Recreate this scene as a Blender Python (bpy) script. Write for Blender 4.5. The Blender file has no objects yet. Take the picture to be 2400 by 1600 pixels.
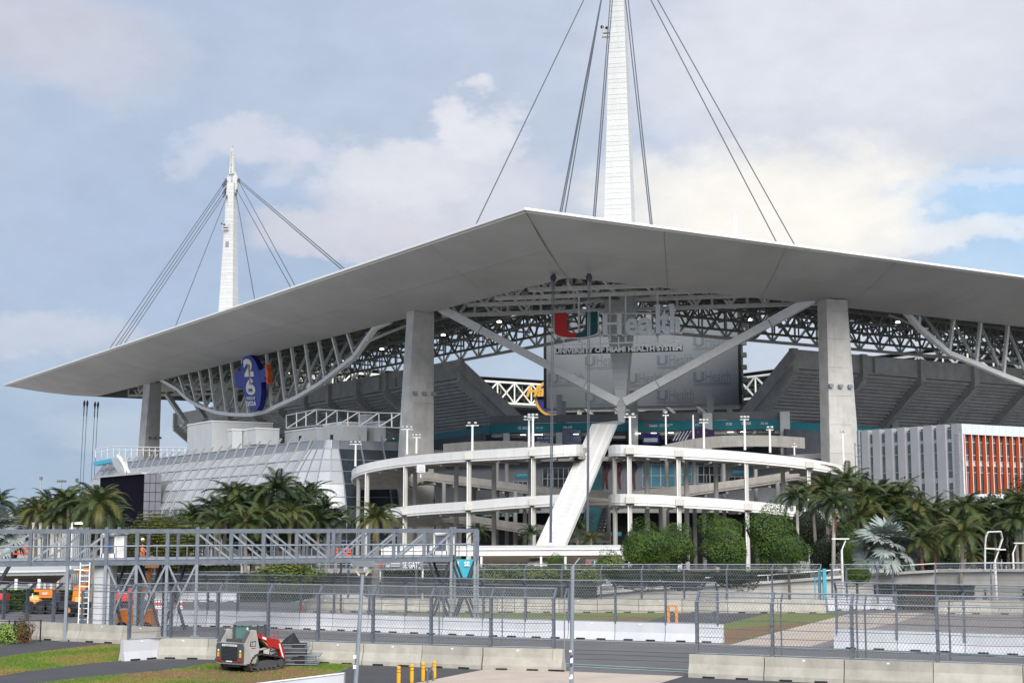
import bpy, math, random
from mathutils import Vector, Matrix
V = Vector
SC = bpy.context.scene
COL = SC.collection
rnd = random.Random(7)
# ------------------------------------------------------------------ camera
FPX, CX, CY, CAMH, HORIZON = 3400.0, 1200.0, 800.0, 6.9, 1227.0
TH = math.atan((HORIZON - CY) / FPX)
cam_d = bpy.data.cameras.new('camera'); cam = bpy.data.objects.new('camera', cam_d); COL.objects.link(cam)
cam_d.sensor_width = 36.0; cam_d.lens = 36.0 * FPX / 2400.0
cam_d.clip_start = 0.5; cam_d.clip_end = 6000
cam.location = (0, 0, CAMH); cam.rotation_euler = (math.pi / 2 + TH, 0, 0)
SC.camera = cam
SC.view_settings.view_transform = 'Standard'; SC.view_settings.look = 'None'
SC.view_settings.exposure = 0.0; SC.view_settings.gamma = 1.0; SC.view_settings.use_curve_mapping = False
SUN_EL, SUN_AZ = math.radians(36), math.radians(170)      # azimuth clockwise from +Y: light comes from the right, a little behind the camera
sd = bpy.data.lights.new('sun', 'SUN'); sd.energy = 4.7; sd.angle = math.radians(44); sd.color = (1.0, 0.965, 0.91)
so = bpy.data.objects.new('sun', sd); COL.objects.link(so)
sdir = V((math.sin(SUN_AZ) * math.cos(SUN_EL), math.cos(SUN_AZ) * math.cos(SUN_EL), math.sin(SUN_EL)))
so.rotation_euler = sdir.to_track_quat('Z', 'Y').to_euler(); so.location = (60, -60, 90)

def ray(px, py):
    a = (px - CX) / FPX; b = (CY - py) / FPX
    return V((a, math.cos(TH) - b * math.sin(TH), math.sin(TH) + b * math.cos(TH)))
def P(px, py, Y):                     # world point seen at a photo pixel, Y metres ahead
    d = ray(px, py); k = Y / d.y
    return V((d.x * k, Y, CAMH + d.z * k))
def PZ(px, py, z):                    # ... at height z
    d = ray(px, py); k = (z - CAMH) / d.z
    return V((d.x * k, d.y * k, z))
def G(px, py, z=0.0): return PZ(px, py, z)
def PV(px, py, o, n):                 # ... on a plane
    d = ray(px, py); c = V((0, 0, CAMH)); k = (o - c).dot(n) / d.dot(n)
    return c + d * k

# ------------------------------------------------------------------ world
def s2l(c):
    c = c / 255.0
    return c / 12.92 if c <= 0.04045 else ((c + 0.055) / 1.055) ** 2.4
def rgb(r, g, b): return (s2l(r), s2l(g), s2l(b), 1.0)
W = bpy.data.worlds.new('World'); SC.world = W; W.use_nodes = True
nt = W.node_tree; nt.nodes.clear(); N = nt.nodes; LK = nt.links
def mth(op, a, b=None, c=None, clamp=False):
    n = N.new('ShaderNodeMath'); n.operation = op; n.use_clamp = clamp
    for i, v in enumerate((a, b, c)):
        if v is None: continue
        if isinstance(v, (int, float)): n.inputs[i].default_value = v
        else: LK.new(v, n.inputs[i])
    return n.outputs[0]
out = N.new('ShaderNodeOutputWorld'); bg = N.new('ShaderNodeBackground'); LK.new(bg.outputs[0], out.inputs[0])
SKY_STR = 0.1
bg.inputs['Strength'].default_value = SKY_STR
sky = N.new('ShaderNodeTexSky'); sky.sky_type = 'NISHITA'; sky.sun_disc = False
sky.sun_elevation = SUN_EL; sky.sun_rotation = SUN_AZ; sky.air_density = 1.0; sky.dust_density = 1.5
tc = N.new('ShaderNodeTexCoord')
sep = N.new('ShaderNodeSeparateXYZ'); LK.new(tc.outputs['Generated'], sep.inputs[0])
az = mth('ARCTAN2', sep.outputs[0], sep.outputs[1]); el = mth('ARCSINE', sep.outputs[2])
mp = N.new('ShaderNodeMapping'); LK.new(tc.outputs['Generated'], mp.inputs[0]); mp.inputs['Scale'].default_value = (1, 1, 1.7)
def noise(scale, detail, rough=0.55, off=0.0):
    n = N.new('ShaderNodeTexNoise'); n.inputs['Scale'].default_value = scale; n.inputs['Detail'].default_value = detail
    n.inputs['Roughness'].default_value = rough
    m = N.new('ShaderNodeMapping'); LK.new(mp.outputs[0], m.inputs[0]); m.inputs['Location'].default_value = (off, off * 2, off)
    LK.new(m.outputs[0], n.inputs['Vector']); return n
nA = noise(7.0, 9, 0.6, 3.1); nB = noise(26.0, 8, 0.62, 1.7); nC = noise(3.0, 6, 0.55, 9.3)
sA = N.new('ShaderNodeSeparateColor'); LK.new(nA.outputs['Color'], sA.inputs[0])
sB = N.new('ShaderNodeSeparateColor'); LK.new(nB.outputs['Color'], sB.inputs[0])
def warp(base, ca, cb, ka, kb):
    t = mth('MULTIPLY_ADD', mth('SUBTRACT', ca, 0.5), ka, base)
    return mth('MULTIPLY_ADD', mth('SUBTRACT', cb, 0.5), kb, t)
waz = warp(az, sA.outputs[0], sB.outputs[0], 0.13, 0.045)
wel = warp(el, sA.outputs[1], sB.outputs[1], 0.085, 0.035)
def mixc(fac, a, b):
    n = N.new('ShaderNodeMix'); n.data_type = 'RGBA'
    if isinstance(fac, (int, float)): n.inputs[0].default_value = fac
    else: LK.new(fac, n.inputs[0])
    for i, v in ((6, a), (7, b)):
        if isinstance(v, tuple): n.inputs[i].default_value = v
        else: LK.new(v, n.inputs[i])
    return n.outputs[2]
def sc10(c): return (c[0] / SKY_STR, c[1] / SKY_STR, c[2] / SKY_STR, 1)
# broken high cloud over the whole dome: pale lavender-grey above, bluer towards the horizon
elr = N.new('ShaderNodeMapRange'); LK.new(el, elr.inputs[0]); elr.inputs[1].default_value = 0.0; elr.inputs[2].default_value = 0.42
veil_lo = sc10(rgb(162, 187, 214)); veil_hi = sc10(rgb(192, 205, 229))
veil = mixc(elr.outputs[0], veil_lo, veil_hi)
ncf = N.new('ShaderNodeMapRange'); LK.new(nC.outputs[0], ncf.inputs[0]); ncf.inputs[1].default_value = 0.35; ncf.inputs[2].default_value = 0.7
veil = mixc(mth('MULTIPLY', ncf.outputs[0], 0.55), veil, sc10(rgb(214, 219, 232)))
azr = N.new('ShaderNodeMapRange'); LK.new(az, azr.inputs[0]); azr.inputs[1].default_value = -0.05; azr.inputs[2].default_value = 0.3; azr.interpolation_type = 'SMOOTHSTEP'
veil = mixc(mth('MULTIPLY', azr.outputs[0], 0.6), veil, sc10(rgb(229, 232, 240)))
col = mixc(0.9, sky.outputs[0], veil)
def blob(col, px, py, rx, ry, c, soft=0.5, amt=1.0, w=True):
    d = ray(px, py).normalized(); a0 = math.atan2(d.x, d.y); e0 = math.asin(d.z); ra = rx / FPX; re = ry / FPX
    a = mth('MULTIPLY', mth('SUBTRACT', waz if w else az, a0), 1 / ra); e = mth('MULTIPLY', mth('SUBTRACT', wel if w else el, e0), 1 / re)
    r2 = mth('ADD', mth('MULTIPLY', a, a), mth('MULTIPLY', e, e))
    m = N.new('ShaderNodeMapRange'); m.interpolation_type = 'SMOOTHSTEP'; LK.new(r2, m.inputs[0])
    m.inputs[1].default_value = 1.0; m.inputs[2].default_value = max(0.0, 1.0 - soft); m.inputs[3].default_value = 0.0; m.inputs[4].default_value = amt
    return mixc(m.outputs[0], col, sc10(rgb(*c)))
col = blob(col, 300, 560, 520, 330, (176, 194, 222), 0.9, 0.65)
col = blob(col, 180, 90, 330, 160, (206, 209, 222), 1.0, 0.8)
col = blob(col, 60, 30, 260, 120, (204, 206, 218), 1.0, 0.5)
col = blob(col, 1050, 470, 360, 190, (216, 219, 231), 0.75, 0.95)
col = blob(col, 930, 400, 230, 110, (227, 229, 237), 0.8, 0.9)
col = blob(col, 1150, 320, 130, 85, (231, 232, 240), 0.9, 0.95)
col = blob(col, 1085, 250, 75, 70, (231, 232, 240), 0.9, 0.95)
col = blob(col, 800, 560, 260, 80, (216, 216, 226), 0.8, 0.8)
col = blob(col, 690, 335, 100, 55, (219, 221, 233), 1.0, 0.8)
col = blob(col, 640, 400, 90, 60, (208, 214, 229), 1.0, 0.6)
col = blob(col, 530, 300, 150, 60, (217, 220, 233), 1.0, 0.8)
col = blob(col, 410, 360, 70, 80, (212, 217, 231), 1.0, 0.7)
col = blob(col, 90, 800, 260, 75, (201, 209, 224), 0.8, 0.9)
col = blob(col, 330, 1010, 260, 60, (190, 204, 222), 0.8, 0.7)
col = blob(col, 1950, 140, 700, 260, (229, 231, 240), 0.9, 0.8)
col = blob(col, 1820, 300, 330, 70, (213, 219, 231), 0.9, 0.7)
col = blob(col, 1800, 480, 520, 190, (252, 249, 243), 0.9, 1.0)
col = blob(col, 2350, 500, 300, 150, (182, 215, 247), 0.85, .95)
col = blob(col, 2230, 640, 420, 50, (190, 217, 244), 0.9, 0.85)
col = blob(col, 1990, 500, 250, 85, (254, 251, 244), 0.9, .9)
col = blob(col, 2180, 545, 300, 45, (244, 244, 244), 0.98, 0.75)
col = blob(col, 2330, 420, 200, 30, (226, 233, 245), 0.98, 0.6)
gr = N.new('ShaderNodeMapRange'); LK.new(sB.outputs[2], gr.inputs[0]); gr.inputs[1].default_value = .3; gr.inputs[2].default_value = .7; gr.inputs[3].default_value = .955; gr.inputs[4].default_value = 1.045
vm_ = N.new('ShaderNodeVectorMath'); vm_.operation = 'SCALE'; LK.new(col, vm_.inputs[0]); LK.new(gr.outputs[0], vm_.inputs['Scale']); col = vm_.outputs[0]
# the overcast dome above and behind the camera carries on at the brightness of the lit clouds
LK.new(col, bg.inputs['Color'])

# ------------------------------------------------------------------ materials
MATS = {}
def mat(name, c, rough=0.6, metal=0.0, var=0.0, vscale=2.0, c2=None, streak=0.0, bump=0.0, bscale=30.0, spec=None, emit=None, estr=0.0, alpha=1.0, trans=0.0, speckle=0.0, rand=0.0):
    if name in MATS: return MATS[name]
    m = bpy.data.materials.new(name); m.use_nodes = True; t = m.node_tree; nd = t.nodes; lk = t.links
    b = nd['Principled BSDF']
    c = tuple(c[:3]) + (1.0,)
    b.inputs['Base Color'].default_value = c; b.inputs['Roughness'].default_value = rough; b.inputs['Metallic'].default_value = metal
    if spec is not None: b.inputs['Specular IOR Level'].default_value = spec
    if trans: b.inputs['Transmission Weight'].default_value = trans
    if alpha < 1: b.inputs['Alpha'].default_value = alpha
    if emit: b.inputs['Emission Color'].default_value = tuple(emit[:3]) + (1,); b.inputs['Emission Strength'].default_value = estr
    if var or streak or bump or speckle or rand:
        g = nd.new('ShaderNodeNewGeometry'); cur = None
        def nz(scale, det, sx=(1, 1, 1), rg=0.6):
            mpn = nd.new('ShaderNodeMapping'); mpn.inputs['Scale'].default_value = sx; lk.new(g.outputs['Position'], mpn.inputs[0])
            n = nd.new('ShaderNodeTexNoise'); n.inputs['Scale'].default_value = scale; n.inputs['Detail'].default_value = det; n.inputs['Roughness'].default_value = rg
            lk.new(mpn.outputs[0], n.inputs['Vector']); return n.outputs[0]
        def rng(o, a, b_, lo, hi):
            r = nd.new('ShaderNodeMapRange'); lk.new(o, r.inputs[0]); r.inputs[1].default_value = a; r.inputs[2].default_value = b_; r.inputs[3].default_value = lo; r.inputs[4].default_value = hi
            return r.outputs[0]
        def mx(f, a, b_):
            n = nd.new('ShaderNodeMix'); n.data_type = 'RGBA'; lk.new(f, n.inputs[0])
            for i, v in ((6, a), (7, b_)):
                if isinstance(v, tuple): n.inputs[i].default_value = v
                else: lk.new(v, n.inputs[i])
            return n.outputs[2]
        cur = c
        if var:
            d = c2 and tuple(c2[:3]) + (1,) or tuple(x * (1 - var) for x in c[:3]) + (1,)
            f = rng(nz(vscale, 7), 0.38, 0.66, 0.0, 1.0)
            cur = mx(f, cur, d)
            if not c2:
                cur = mx(rng(nz(vscale * 5.3, 4), 0.45, 0.75, 0.0, var), cur, tuple(min(1, x * (1 + var * .6)) for x in c[:3]) + (1,))
        if streak:
            f = rng(nz(1.3, 5, (1, 1, 0.07)), 0.5, 0.78, 0.0, streak)
            cur = mx(f, cur, tuple(x * 0.45 for x in c[:3]) + (1,))
        if speckle:
            f = rng(nz(55.0, 3, (1, 1, 1), 0.7), 0.5, 0.75, 0.0, speckle)
            cur = mx(f, cur, tuple(min(1, x * 2.0) for x in c[:3]) + (1,))
        if rand:
            oi = nd.new('ShaderNodeObjectInfo'); f = rng(oi.outputs['Random'], 0, 1, 1 - rand, 1 + rand); hs = nd.new('ShaderNodeHueSaturation'); lk.new(f, hs.inputs['Value'])
            if isinstance(cur, tuple): hs.inputs['Color'].default_value = cur
            else: lk.new(cur, hs.inputs['Color'])
            cur = hs.outputs[0]
        if not isinstance(cur, tuple): lk.new(cur, b.inputs['Base Color'])
        if bump:
            bp = nd.new('ShaderNodeBump'); bp.inputs['Strength'].default_value = bump; bp.inputs['Distance'].default_value = 0.05
            lk.new(nz(bscale, 5), bp.inputs['Height']); lk.new(bp.outputs[0], b.inputs['Normal'])
    MATS[name] = m
    return m
M = {}
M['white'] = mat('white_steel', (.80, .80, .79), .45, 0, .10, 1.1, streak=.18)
M['mast'] = mat('mast_cladding', (.56, .57, .56), .5, 0, .05, .8, rand=.03, streak=.10)
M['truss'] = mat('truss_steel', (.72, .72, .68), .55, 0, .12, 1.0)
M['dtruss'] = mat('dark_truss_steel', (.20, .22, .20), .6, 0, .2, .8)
M['deck'] = mat('roof_deck', (.035, .042, .055), .75, 0, .3, .6)
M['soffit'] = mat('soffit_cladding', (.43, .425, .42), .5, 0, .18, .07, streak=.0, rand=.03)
M['lip'] = mat('canopy_edge', (.82, .82, .81), .45)
M['conc'] = mat('pillar_concrete', (.54, .525, .50), .85, 0, .18, .5, rand=.06, streak=.35, bump=.15, bscale=6)
M['dconc'] = mat('stand_concrete', (.55, .55, .54), .88, 0, .22, .5, rand=.08, streak=.35, bump=.15, bscale=6)
M['rconc'] = mat('ramp_concrete', (.36, .345, .32), .88, 0, .2, .7, streak=.35, bump=.15, bscale=8)
M['rwhite'] = mat('ramp_white_panel', (.72, .715, .70), .5, 0, .05, .9, rand=.03, streak=.20)
M['cable'] = mat('cable_steel', (.10, .11, .13), .5, .3)
M['black'] = mat('black_paint', (.012, .012, .014), .55)
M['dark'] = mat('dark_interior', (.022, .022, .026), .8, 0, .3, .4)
M['wall'] = mat('painted_wall', (.24, .255, .28), .7, 0, .1, .5)
M['teal'] = mat('teal_fascia', (.0, .17, .21), .5, 0, .1, .6)
M['teal2'] = mat('bright_teal_sign', (.03, .34, .45), .5)
M['lampw'] = mat('lamp_glow', (.9, .9, .85), .4, emit=(1, .93, .8), estr=6.0)
M['glass'] = mat('dark_glass', (.03, .04, .05), .08, 0, spec=.9)
M['gglass'] = mat('cyan_glass', (.08, .25, .33), .08, 0, spec=.9)
M['screen'] = mat('dark_led_screen', (.006, .005, .014), .95, 0, .4, .3, spec=.08)
M['letters'] = mat('grey_letter_face', (.50, .52, .53), .5, .1)
M['board'] = mat('banner_mesh_grey', (.185, .20, .215), .8, 0, .08, .2)
M['signlet'] = mat('sign_letter_face', (.72, .74, .75), .45, .1)
M['print'] = mat('banner_print_grey', (.10, .13, .145), .8)
M['red'] = mat('red_paint', (.52, .012, .008), .45)
M['green'] = mat('dark_green_paint', (.0, .07, .075), .45)
M['blue'] = mat('blue_sign_face', (.008, .025, .30), .45)
M['blue2'] = mat('blue_sign_edge', (.005, .012, .17), .5)
M['gold'] = mat('gold_print', (.42, .22, .05), .4, .3)
M['orange'] = mat('orange_paint', (.72, .13, .02), .5, 0, .12, 1.5)
M['signw'] = mat('white_letters', (.78, .79, .80), .5)
M['galv'] = mat('galvanised_steel', (.16, .185, .225), .5, .4, .25, 3.0)
M['galvl'] = mat('galvanised_light', (.29, .325, .37), .45, .4, .15, 3.0)
M['wire'] = mat('fence_wire', (.26, .27, .28), .5, .4)

# ------------------------------------------------------------------ geometry helpers
class MB:
    def __init__(s): s.v = []; s.f = []
    def add(s, vs, fs):
        o = len(s.v); s.v.extend([tuple(x) for x in vs]); s.f.extend([tuple(i + o for i in f) for f in fs]); return s
    def hexa(s, a):                       # 8 points: bottom 4 then top 4
        return s.add(a, [(3, 2, 1, 0), (4, 5, 6, 7), (0, 1, 5, 4), (1, 2, 6, 5), (2, 3, 7, 6), (3, 0, 4, 7)])
    def box(s, c, sz, rz=0.0):
        c = V(c); hx, hy, hz = sz[0] / 2, sz[1] / 2, sz[2] / 2; co, si = math.cos(rz), math.sin(rz)
        a = []
        for z in (-hz, hz):
            for x, y in ((-hx, -hy), (hx, -hy), (hx, hy), (-hx, hy)):
                a.append(c + V((x * co - y * si, x * si + y * co, z)))
        return s.hexa(a)
    def bx(s, x0, x1, y0, y1, z0, z1): return s.box(((x0 + x1) / 2, (y0 + y1) / 2, (z0 + z1) / 2), (x1 - x0, y1 - y0, z1 - z0))
    def beam(s, p, q, w, h=None, up=V((0, 0, 1)), w2=None, h2=None):
        p, q = V(p), V(q); h = h or w; d = (q - p)
        if d.length < 1e-6: return s
        d.normalize()
        x = d.cross(up)
        if x.length < 1e-3: x = d.cross(V((0, 1, 0)))
        x.normalize(); y = x.cross(d).normalized(); w2 = w2 or w; h2 = h2 or h
        a = []
        for o, ww, hh in ((p, w, h), (q, w2, h2)):
            for i, j in ((-1, -1), (1, -1), (1, 1), (-1, 1)): a.append(o + x * (i * ww / 2) + y * (j * hh / 2))
        return s.hexa(a)
    def tube(s, p, q, r0, r1=None, n=6, cap=True):
        p, q = V(p), V(q); r1 = r0 if r1 is None else r1; d = (q - p)
        if d.length < 1e-6: return s
        d.normalize()
        x = d.cross(V((0, 0, 1)))
        if x.length < 1e-3: x = V((1, 0, 0))
        x.normalize(); y = d.cross(x)
        a = []
        for o, r in ((p, r0), (q, r1)):
            for k in range(n):
                t = 2 * math.pi * k / n; a.append(o + x * (r * math.cos(t)) + y * (r * math.sin(t)))
        f = [(k, (k + 1) % n, n + (k + 1) % n, n + k) for k in range(n)]
        if cap: f += [tuple(range(n - 1, -1, -1)), tuple(range(n, 2 * n))]
        return s.add(a, f)
    def path(s, pts, r, n=5):
        for a, b in zip(pts, pts[1:]): s.tube(a, b, r, n=n)
        return s
    def bpath(s, pts, w, h=None):
        for a, b in zip(pts, pts[1:]):
            a, b = V(a), V(b); e = (b - a).normalized() * (w * .2); s.beam(a - e, b + e, w, h)
        return s
    def ext(s, pts, d):                   # polygon (list of points) extruded by vector d
        n = len(pts); d = V(d); a = [V(p) for p in pts] + [V(p) + d for p in pts]
        return s.add(a, [tuple(range(n - 1, -1, -1)), tuple(range(n, 2 * n))] + [(k, (k + 1) % n, n + (k + 1) % n, n + k) for k in range(n)])
    def lathe(s, c, prof, n=12):
        c = V(c); o = []
        for r, z in prof:
            for k in range(n):
                t = 2 * math.pi * k / n; o.append(c + V((r * math.cos(t), r * math.sin(t), z)))
        f = []
        for i in range(len(prof) - 1):
            for k in range(n): f.append((i * n + k, i * n + (k + 1) % n, (i + 1) * n + (k + 1) % n, (i + 1) * n + k))
        f.append(tuple(range(n - 1, -1, -1))); f.append(tuple((len(prof) - 1) * n + k for k in range(n)))
        return s.add(o, f)
    def sphere(s, c, r, n=8, m=5, sz=1.0):
        return s.lathe(c, [(max(.001, r * math.sin(math.pi * i / m)), -r * sz * math.cos(math.pi * i / m)) for i in range(m + 1)], n)
    def mesh(s, name, m, smooth=False):
        me = bpy.data.meshes.new(name); me.from_pydata(s.v, [], s.f)
        if m is not None: me.materials.append(m)
        if smooth: me.polygons.foreach_set('use_smooth', [True] * len(me.polygons))
        me.update(); return me
    def build(s, name, m, parent=None, smooth=False, kind=None):
        return place(name, s.mesh(name, m, smooth), parent, kind=kind)
def tot(o):
    t = V((0, 0, 0))
    while o is not None: t = t + o.location; o = o.parent
    return t
def place(name, me, parent=None, loc=(0, 0, 0), rot=None, scale=None, kind=None, label=None):
    o = bpy.data.objects.new(name, me); COL.objects.link(o)
    o.location = V(loc) - (tot(parent) if parent is not None else V((0, 0, 0))); o.parent = parent
    if rot: o.rotation_euler = rot
    if scale is not None: o.scale = scale if not isinstance(scale, (int, float)) else (scale,) * 3
    if kind: o['kind'] = kind
    if label: o['label'] = label
    return o
def tag(o, label, cat, group=None, kind=None):
    o['label'] = label; o['category'] = cat
    if group: o['group'] = group
    if kind: o['kind'] = kind
    return o
def thing(name, label, cat, loc=(0, 0, 0), group=None):
    o = bpy.data.objects.new(name, None); COL.objects.link(o); o.location = V(loc); o.empty_display_size = .3
    return tag(o, label, cat, group)
def copy_tree(o, parent=None):
    c = o.copy(); COL.objects.link(c); c.parent = parent
    for ch in list(o.children): copy_tree(ch, c)
    return c
TXT = {}
def text_mesh(s, bold=0.0, shear=0.0):
    k = (s, bold, shear)
    if k in TXT: return TXT[k]
    cu = bpy.data.curves.new('txt', 'FONT'); cu.body = s; cu.offset = bold; cu.shear = shear; cu.resolution_u = 3
    ob = bpy.data.objects.new('txt', cu); me = ob.to_mesh()
    vs = [v.co.copy() for v in me.vertices]; fs = [tuple(p.vertices) for p in me.polygons]
    ob.to_mesh_clear(); bpy.data.objects.remove(ob); bpy.data.curves.remove(cu)
    x0 = min(v.x for v in vs); x1 = max(v.x for v in vs); y0 = min(v.y for v in vs); y1 = max(v.y for v in vs)
    TXT[k] = ([((v.x - x0) / (x1 - x0), (v.y - y0) / (y1 - y0)) for v in vs], fs); return TXT[k]
def text(s, name, m, parent, o, xd, ud, n, depth=0.03, bold=0.0, shear=0.0, label=None):
    """text filling the parallelogram o, o+xd, o+ud; n = outward normal; raised by depth"""
    vs, fs = text_mesh(s, bold, shear); o, xd, ud, n = V(o), V(xd), V(ud), V(n).normalized()
    mb = MB(); mb.add([o + xd * a + ud * b + n * depth for a, b in vs], fs)
    if depth > 0.08:
        ec = {}
        for f in fs:
            for a, b in zip(f, f[1:] + f[:1]):
                k = (min(a, b), max(a, b)); ec[k] = ec.get(k, 0) + 1
        bv = [(a, b) for (a, b), q in ec.items() if q == 1]
        vv = []; ff = []
        for a, b in bv:
            i = len(vv)
            for q in (a, b): vv.append(o + xd * vs[q][0] + ud * vs[q][1] + n * depth); vv.append(o + xd * vs[q][0] + ud * vs[q][1])
            ff.append((i, i + 2, i + 3, i + 1))
        mb.add(vv, ff)
    ob = mb.build(name, m, parent)
    if label: ob['label'] = label
    return ob
# ------------------------------------------------------------------ stadium frame of reference
C1 = PZ(1230, 487, 45.0); C2 = PZ(8, 901, 45.0)
uL = (C2 - C1); LEN = uL.length; uL.normalize(); uR = V((uL.y, -uL.x, 0))
def S(s, t, z): return V((C1.x, C1.y, 0)) + uL * s + uR * t + V((0, 0, z))
def toST(p):
    d = V((p.x - C1.x, p.y - C1.y, 0)); return d.dot(uL), d.dot(uR)
WID = 235.0
UP = V((0, 0, 1))
# ---- canopy
can = thing('stadium_canopy', 'huge pale grey flying roof canopy with thin white edge over the stadium', 'canopy', (C1.x, C1.y, 0))
def ring(d, z): return [S(d, d, z), S(LEN - d, d, z), S(LEN - d, WID - d, z), S(d, WID - d, z)]
sec = [(0.0, 44.7), (2.5, 44.15), (6.0, 43.3), (10.0, 42.45), (15.0, 41.6), (20.0, 41.1)]
def lerp(a, b, t): return a + (b - a) * t
lipb = MB()
for i in range(4):
    a0, b0 = ring(0, 44.76)[i], ring(0, 44.76)[(i + 1) % 4]; a1, b1 = ring(0, 45.05)[i], ring(0, 45.05)[(i + 1) % 4]
    a2, b2 = ring(.5, 45.15)[i], ring(.5, 45.15)[(i + 1) % 4]; a3, b3 = ring(.5, 44.55)[i], ring(.5, 44.55)[(i + 1) % 4]
    lipb.add([a0, b0, b1, a1, a2, b2, a3, b3], [(0, 1, 2, 3), (3, 2, 5, 4), (0, 6, 7, 1)])
lipb.build('edge_fascia', M['lip'], can)
top = MB()
for d0, z0, d1, z1 in ((.4, 45.15, 20, 47.2), (20, 47.2, 60, 48.5)):
    r0, r1 = ring(d0, z0), ring(d1, z1)
    for i in range(4): top.add([r0[i], r0[(i + 1) % 4], r1[(i + 1) % 4], r1[i]], [(0, 1, 2, 3)])
top.build('roof_membrane', M['white'], can)
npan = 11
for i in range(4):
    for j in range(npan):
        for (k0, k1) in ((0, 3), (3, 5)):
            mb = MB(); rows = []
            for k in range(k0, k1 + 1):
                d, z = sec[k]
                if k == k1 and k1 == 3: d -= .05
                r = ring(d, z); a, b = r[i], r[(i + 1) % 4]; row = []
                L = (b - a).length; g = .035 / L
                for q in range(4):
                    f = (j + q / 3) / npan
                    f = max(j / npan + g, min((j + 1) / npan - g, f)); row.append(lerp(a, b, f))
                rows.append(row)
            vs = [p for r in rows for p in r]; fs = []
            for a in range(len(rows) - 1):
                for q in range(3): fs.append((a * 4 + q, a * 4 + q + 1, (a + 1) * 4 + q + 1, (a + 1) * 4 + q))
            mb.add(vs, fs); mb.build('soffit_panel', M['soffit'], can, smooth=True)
bk = MB()
for (d0, z0), (d1, z1) in zip(sec, sec[1:]):
    r0, r1 = ring(d0 + .3, z0 + .1), ring(d1, z1 + .1)
    for i in range(4): bk.add([r0[i], r0[(i + 1) % 4], r1[(i + 1) % 4], r1[i]], [(0, 1, 2, 3)])
r0, r1 = ring(20, 41.1), ring(20, 47)
for i in range(4): bk.add([r0[i], r0[(i + 1) % 4], r1[(i + 1) % 4], r1[i]], [(0, 1, 2, 3)])
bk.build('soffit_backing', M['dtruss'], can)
# stain along the corner mitre (dirt with a shape of its own)
stm = mat('mitre_dirt', (.24, .21, .18), .8, 0, .4, .6)
def mitre(i0, name='mitre_strip'):
    mb = MB(); pr = None
    for (d, z) in sec:
        c = ring(d, z - .03)[i0]; n = (ring(d, z)[(i0 + 1) % 4] - ring(d, z)[i0 - 1]).normalized(); w = .05 + .10 * (3 < d < 12)
        cur = (c - n * w, c + n * w)
        if pr: mb.add([pr[0], pr[1], cur[1], cur[0]], [(0, 1, 2, 3)])
        pr = cur
    mb.build(name, stm, can)
mitre(0); mitre(1)
dk = MB()
r0, r1 = ring(20, 46.2), ring(60, 47.6)
for i in range(4): dk.add([r0[i], r0[(i + 1) % 4], r1[(i + 1) % 4], r1[i]], [(0, 1, 2, 3)])
dk.build('roof_deck', M['deck'], can)
# steelwork under the deck
def lattice(mb, a, b, zt, zb, n, w, wd=None, kind='X', za=None):
    """truss between plan points a,b (heights given), n bays"""
    wd = wd or w * .7
    A, B = V((a.x, a.y, 0)), V((b.x, b.y, 0))
    mb.beam(A + UP * zt, B + UP * zt, w); mb.beam(A + UP * zb, B + UP * zb, w)
    for i in range(n + 1):
        p = lerp(A, B, i / n); mb.beam(p + UP * zb, p + UP * zt, wd)
        if i < n:
            q = lerp(A, B, (i + 1) / n); m = (p + q) / 2
            if kind == 'X': mb.beam(p + UP * zb, q + UP * zt, wd); mb.beam(p + UP * zt, q + UP * zb, wd)
            elif kind == 'W': mb.beam(p + UP * zt, m + UP * zb, wd); mb.beam(m + UP * zb, q + UP * zt, wd)
            elif kind == '/': mb.beam(p + UP * zb, q + UP * zt, wd)
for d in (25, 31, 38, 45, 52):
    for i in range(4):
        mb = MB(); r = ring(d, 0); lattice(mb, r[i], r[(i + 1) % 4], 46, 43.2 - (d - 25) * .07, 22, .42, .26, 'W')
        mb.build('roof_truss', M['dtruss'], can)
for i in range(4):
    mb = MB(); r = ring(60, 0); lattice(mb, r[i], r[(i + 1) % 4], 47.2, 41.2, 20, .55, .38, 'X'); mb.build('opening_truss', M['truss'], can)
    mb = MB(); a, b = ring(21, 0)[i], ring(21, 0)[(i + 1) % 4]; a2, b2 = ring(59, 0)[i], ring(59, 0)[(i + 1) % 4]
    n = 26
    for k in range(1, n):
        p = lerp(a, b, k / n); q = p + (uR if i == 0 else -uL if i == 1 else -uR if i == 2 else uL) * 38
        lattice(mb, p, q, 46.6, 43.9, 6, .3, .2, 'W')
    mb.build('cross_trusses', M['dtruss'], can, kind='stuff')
# pale corner steelwork round the near mast
MAST1 = V((17.4, 229.7, 0)); MAST2 = S(219, 46.5, 0)
dg = (uL + uR).normalized(); dx = V((dg.y, -dg.x, 0))       # inward diagonal, and rightwards along the corner
def corner_steel(mast):
    mb = MB()
    for off, half in ((-14, 12), (-7, 19), (-1, 25), (5, 31)):
        lattice(mb, mast + dg * off - dx * half, mast + dg * off + dx * half, 45.6, 42.3 if off < 0 else 41.6, int(half * .36), .6, .4, 'W')
    for k in range(-4, 5):
        a = mast + dx * (k * 5.6) + dg * (-18 + abs(k) * 2.4); lattice(mb, a, a + dg * (26 - abs(k) * 1.5), 45.2, 42.8, 3, .34, .24, 'W')
    return mb
corner_steel(MAST1).build('corner_truss', M['white'], can)
corner_steel(V((MAST2.x, MAST2.y, 0))).build('corner_truss', M['truss'], can)
# lamps under the roof
for px, py in ((1170, 753), (1039, 784), (895, 817), (800, 844), (1200, 735), (2104, 754), (2242, 768), (1757, 748), (674, 873)):
    a = PZ(px, py, 42.6); MB().lathe(a - UP * .2, [(.10, 0), (.42, .02), (.42, .2), (.12, .35)], 10).build('roof_lamp', M['lampw'], can)
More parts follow.
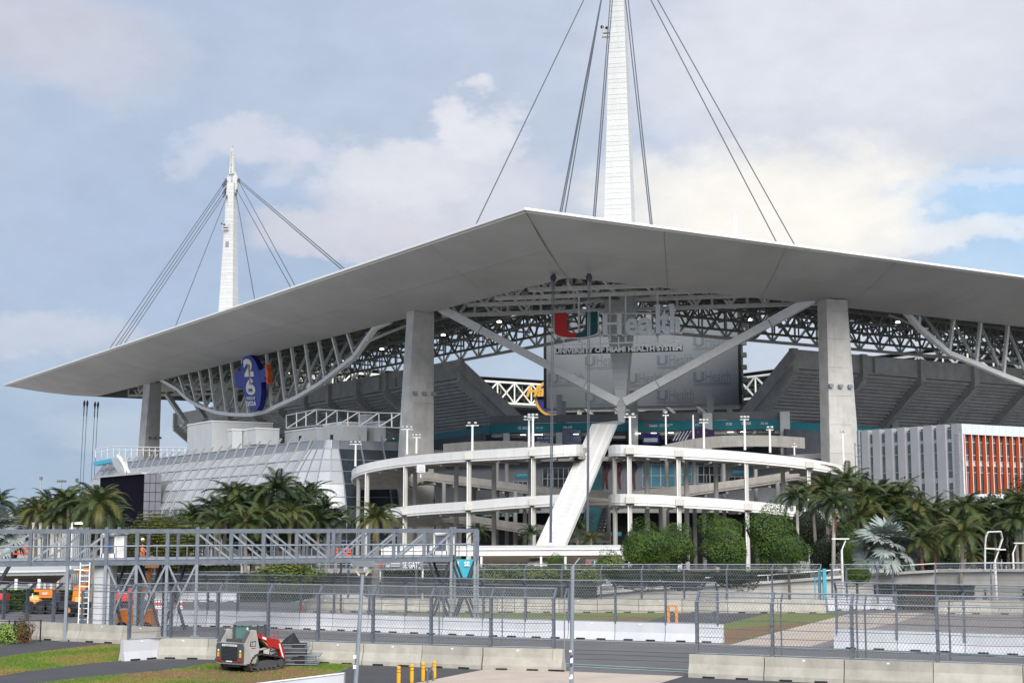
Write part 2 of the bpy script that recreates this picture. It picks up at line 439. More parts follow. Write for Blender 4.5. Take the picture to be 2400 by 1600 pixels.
# ---- cable-stayed masts
def mast(base, label, spire, zt=96.0):
    m = thing('stay_mast', label, 'mast', (base.x, base.y, 22.8), 'white cable masts rising through the canopy')
    ZC = 98.0 if spire else 104.0
    prof = [(22.8, .9), (27, 1.7), (34, 3.1), (42.5, 4.8), (47, 4.8), (60, 4.15), (75, 3.25), (96, 2.05), (104, 1.7)]
    def w(z):
        for (z0, a), (z1, b) in zip(prof, prof[1:]):
            if z <= z1: return a + (b - a) * (z - z0) / (z1 - z0)
        return prof[-1][1]
    def fr(mb, z0, z1, inset=0.0):
        a = []
        for z in (z0, z1):
            h = w(z) / 2 - inset
            for i, j in ((-1, -1), (1, -1), (1, 1), (-1, 1)): a.append(base + dx * (h * i) + dg * (h * j) + UP * z)
        mb.hexa(a)
    core = MB()
    for (z0, _), (z1, _) in zip(prof, prof[1:]): fr(core, z0, min(z1, ZC), .07) if z0 < ZC else None
    core.build('shaft_core', mat('mast_joint', (.40, .40, .37), .7), m)
    z = 22.8; k = 0
    while z < ZC - .1:
        h = min(1.0 if k % 3 else .62, ZC - z); mb = MB(); fr(mb, z + .018, z + h - .018); mb.build('cladding_panel', M['mast'], m); z += h; k += 1
    cap = MB(); fr0 = .9
    for i in (-1, 1):
        cap.ext([base + dx * (i * .3) + UP * (ZC - 3), base + dx * (i * 1.2) + UP * (ZC - 2.6), base + dx * (i * 1.8) + UP * (ZC - .6), base + dx * (i * 1.5) + UP * (ZC + 1.6), base + dx * (i * .6) + UP * (ZC + 3.4), base + UP * (ZC + 3.4)], dg * .8)
    cap.build('anchor_head', M['mast'], m)
    if spire:
        H0, H1 = 100.5, 107.5
        rust = mat('spire_rust', (.62, .56, .48), .7, 0, .4, 3.0, c2=(.28, .13, .06))
        sp = MB(); sp.beam(base + UP * H0, base + UP * H1, 1.4, 1.2, w2=.5, h2=.5, up=dg); sp.build('spire', M['mast'], m)
        sp = MB()
        for q in range(12): sp.beam(base - dg * (.78 - q * .035) + UP * (101 + q * .54) - dx * .25, base - dg * (.78 - q * .035) + UP * (101 + q * .54) + dx * .25, .1, .12)
        sp.beam(base - dg * .78 + dx * .2 + UP * 101, base - dg * .42 + dx * .1 + UP * 107.2, .1); sp.build('spire_ladder', rust, m)
        sp = MB(); sp.tube(base + UP * 107.5, base + UP * 108.6, .07); sp.tube(base - dx * 1.0 + UP * 100, base - dx * 1.0 + UP * 103.5, .05); sp.build('antenna', M['galvl'], m)
    pf = MB(); b = base - dx * (w(88) / 2 + .4) - dg * .6 + UP * (86 if not spire else 87)
    if spire: b = base - dx * .7 - dg * (w(87) / 2 + .5) + UP * 85
    pf.box(b, (1.8, 1.3, .18)); pf.box(b + UP * .6, (1.7, 1.2, .06))
    for i in (-.8, .8):
        for j in (-.55, .55): pf.tube(b + V((i, j, 0)), b + V((i, j, 1.6)), .05)
    for zz in (.8, 1.6): pf.path([b + V((-.8, -.55, zz)), b + V((.8, -.55, zz)), b + V((.8, .55, zz)), b + V((-.8, .55, zz)), b + V((-.8, -.55, zz))], .05)
    pf.build('maintenance_cradle', M['mast'], m)
    dv = MB(); dv.sphere(b + V((-.9, -.3, 1.5)), .3); dv.sphere(b + V((-.2, -.7, 1.2)), .26); dv.build('camera_dome', M['black'], m)
    if not spire: return m
    hb = MB(); hb.box(base - dg * (w(81) / 2 + .02) - dx * .25 + UP * 81, (.9, .12, 1.5), -.235); hb.build('access_hatch', mat('hatch_grey', (.22, .22, .22), .6), m)
    return m
m1 = mast(MAST1, 'nearer towering white mast running out of the top of the picture', False)
m2 = mast(V((MAST2.x, MAST2.y, 0)), 'farther white mast with rusty lattice spire beyond the left roof slope', True)
def stays(m, top, ends, r, zs=1.0):
    for k, (px, py, ox, oz) in enumerate(ends):
        E = PZ(px, py, 47.3); T = top + dx * ox + UP * oz
        d = (E - T).normalized(); E2 = E + d * (1.2 / max(.15, -d.z))
        MB().tube(T, E2, r, n=6, cap=False).build('stay_cable', M['cable'], m)
        MB().tube(T - d * .3, T + d * 3.0, .34, .2, n=8).build('cable_socket', M['cable'], m)
stays(m1, MAST1 + UP * 100, [(1118, 521, -1.6, 1), (1313, 494, -1.3, 0), (1317, 494, -1.1, 1), (1325, 495, -1.4, 0), (1391, 504, -.5, 1), (1395, 505, -.2, .5), (1524, 520, .5, 0), (1528, 521, .9, 1), (1816, 560, 1.6, 0), (1858, 566, 1.8, 1.2)], .085)
mb2 = V((MAST2.x, MAST2.y, 0))
stays(m2, mb2 + UP * 97, [(262, 809, -1.7, 2), (277, 803, -1.5, 1.4), (288, 797, -1.7, -.5), (300, 792, -1.6, -1.5), (415, 755, -1.2, -2.2), (596, 697, 1.3, -2), (679, 669, 1.5, -1), (690, 666, 1.9, 1.6), (799, 630, 1.8, 1.6), (804, 627, 2.0, 2)], .095)
# third, distant spire just showing over the roof
sp3 = thing('distant_spire', 'distant lattice spire tip just showing above the right roof slope', 'spire', P(1723, 560, 500))
a = P(1723, 560, 500); b = P(1723, 505, 500); mb = MB()
for i in (-.9, .9): mb.beam(a + V((i, 0, -6)), b + V((i * .35, 0, 0)), .3)
for k in range(14): zz = lerp(a, b, k / 14); mb.beam(zz - V((.8, 0, 0)), zz + V((.8, 0, .4)), .16)
mb.build('lattice', M['truss'], sp3); MB().tube(b, b + UP * 1.6, .1).build('lightning_rod', M['truss'], sp3)
# ---- white V struts and sloping foot
def pillar(base, lbl, w, d, ztop, flare_dir, zbase=0.0, rot=None):
    p = thing('support_pillar', lbl, 'pillar', (base.x, base.y, zbase), 'tall concrete pillars carrying the roof')
    xa, ya = rot
    def pr(mb, z0, z1, i=0.0):
        a = []
        for z in (z0, z1):
            fl = max(0.0, (20 - z)) * .12; ex = V((0, 0, 0))
            for (i1, j1) in ((-1, -1), (1, -1), (1, 1), (-1, 1)):
                hx = w / 2 - i + (fl if i1 == flare_dir else fl * .12) ; hy = d / 2 - i
                q = base + xa * (i1 * hx) + ya * (j1 * hy)
                a.append(q + UP * z)
        mb.hexa(a)
    zs = [zbase]
    while zs[-1] < ztop - 3.5: zs.append(zs[-1] + 4.4)
    zs.append(ztop)
    for z0, z1 in zip(zs, zs[1:]):
        mb = MB(); pr(mb, z0 + .02, z1 - .02); o = mb.build('cast_section', M['conc'], p)
    mb = MB(); pr(mb, zbase, ztop, .06); mb.build('joint_core', M['dconc'], p)
    tie = MB()
    for z0 in zs[:-1]:
        for i in (-.3, .3):
            for j in (1.2, 3.2):
                if z0 + j < ztop - .5: tie.box(base - ya * (d / 2) + xa * (i * w) + UP * (z0 + j), (.16, .04, .16), math.atan2(xa.y, xa.x))
    tie.build('tie_holes', M['dconc'], p, kind='stuff')
    fl = MB(); zf = 22.5 if ztop < 42.5 else 25.5
    zf = ztop - 13.5
    for q in (-.45, 0, .45):
        c = base - ya * (d / 2 + .35) + xa * (w * q) + UP * zf; fl.box(c, (.7, .35, .5), math.atan2(xa.y, xa.x)); fl.beam(c, c + ya * .5, .12)
    fl.build('floodlight', M['galvl'], p)
    return p
P1b = P(985, 735, 236); P1b.z = 0; P2b = P(1951, 707, 223.5); P2b.z = 0; P0b = P(357, 900, 358); P0b.z = 0
lx, ly = uL, uR
pillar(P1b, 'tall grey concrete pillar left of the curved ramp in the centre', 3.8, 2.6, 41.4, -1, 0, (uR * 1.0, uL * 1.0))
pillar(P2b, 'tall grey concrete pillar with flared foot at right of the ramps', 3.9, 2.5, 41.4, 1, 0, (V((.93, .37, 0)).normalized(), V((-.37, .93, 0)).normalized()))
pillar(P0b, 'distant grey concrete pillar on the glass pavilion roof at far left', 3.2, 3.2, 41.4, -1, 0, (V((.72, .69, 0)).normalized(), V((-.69, .72, 0)).normalized()))
p4 = S(24.0, 203, 0); pillar(S(19, 172, 0), 'concrete pillar hidden beyond the right picture edge', 4.9, 3.6, 41.4, 1, 0, (uR, uL))
vs = thing('mast_strut_frame', 'white V-shaped struts meeting the pointed foot of the near mast', 'struts', (MAST1.x, MAST1.y, 24))
front = dg * -1.2
for (px, py, ox, w) in ((1052, 733, -1, 2.0), (1885, 712, 1, 2.1)):
    A = PZ(px, py, 41.0) ; B = MAST1 + UP * 26.0 + dx * (ox * .5)
    mb = MB(); d = (B - A).normalized(); mb.beam(A - d * 1.5, A + d * 6, 2.2, 1.3); mb.build('strut_end', M['white'], vs)
    mb = MB(); mb.beam(A + d * 6.1, B - d * 6, 1.5, 1.2); mb.build('strut', M['white'], vs)
    mb = MB(); mb.beam(B - d * 5.9, B, 1.9, 1.3); mb.build('strut_end', M['white'], vs)
leg = thing('mast_leg_slab', 'broad sloping white slab leg running down from the mast tip', 'strut', G(1290, 1332))
A = [P(1387, 993, 214), P(1444, 993, 213)]
Bq = [P(1234, 1325, 151), P(1303, 1325, 150)]
off = V((.35, 1.6, .0))
mb = MB(); mb.hexa([Bq[0], Bq[1], Bq[1] + off, Bq[0] + off, A[0], A[1], A[1] + off, A[0] + off]); mb.build('slab', M['rwhite'], leg)
for f in (.3, .72):
    mb = MB(); a = lerp(A[0], A[1], f); b = lerp(Bq[0], Bq[1], f); e = (A[1] - A[0]).normalized() * .18; o = V((0, -.03, 0))
    mb.add([b - e + o, b + e + o, a + e + o, a - e + o], [(0, 1, 2, 3)]); mb.build('seam_strip', M['lip'], leg)
for k in range(1, 40):
    f = k / 40; mb = MB(); a = lerp(Bq[0], A[0], f); b = lerp(Bq[1], A[1], f); e = (A[0] - Bq[0]).normalized() * .03; o = V((0, -.012, 0))
    mb.add([a - e + o, b - e + o, b + e + o, a + e + o], [(0, 1, 2, 3)]); mb.build('panel_joint', mat('slab_joint', (.58, .575, .56), .6), leg)
mb = MB(); mb.hexa([A[0], A[1], A[1] + off, A[0] + off, P(1446, 985, 226), P(1464, 990, 225), P(1464, 992, 227), P(1446, 992, 228)]); mb.build('slab_head', M['letters'], leg)
# ---- tie-down cables hanging from the canopy corners
def tiedown(lbl, tops, bots, zt=None):
    t = thing('tie_down_cables', lbl, 'cables', bots[0], 'tie-down cable bundles under the canopy corners')
    for a, b in zip(tops, bots):
        d = (b - a).normalized()
        MB().tube(a + d * 2.5, b, .07, n=6).build('cable', M['cable'], t)
        mb = MB(); mb.tube(a, a + d * .8, .15, .34, 8); mb.tube(a + d * .8, a + d * 2.0, .34, .14, 8); mb.build('fork_socket', M['cable'], t)
        MB().tube(a + d * 2.0, a + d * 4.2, .15, n=8).build('cable_clamp', M['galvl'], t)
    return t
tt = [P(1294.5, 645, 199), P(1299, 645, 199.6), P(1378.5, 642, 197), P(1383, 642, 197.6)]
bb = [V((t_.x - .6, t_.y - 1, 1.0)) for t_ in tt]
bb = [P(1289, 1270, 150), P(1292, 1270, 150.4), P(1376, 1245, 158), P(1378.5, 1245, 158.5)]
tiedown('dark tie-down cables hanging in front of the white slab leg', tt, bb)
tt = [P(198, 938, 385), P(205, 938, 386), P(223, 941, 388), P(230, 941, 389)]
bb = [P(184, 1200, 383), P(191, 1200, 384), P(210, 1200, 386), P(217, 1200, 387)]
tiedown('four thin dark tie-down cables under the far left canopy corner', tt, bb)
# ---- hanging curved trusses with V struts
def hang(lbl, chord, struts, o, n, back, side):
    h = thing('hanging_truss', lbl, 'truss', PV(*chord[0], o, n), 'curved white trusses hanging under the canopy')
    pts = [PV(x, y, o, n) for x, y in chord]
    for a, b in zip(pts, pts[1:]):
        e = (b - a).normalized() * .15; MB().beam(a, b, .9, .75).build('chord', M['white'], h)
    mb = MB()
    for p in pts[1:-1]: mb.tube(p, p + UP * 1.2, .05); mb.box(p + UP * 1.2, (.5, .3, .3))
    mb.build('catwalk_lights', M['galv'], h, kind='stuff')
    for (x0, y0, x1, y1) in struts:
        a, b = PV(x0, y0, o, n), PV(x1, y1, o, n); a2 = a + UP * .0
        k = a + (b - a).normalized() * 2.2 + side * -.35
        mb = MB(); mb.beam(a, lerp(a, b, .12) + (b - a).cross(n).normalized() * 0, .55, .5); mb.beam(lerp(a, b, .12), b, .55, .5); mb.build('v_strut', M['truss'], h)
        c = a + n * back; c.z = a.z + .2
        MB().beam(b, c, .42, .4).build('v_strut', M['truss'], h)
        MB().beam(a, c, .22, .22).build('tie_bar', M['dtruss'], h)
        MB().beam(b + UP * 1.5 - side * .9, b + UP * 1.5 + side * .9, .3).build('clamp', M['galvl'], h)
oL = S(100, 20.6, 0); nL = uR.copy()
chL = [(379, 890), (397, 900), (418, 912), (434, 928), (450, 941), (480, 956), (510, 966), (545, 971), (590, 972), (625, 965), (660, 948), (700, 930), (750, 900), (800, 861), (832, 836), (857, 800), (880, 768), (915, 752)]
stL = [(420, 880, 435, 926), (443, 873, 459, 940), (467, 867, 482, 954), (491, 860, 505, 964), (516, 854, 531, 968), (542, 846, 557, 970), (568, 839, 583, 971), (596, 832, 611, 968), (624, 824, 638, 960), (653, 817, 669, 944), (683, 809, 699, 932), (715, 801, 731, 914), (746, 792, 763, 892), (779, 784, 798, 862), (813, 775, 832, 834), (880, 757, 862, 800)]
hang('white hanging truss with V struts under the left canopy slope', chL, stL, oL, nL, 6.5, uL)
oR = S(20.6, 100, 0); nR = uL.copy()
chR = [(2112, 720), (2125, 733), (2153, 767), (2188, 797), (2223, 827), (2285, 852), (2349, 879), (2400, 898), (2470, 915), (2560, 920)]
stR = [(2153, 729, 2153, 766), (2237, 732, 2224, 825), (2300, 739, 2287, 851), (2364, 745, 2351, 878), (2428, 752, 2415, 900), (2500, 759, 2486, 915)]
hang('white hanging truss with V struts under the right canopy slope', chR, stR, oR, nR, 6.5, -uR)
t = thing('roof_brace', 'two dark slanting braces beside the distant left pillar', 'brace', P(440, 960, 345))
for a, b in (((437, 908), (482, 982)), ((392, 925), (436, 990))): MB().beam(P(*a, 352), P(*b, 338), 1.1, .9).build('brace', M['dconc'], t)
# ---- upper seating stands seen from behind
def stand(lbl, o0, ud, un, n_t, xs, zt=37.6, fh=3.2, length=150, group='upper seating stands'):
    st = thing('seating_stand', lbl, 'grandstand', V((o0.x, o0.y, 20)), group)
    # fascia panels between pilasters xs (distances along ud)
    for a, b in zip(xs, xs[1:]):
        mb = MB(); mb.beam(o0 + ud * (a + .05) + UP * (zt - fh / 2), o0 + ud * (b - .05) + UP * (zt - fh / 2), .35, fh); mb.build('parapet_panel', M['dconc'], st)
    mb = MB(); mb.beam(o0 + UP * (zt + .1), o0 + ud * xs[-1] + UP * (zt + .1), .6, .2); mb.build('coping', M['conc'], st)
    for k, x in enumerate(xs):
        mb = MB(); c = o0 + ud * x; mb.beam(c + UP * (zt - fh - .8) - un * .5, c + UP * (zt + .3) - un * .5, 1.3, 1.0, up=un); mb.build('pilaster', M['dconc'] if k else M['conc'], st)
        mb = MB(); a = c + UP * (zt - fh - .9) + un * .2; b = c + un * 15.0 + UP * (zt - fh - 12.6)
        mb.beam(a - un * .6 + UP * .4, b, 1.2 if k else 1.5, 2.0, w2=1.0); mb.build('raker_beam', M['dconc'], st)
        if k == 0:
            mb = MB(); mb.beam(a - un * 1.6 + UP * 3.2 - ud * .9, b - UP * 0 + UP * 2.6 - ud * .9, .5, 2.2); mb.build('end_wall', M['dconc'], st)
    for i in range(n_t):
        mb = MB(); y = .35 + i * .72; z = zt - fh - .15 - i * .57
        p = o0 + un * y + UP * z; q = p + ud * xs[-1]
        mb.beam(p + UP * -.3, q + UP * -.3, .18, .62); mb.beam(p + un * .45 - UP * .05, q + un * .45 - UP * .05, .9, .14); mb.build('seating_step', M['dconc'], st)
    p = o0 + un * 1.5 + UP * (zt - fh + .3); q = p + ud * xs[-1]; p2 = o0 + un * (n_t * .72 + 1.4) + UP * (zt - fh - n_t * .57 + .4); q2 = p2 + ud * xs[-1]
    MB().hexa([p, q, q2, p2, p + UP * .3, q + UP * .3, q2 + UP * .3, p2 + UP * .3]).build('rake_slab', M['dconc'], st)
    for x, z0 in ((xs[1] + 5, 18), (xs[2] + 2, 18), (xs[3] if len(xs) > 3 else xs[-1], 18)):
        c = o0 + ud * x + un * 8.5
        mb = MB(); mb.beam(c + UP * z0, c + UP * (zt - fh - 7.4), 1.3, 1.3); mb.build('column', M['dconc'], st)
    mb = MB(); c = o0 + un * 9.5 + ud * .5; mb.beam(c + UP * 18, c + UP * (zt - fh - 8), 1.2, 1.2); mb.build('column', M['conc'], st)
    # speakers and boxes fixed to the fascia
    mb = MB(); mb.box(o0 + ud * (xs[1] + 4) - un * .5 + UP * (zt - 1.6), (2.6, .7, 2.8), math.atan2(ud.y, ud.x)); mb.build('speaker_box', M['letters'], st)
    mb = MB(); mb.box(o0 + ud * (xs[1] - 4) - un * .5 + UP * (zt - 1.8), (.5, .5, 2.0), math.atan2(ud.y, ud.x)); mb.build('downpipe_box', M['conc'], st)
    return st
oSL = PV(1085, 845, S(0, 44.5, 0), uR); oSL.z = 0
sl = [0.0]
for px, py in ((910, 881), (842, 893), (776, 910), (720, 922), (660, 933), (600, 944), (540, 955), (480, 966), (415, 976)):
    sl.append((PV(px, py, S(0, 44.5, 0), uR) - oSL).dot(uL))
stand('dark concrete upper stand behind the left pillar, seen from below', oSL, uL, uR, 15, sl)
oSR = PV(1855, 823, S(45.5, 0, 0), uL); oSR.z = 0
sr = [0.0]
for px, py in ((2018, 833), (2154, 846), (2279, 858), (2400, 868), (2540, 880)):
    sr.append((PV(px, py, S(45.5, 0, 0), uL) - oSR).dot(uR))
stand('dark concrete upper stand beyond the right pillar, seen from below', oSR, uR, uL, 16, sr)
# lower bodies of the stands: closed concourse walls behind them
bd = thing('concourse_block', 'dark concourse building under the stands with teal level bands', 'building', S(80, 60, 0))
def wallseg(a, b, z0, z1, m, th=.5, name='wall'):
    return MB().beam(V((a.x, a.y, (z0 + z1) / 2)), V((b.x, b.y, (z0 + z1) / 2)), th, z1 - z0).build(name, m, bd)
eL = S(240, 58, 0); cL = S(84, 58, 0); cR = S(52, 84, 0); eR = S(52, 220, 0)
# inside bowl: opposite stands so that no void shows
for a, b, n_, in ((S(214, 60, 0), S(214, 175, 0), -uL),):
    mb = MB()
    for i in range(24): mb.beam(a + n_ * (i * .9) + UP * (36 - i * .6), b + n_ * (i * .9) + UP * (36 - i * .6), .9, .5)
    mb.build('far_seating', M['dconc'], bd, kind='stuff')
mb = MB(); a, b = S(60, 180, 0), S(210, 180, 0)
for i in range(24): mb.beam(a - uR * (i * .9) + UP * (36 - i * .6), b - uR * (i * .9) + UP * (36 - i * .6), .9, .5)
mb.build('far_seating', M['dconc'], bd, kind='stuff')
mb = MB()
for a, b in ((S(214, 60, 0), S(214, 175, 0)), (S(60, 180, 0), S(210, 180, 0))): mb.beam(a + UP * 18, b + UP * 18, 2, 36)
mb.build('far_stand_wall', M['dconc'], bd)
# ---- video board seen from behind, printed with the health-system logo
BL = P(1281, 955, 293); BR = P(1732, 948, 282); bt = P(1281, 735, 293).z; BL.z = BR.z = (BL.z + BR.z) / 2
bx_ = (BR - BL); bw = bx_.length; bx_.normalize(); bn = V((bx_.y, -bx_.x, 0)); bn = -bn if bn.y > 0 else bn
bh = bt - BL.z
vb = thing('video_board', 'large grey banner-clad back of the video board behind the near mast', 'video board', BL)
mb = MB(); mb.ext([BL, BR, BR + UP * bh, BL + UP * bh], -bn * 2.2); mb.build('banner', M['board'], vb)
for x in (-.6, bw + .1):
    mb = MB(); mb.ext([BL + bx_ * x, BL + bx_ * (x + .5), BL + bx_ * (x + .5) + UP * bh, BL + bx_ * x + UP * bh], -bn * 2.8); mb.build('side_frame', M['black'], vb)
mb = MB()
for k in range(9): mb.box(BL + bx_ * (bw + .9) + UP * (k * bh / 8) - bn * 1.0, (1.2, 1.4, .9), math.atan2(bx_.y, bx_.x))
mb.build('equipment', M['dtruss'], vb)
mb = MB(); c_ = BL + bx_ * (bw + 1.6) + UP * (bh - 3.5) - bn; mb.tube(c_ - bn * -.6, c_ + bn * -2.4, 3.2, n=20); mb.build('speaker_cluster', M['black'], vb)
def ulogo(mb, o, x, u, w, h, n, dp, half=None):
    st = .28 * w; pts = []
    def outer(): return [(0, 1), (0, .22)] + [(w * .5 - w * .5 * math.cos(a), .22 - .22 * math.sin(a)) for a in [i * math.pi / 10 for i in range(1, 10)]] + [(w, .22), (w, 1)]
    def inner(): return [(w - st, 1), (w - st, .38)] + [(w * .5 + (w * .5 - st) * math.cos(a), .38 - .2 * math.sin(a)) for a in [i * math.pi / 10 for i in range(1, 10)]] + [(st, .38), (st, 1)]
    O, I = outer(), list(reversed(inner())); n_ = len(O)
    rng = range(n_ - 1) if half is None else (range(0, (n_ - 1) // 2) if half == 0 else range((n_ - 1) // 2, n_ - 1))
    f = lambda p: V(o) + x * p[0] + u * (p[1] * h) + n * dp
    for i in rng:
        q = [O[i], O[i + 1], I[i + 1], I[i]]
        mb.ext([f(p) for p in q], -n * max(dp * .9, .004))
def hlogo(o, x, u, h, n, par, m, name, dp=.05):
    mb = MB(); ulogo(mb, o, x, u, h * 1.1, h, n, dp); mb.build(name, m, par)
    text('Health', name, m, par, o + x * (h * 1.25), x * (h * 2.4), u * (h * 1.05), n, dp, -.01)
    mb = MB(); mb.ext([o + x * 0 - u * (h * .16) + n * dp, o + x * (h * 3.6) - u * (h * .16) + n * dp, o + x * (h * 3.6) - u * (h * .13) + n * dp, o - u * (h * .13) + n * dp], -n * .03); mb.build(name, m, par)
    text('UNIVERSITY OF MIAMI HEALTH SYSTEM', name, m, par, o - u * (h * .38), x * (h * 3.6), u * (h * .13), n, dp)
for (px, py) in ((1371, 858), (1540, 856), (1286, 898), (1470, 899), (1625, 895), (1372, 943), (1540, 938), (1625, 812), (1545, 774)):
    o_ = PV(px, py, BL + bn * .0, bn)
    hlogo(o_, bx_, UP, 2.0, bn, vb, M['print'], 'printed_logo')
mb = MB()                                 # legs and braces under the board
for k, f in enumerate((.17, .37, .62, .8, .95)):
    a = BL + bx_ * (bw * f) - bn * 1; mb.beam(V((a.x, a.y, 18)), a, .9, .9)
for f0, f1 in ((.2, .36), (.36, .52), (.63, .78), (.78, .95)):
    a = BL + bx_ * (bw * f0) - bn * .5; b = BL + bx_ * (bw * f1) - bn * .5; mb.beam(a, b - UP * 5.5, .5); 
mb.beam(BL - bn - UP * .4, BR - bn - UP * .4, .8, .8); mb.build('support_frame', M['truss'], vb)
# grey posts in front of board foot
for (x0, x1, y0) in ((1304, 1318, 925), (1657, 1667, 917), (1475, 1487, 915)):
    a = P((x0 + x1) / 2, y0, 262); w_ = (x1 - x0) * 262 / 3400; gp = MB(); gp.box((a.x, a.y, (a.z + 18) / 2), (w_, 1.0, a.z - 18)); gp.box((a.x + w_ * .8, a.y + 2, (a.z + 18) / 2 - .6), (w_ * .6, 3, a.z - 19)); gp.build('buttress', M['letters'], bd)
# ---- big letter sign
sg = thing('health_sign', 'large UHealth letter sign with red and green U in front of the mast', 'sign', P(1300, 830, 224))
so_ = P(1300, 797, 224.5); sx = V((1, -.235, 0)).normalized(); sn = V((-.235, -1, 0)).normalized()
def SP(px, py): return PV(px, py, so_, sn)
ul = SP(1301, 793); ur = SP(1402, 790); uw = (ur - ul).length; uh = SP(1301, 734).z - ul.z
mb = MB(); ulogo(mb, ul - UP * .15 - sx * .15 , sx, UP, uw + .3, uh + .3, sn, .25); mb.build('letter_outline', M['lip'], sg)
mb = MB(); ulogo(mb, ul, sx, UP, uw, uh, sn, .42, 0); o_ = mb.build('letter_u_left', M['red'], sg); o_['label'] = 'red left half of the U'
mb = MB(); ulogo(mb, ul, sx, UP, uw, uh, sn, .42, 1); o_ = mb.build('letter_u_right', M['green'], sg); o_['label'] = 'dark green right half of the U'
# serif letters of the word
def word():
    sc_ = (SP(1597, 786) - SP(1409, 789)).length; ht = SP(1520, 716).z - SP(1520, 787).z
    o = SP(1409, 789); base = UP * 0
    ws = [('H', 0, .31, .80), ('e', .305, .165, .58), ('a', .465, .205, .58), ('l', .665, .10, 1.0), ('t', .745, .11, .84), ('h', .84, .17, 1.0)]
    for ch, x0, w_, h_ in ws:
        if ch in 'lHh':
            mb = MB(); W_ = sc_ * w_; H_ = ht * h_; st = sc_ * .055
            def bar(a, b, c, d): mb.ext([o + sx * (sc_ * x0 + a) + UP * c, o + sx * (sc_ * x0 + b) + UP * c, o + sx * (sc_ * x0 + b) + UP * d, o + sx * (sc_ * x0 + a) + UP * d], sn * .45)
            sf = st * .45; tk = ht * .05
            if ch == 'l': bar(sf, sf + st, 0, H_); bar(0, st + 2 * sf, 0, tk); bar(0, sf, H_ - tk * 1.4, H_ - tk * .3)
            elif ch == 'H':
                st *= 1.1
                bar(sf, sf + st, 0, H_); bar(W_ - sf - st - .02 * sc_, W_ - sf - .02 * sc_, 0, H_); bar(sf + st, W_ - sf - st, H_ * .47, H_ * .57)
                for xx in (0, W_ - st - 2 * sf - .02 * sc_): bar(xx, xx + st + 2 * sf, 0, tk); bar(xx, xx + st + 2 * sf, H_ - tk, H_)
            else:
                bar(sf, sf + st, 0, H_); bar(0, st + 2 * sf, 0, tk); bar(0, sf, H_ - tk * 1.4, H_ - tk * .3)
                bar(W_ - sf - st, W_ - sf, 0, ht * .46); bar(W_ - st - 2 * sf, W_, 0, tk)
                c0 = [(sf + st, ht * .44), (sf + st, ht * .5), (W_ * .48, ht * .575), (W_ * .72, ht * .575), (W_ - sf, ht * .46), (W_ - sf - st, ht * .44), (W_ * .6, ht * .50)]
                mb.ext([o + sx * (sc_ * x0 + a) + UP * b for a, b in c0], sn * .45)
            mb.build('letter', M['signlet'], sg)
        else:
            text(ch, 'letter', M['signlet'], sg, o + sx * (sc_ * x0), sx * (sc_ * w_), UP * (ht * h_), sn, .45, .035)
word()
a, b = SP(1301, 808), SP(1598, 799); MB().beam(a, b, .18, .18).build('rule_line', M['lip'], sg)
mb = MB(); q = [SP(1301, 830), SP(1599, 822), SP(1599, 808), SP(1301, 816)]; mb.ext([p - sn * .3 for p in q], -sn * .25); mb.build('backing_strip', mat('sign_backing', (.05, .045, .05), .6), sg)
text('UNIVERSITY OF MIAMI HEALTH SYSTEM', 'lettering', M['signw'], sg, SP(1301, 829), SP(1598, 821) - SP(1301, 829), SP(1301, 816) - SP(1301, 829), sn, .2, .05)
for px in (1320, 1363, 1406, 1449, 1493, 1537, 1580): mb = MB(); a = SP(px, 800 - (px - 1300) * .03); mb.beam(V((a.x, a.y, a.z + 1.6)) - sn * .3, a - UP * 1.6 - sn * .3, .2); mb.build('hanger', M['lip'], sg)
mb = MB()
for py in (735, 760, 784):
    mb.beam(SP(1355, py) - sn * .6, SP(1590, py - 3) - sn * .6, .22)
for px in (1355, 1428, 1465, 1540): mb.beam(SP(px, 640) - sn * .6, SP(px, 800) - sn * .6, .28)
mb.build('sign_frame', M['white'], sg)
# ---- round event sign on the left hanging truss
fs_o = S(100, 18.6, 0); fn = -uR
fsg = thing('event_sign', 'blue football tournament sign with white 26 hanging on the left truss', 'sign', PV(590, 965, fs_o, fn))
def FP(x, y): return PV(x, y, fs_o, fn)
ell = []
for i in range(28):
    t = 2 * math.pi * i / 28; ell.append(FP(589 + (23 + 2 * math.sin(t)) * math.cos(t) + (8 * -math.sin(t)), 897 - 65 * math.sin(t)))
mb = MB(); mb.ext(ell, uR * 1.1); mb.build('disc', M['blue2'], fsg)
mb = MB(); mb.add([p - uR * .03 for p in ell], [tuple(range(28))]); mb.build('disc_face', M['blue'], fsg)
mb = MB(); mb.ext([FP(550, 872), FP(556, 868), FP(564, 868), FP(564, 878), FP(572, 876), FP(575, 905), FP(551, 908)], uR * 1.4); mb.build('side_arm', M['blue'], fsg)
mb = MB(); mb.ext([FP(x - 6, y) for x, y in ((606, 868), (620, 866), (627, 860), (629, 874), (626, 886), (630, 893), (606, 900))], uR * 1.4); mb.build('side_arm', M['blue'], fsg)
mb = MB(); mb.ext([FP(x - 4, y) for x, y in ((625, 854), (629, 855), (629, 864), (631, 867), (632, 880), (630, 886), (633, 896), (631, 900), (628, 897), (628, 886), (625, 880), (626, 868))], uR * 1.0); mb.build('orange_edge', M['orange'], fsg)
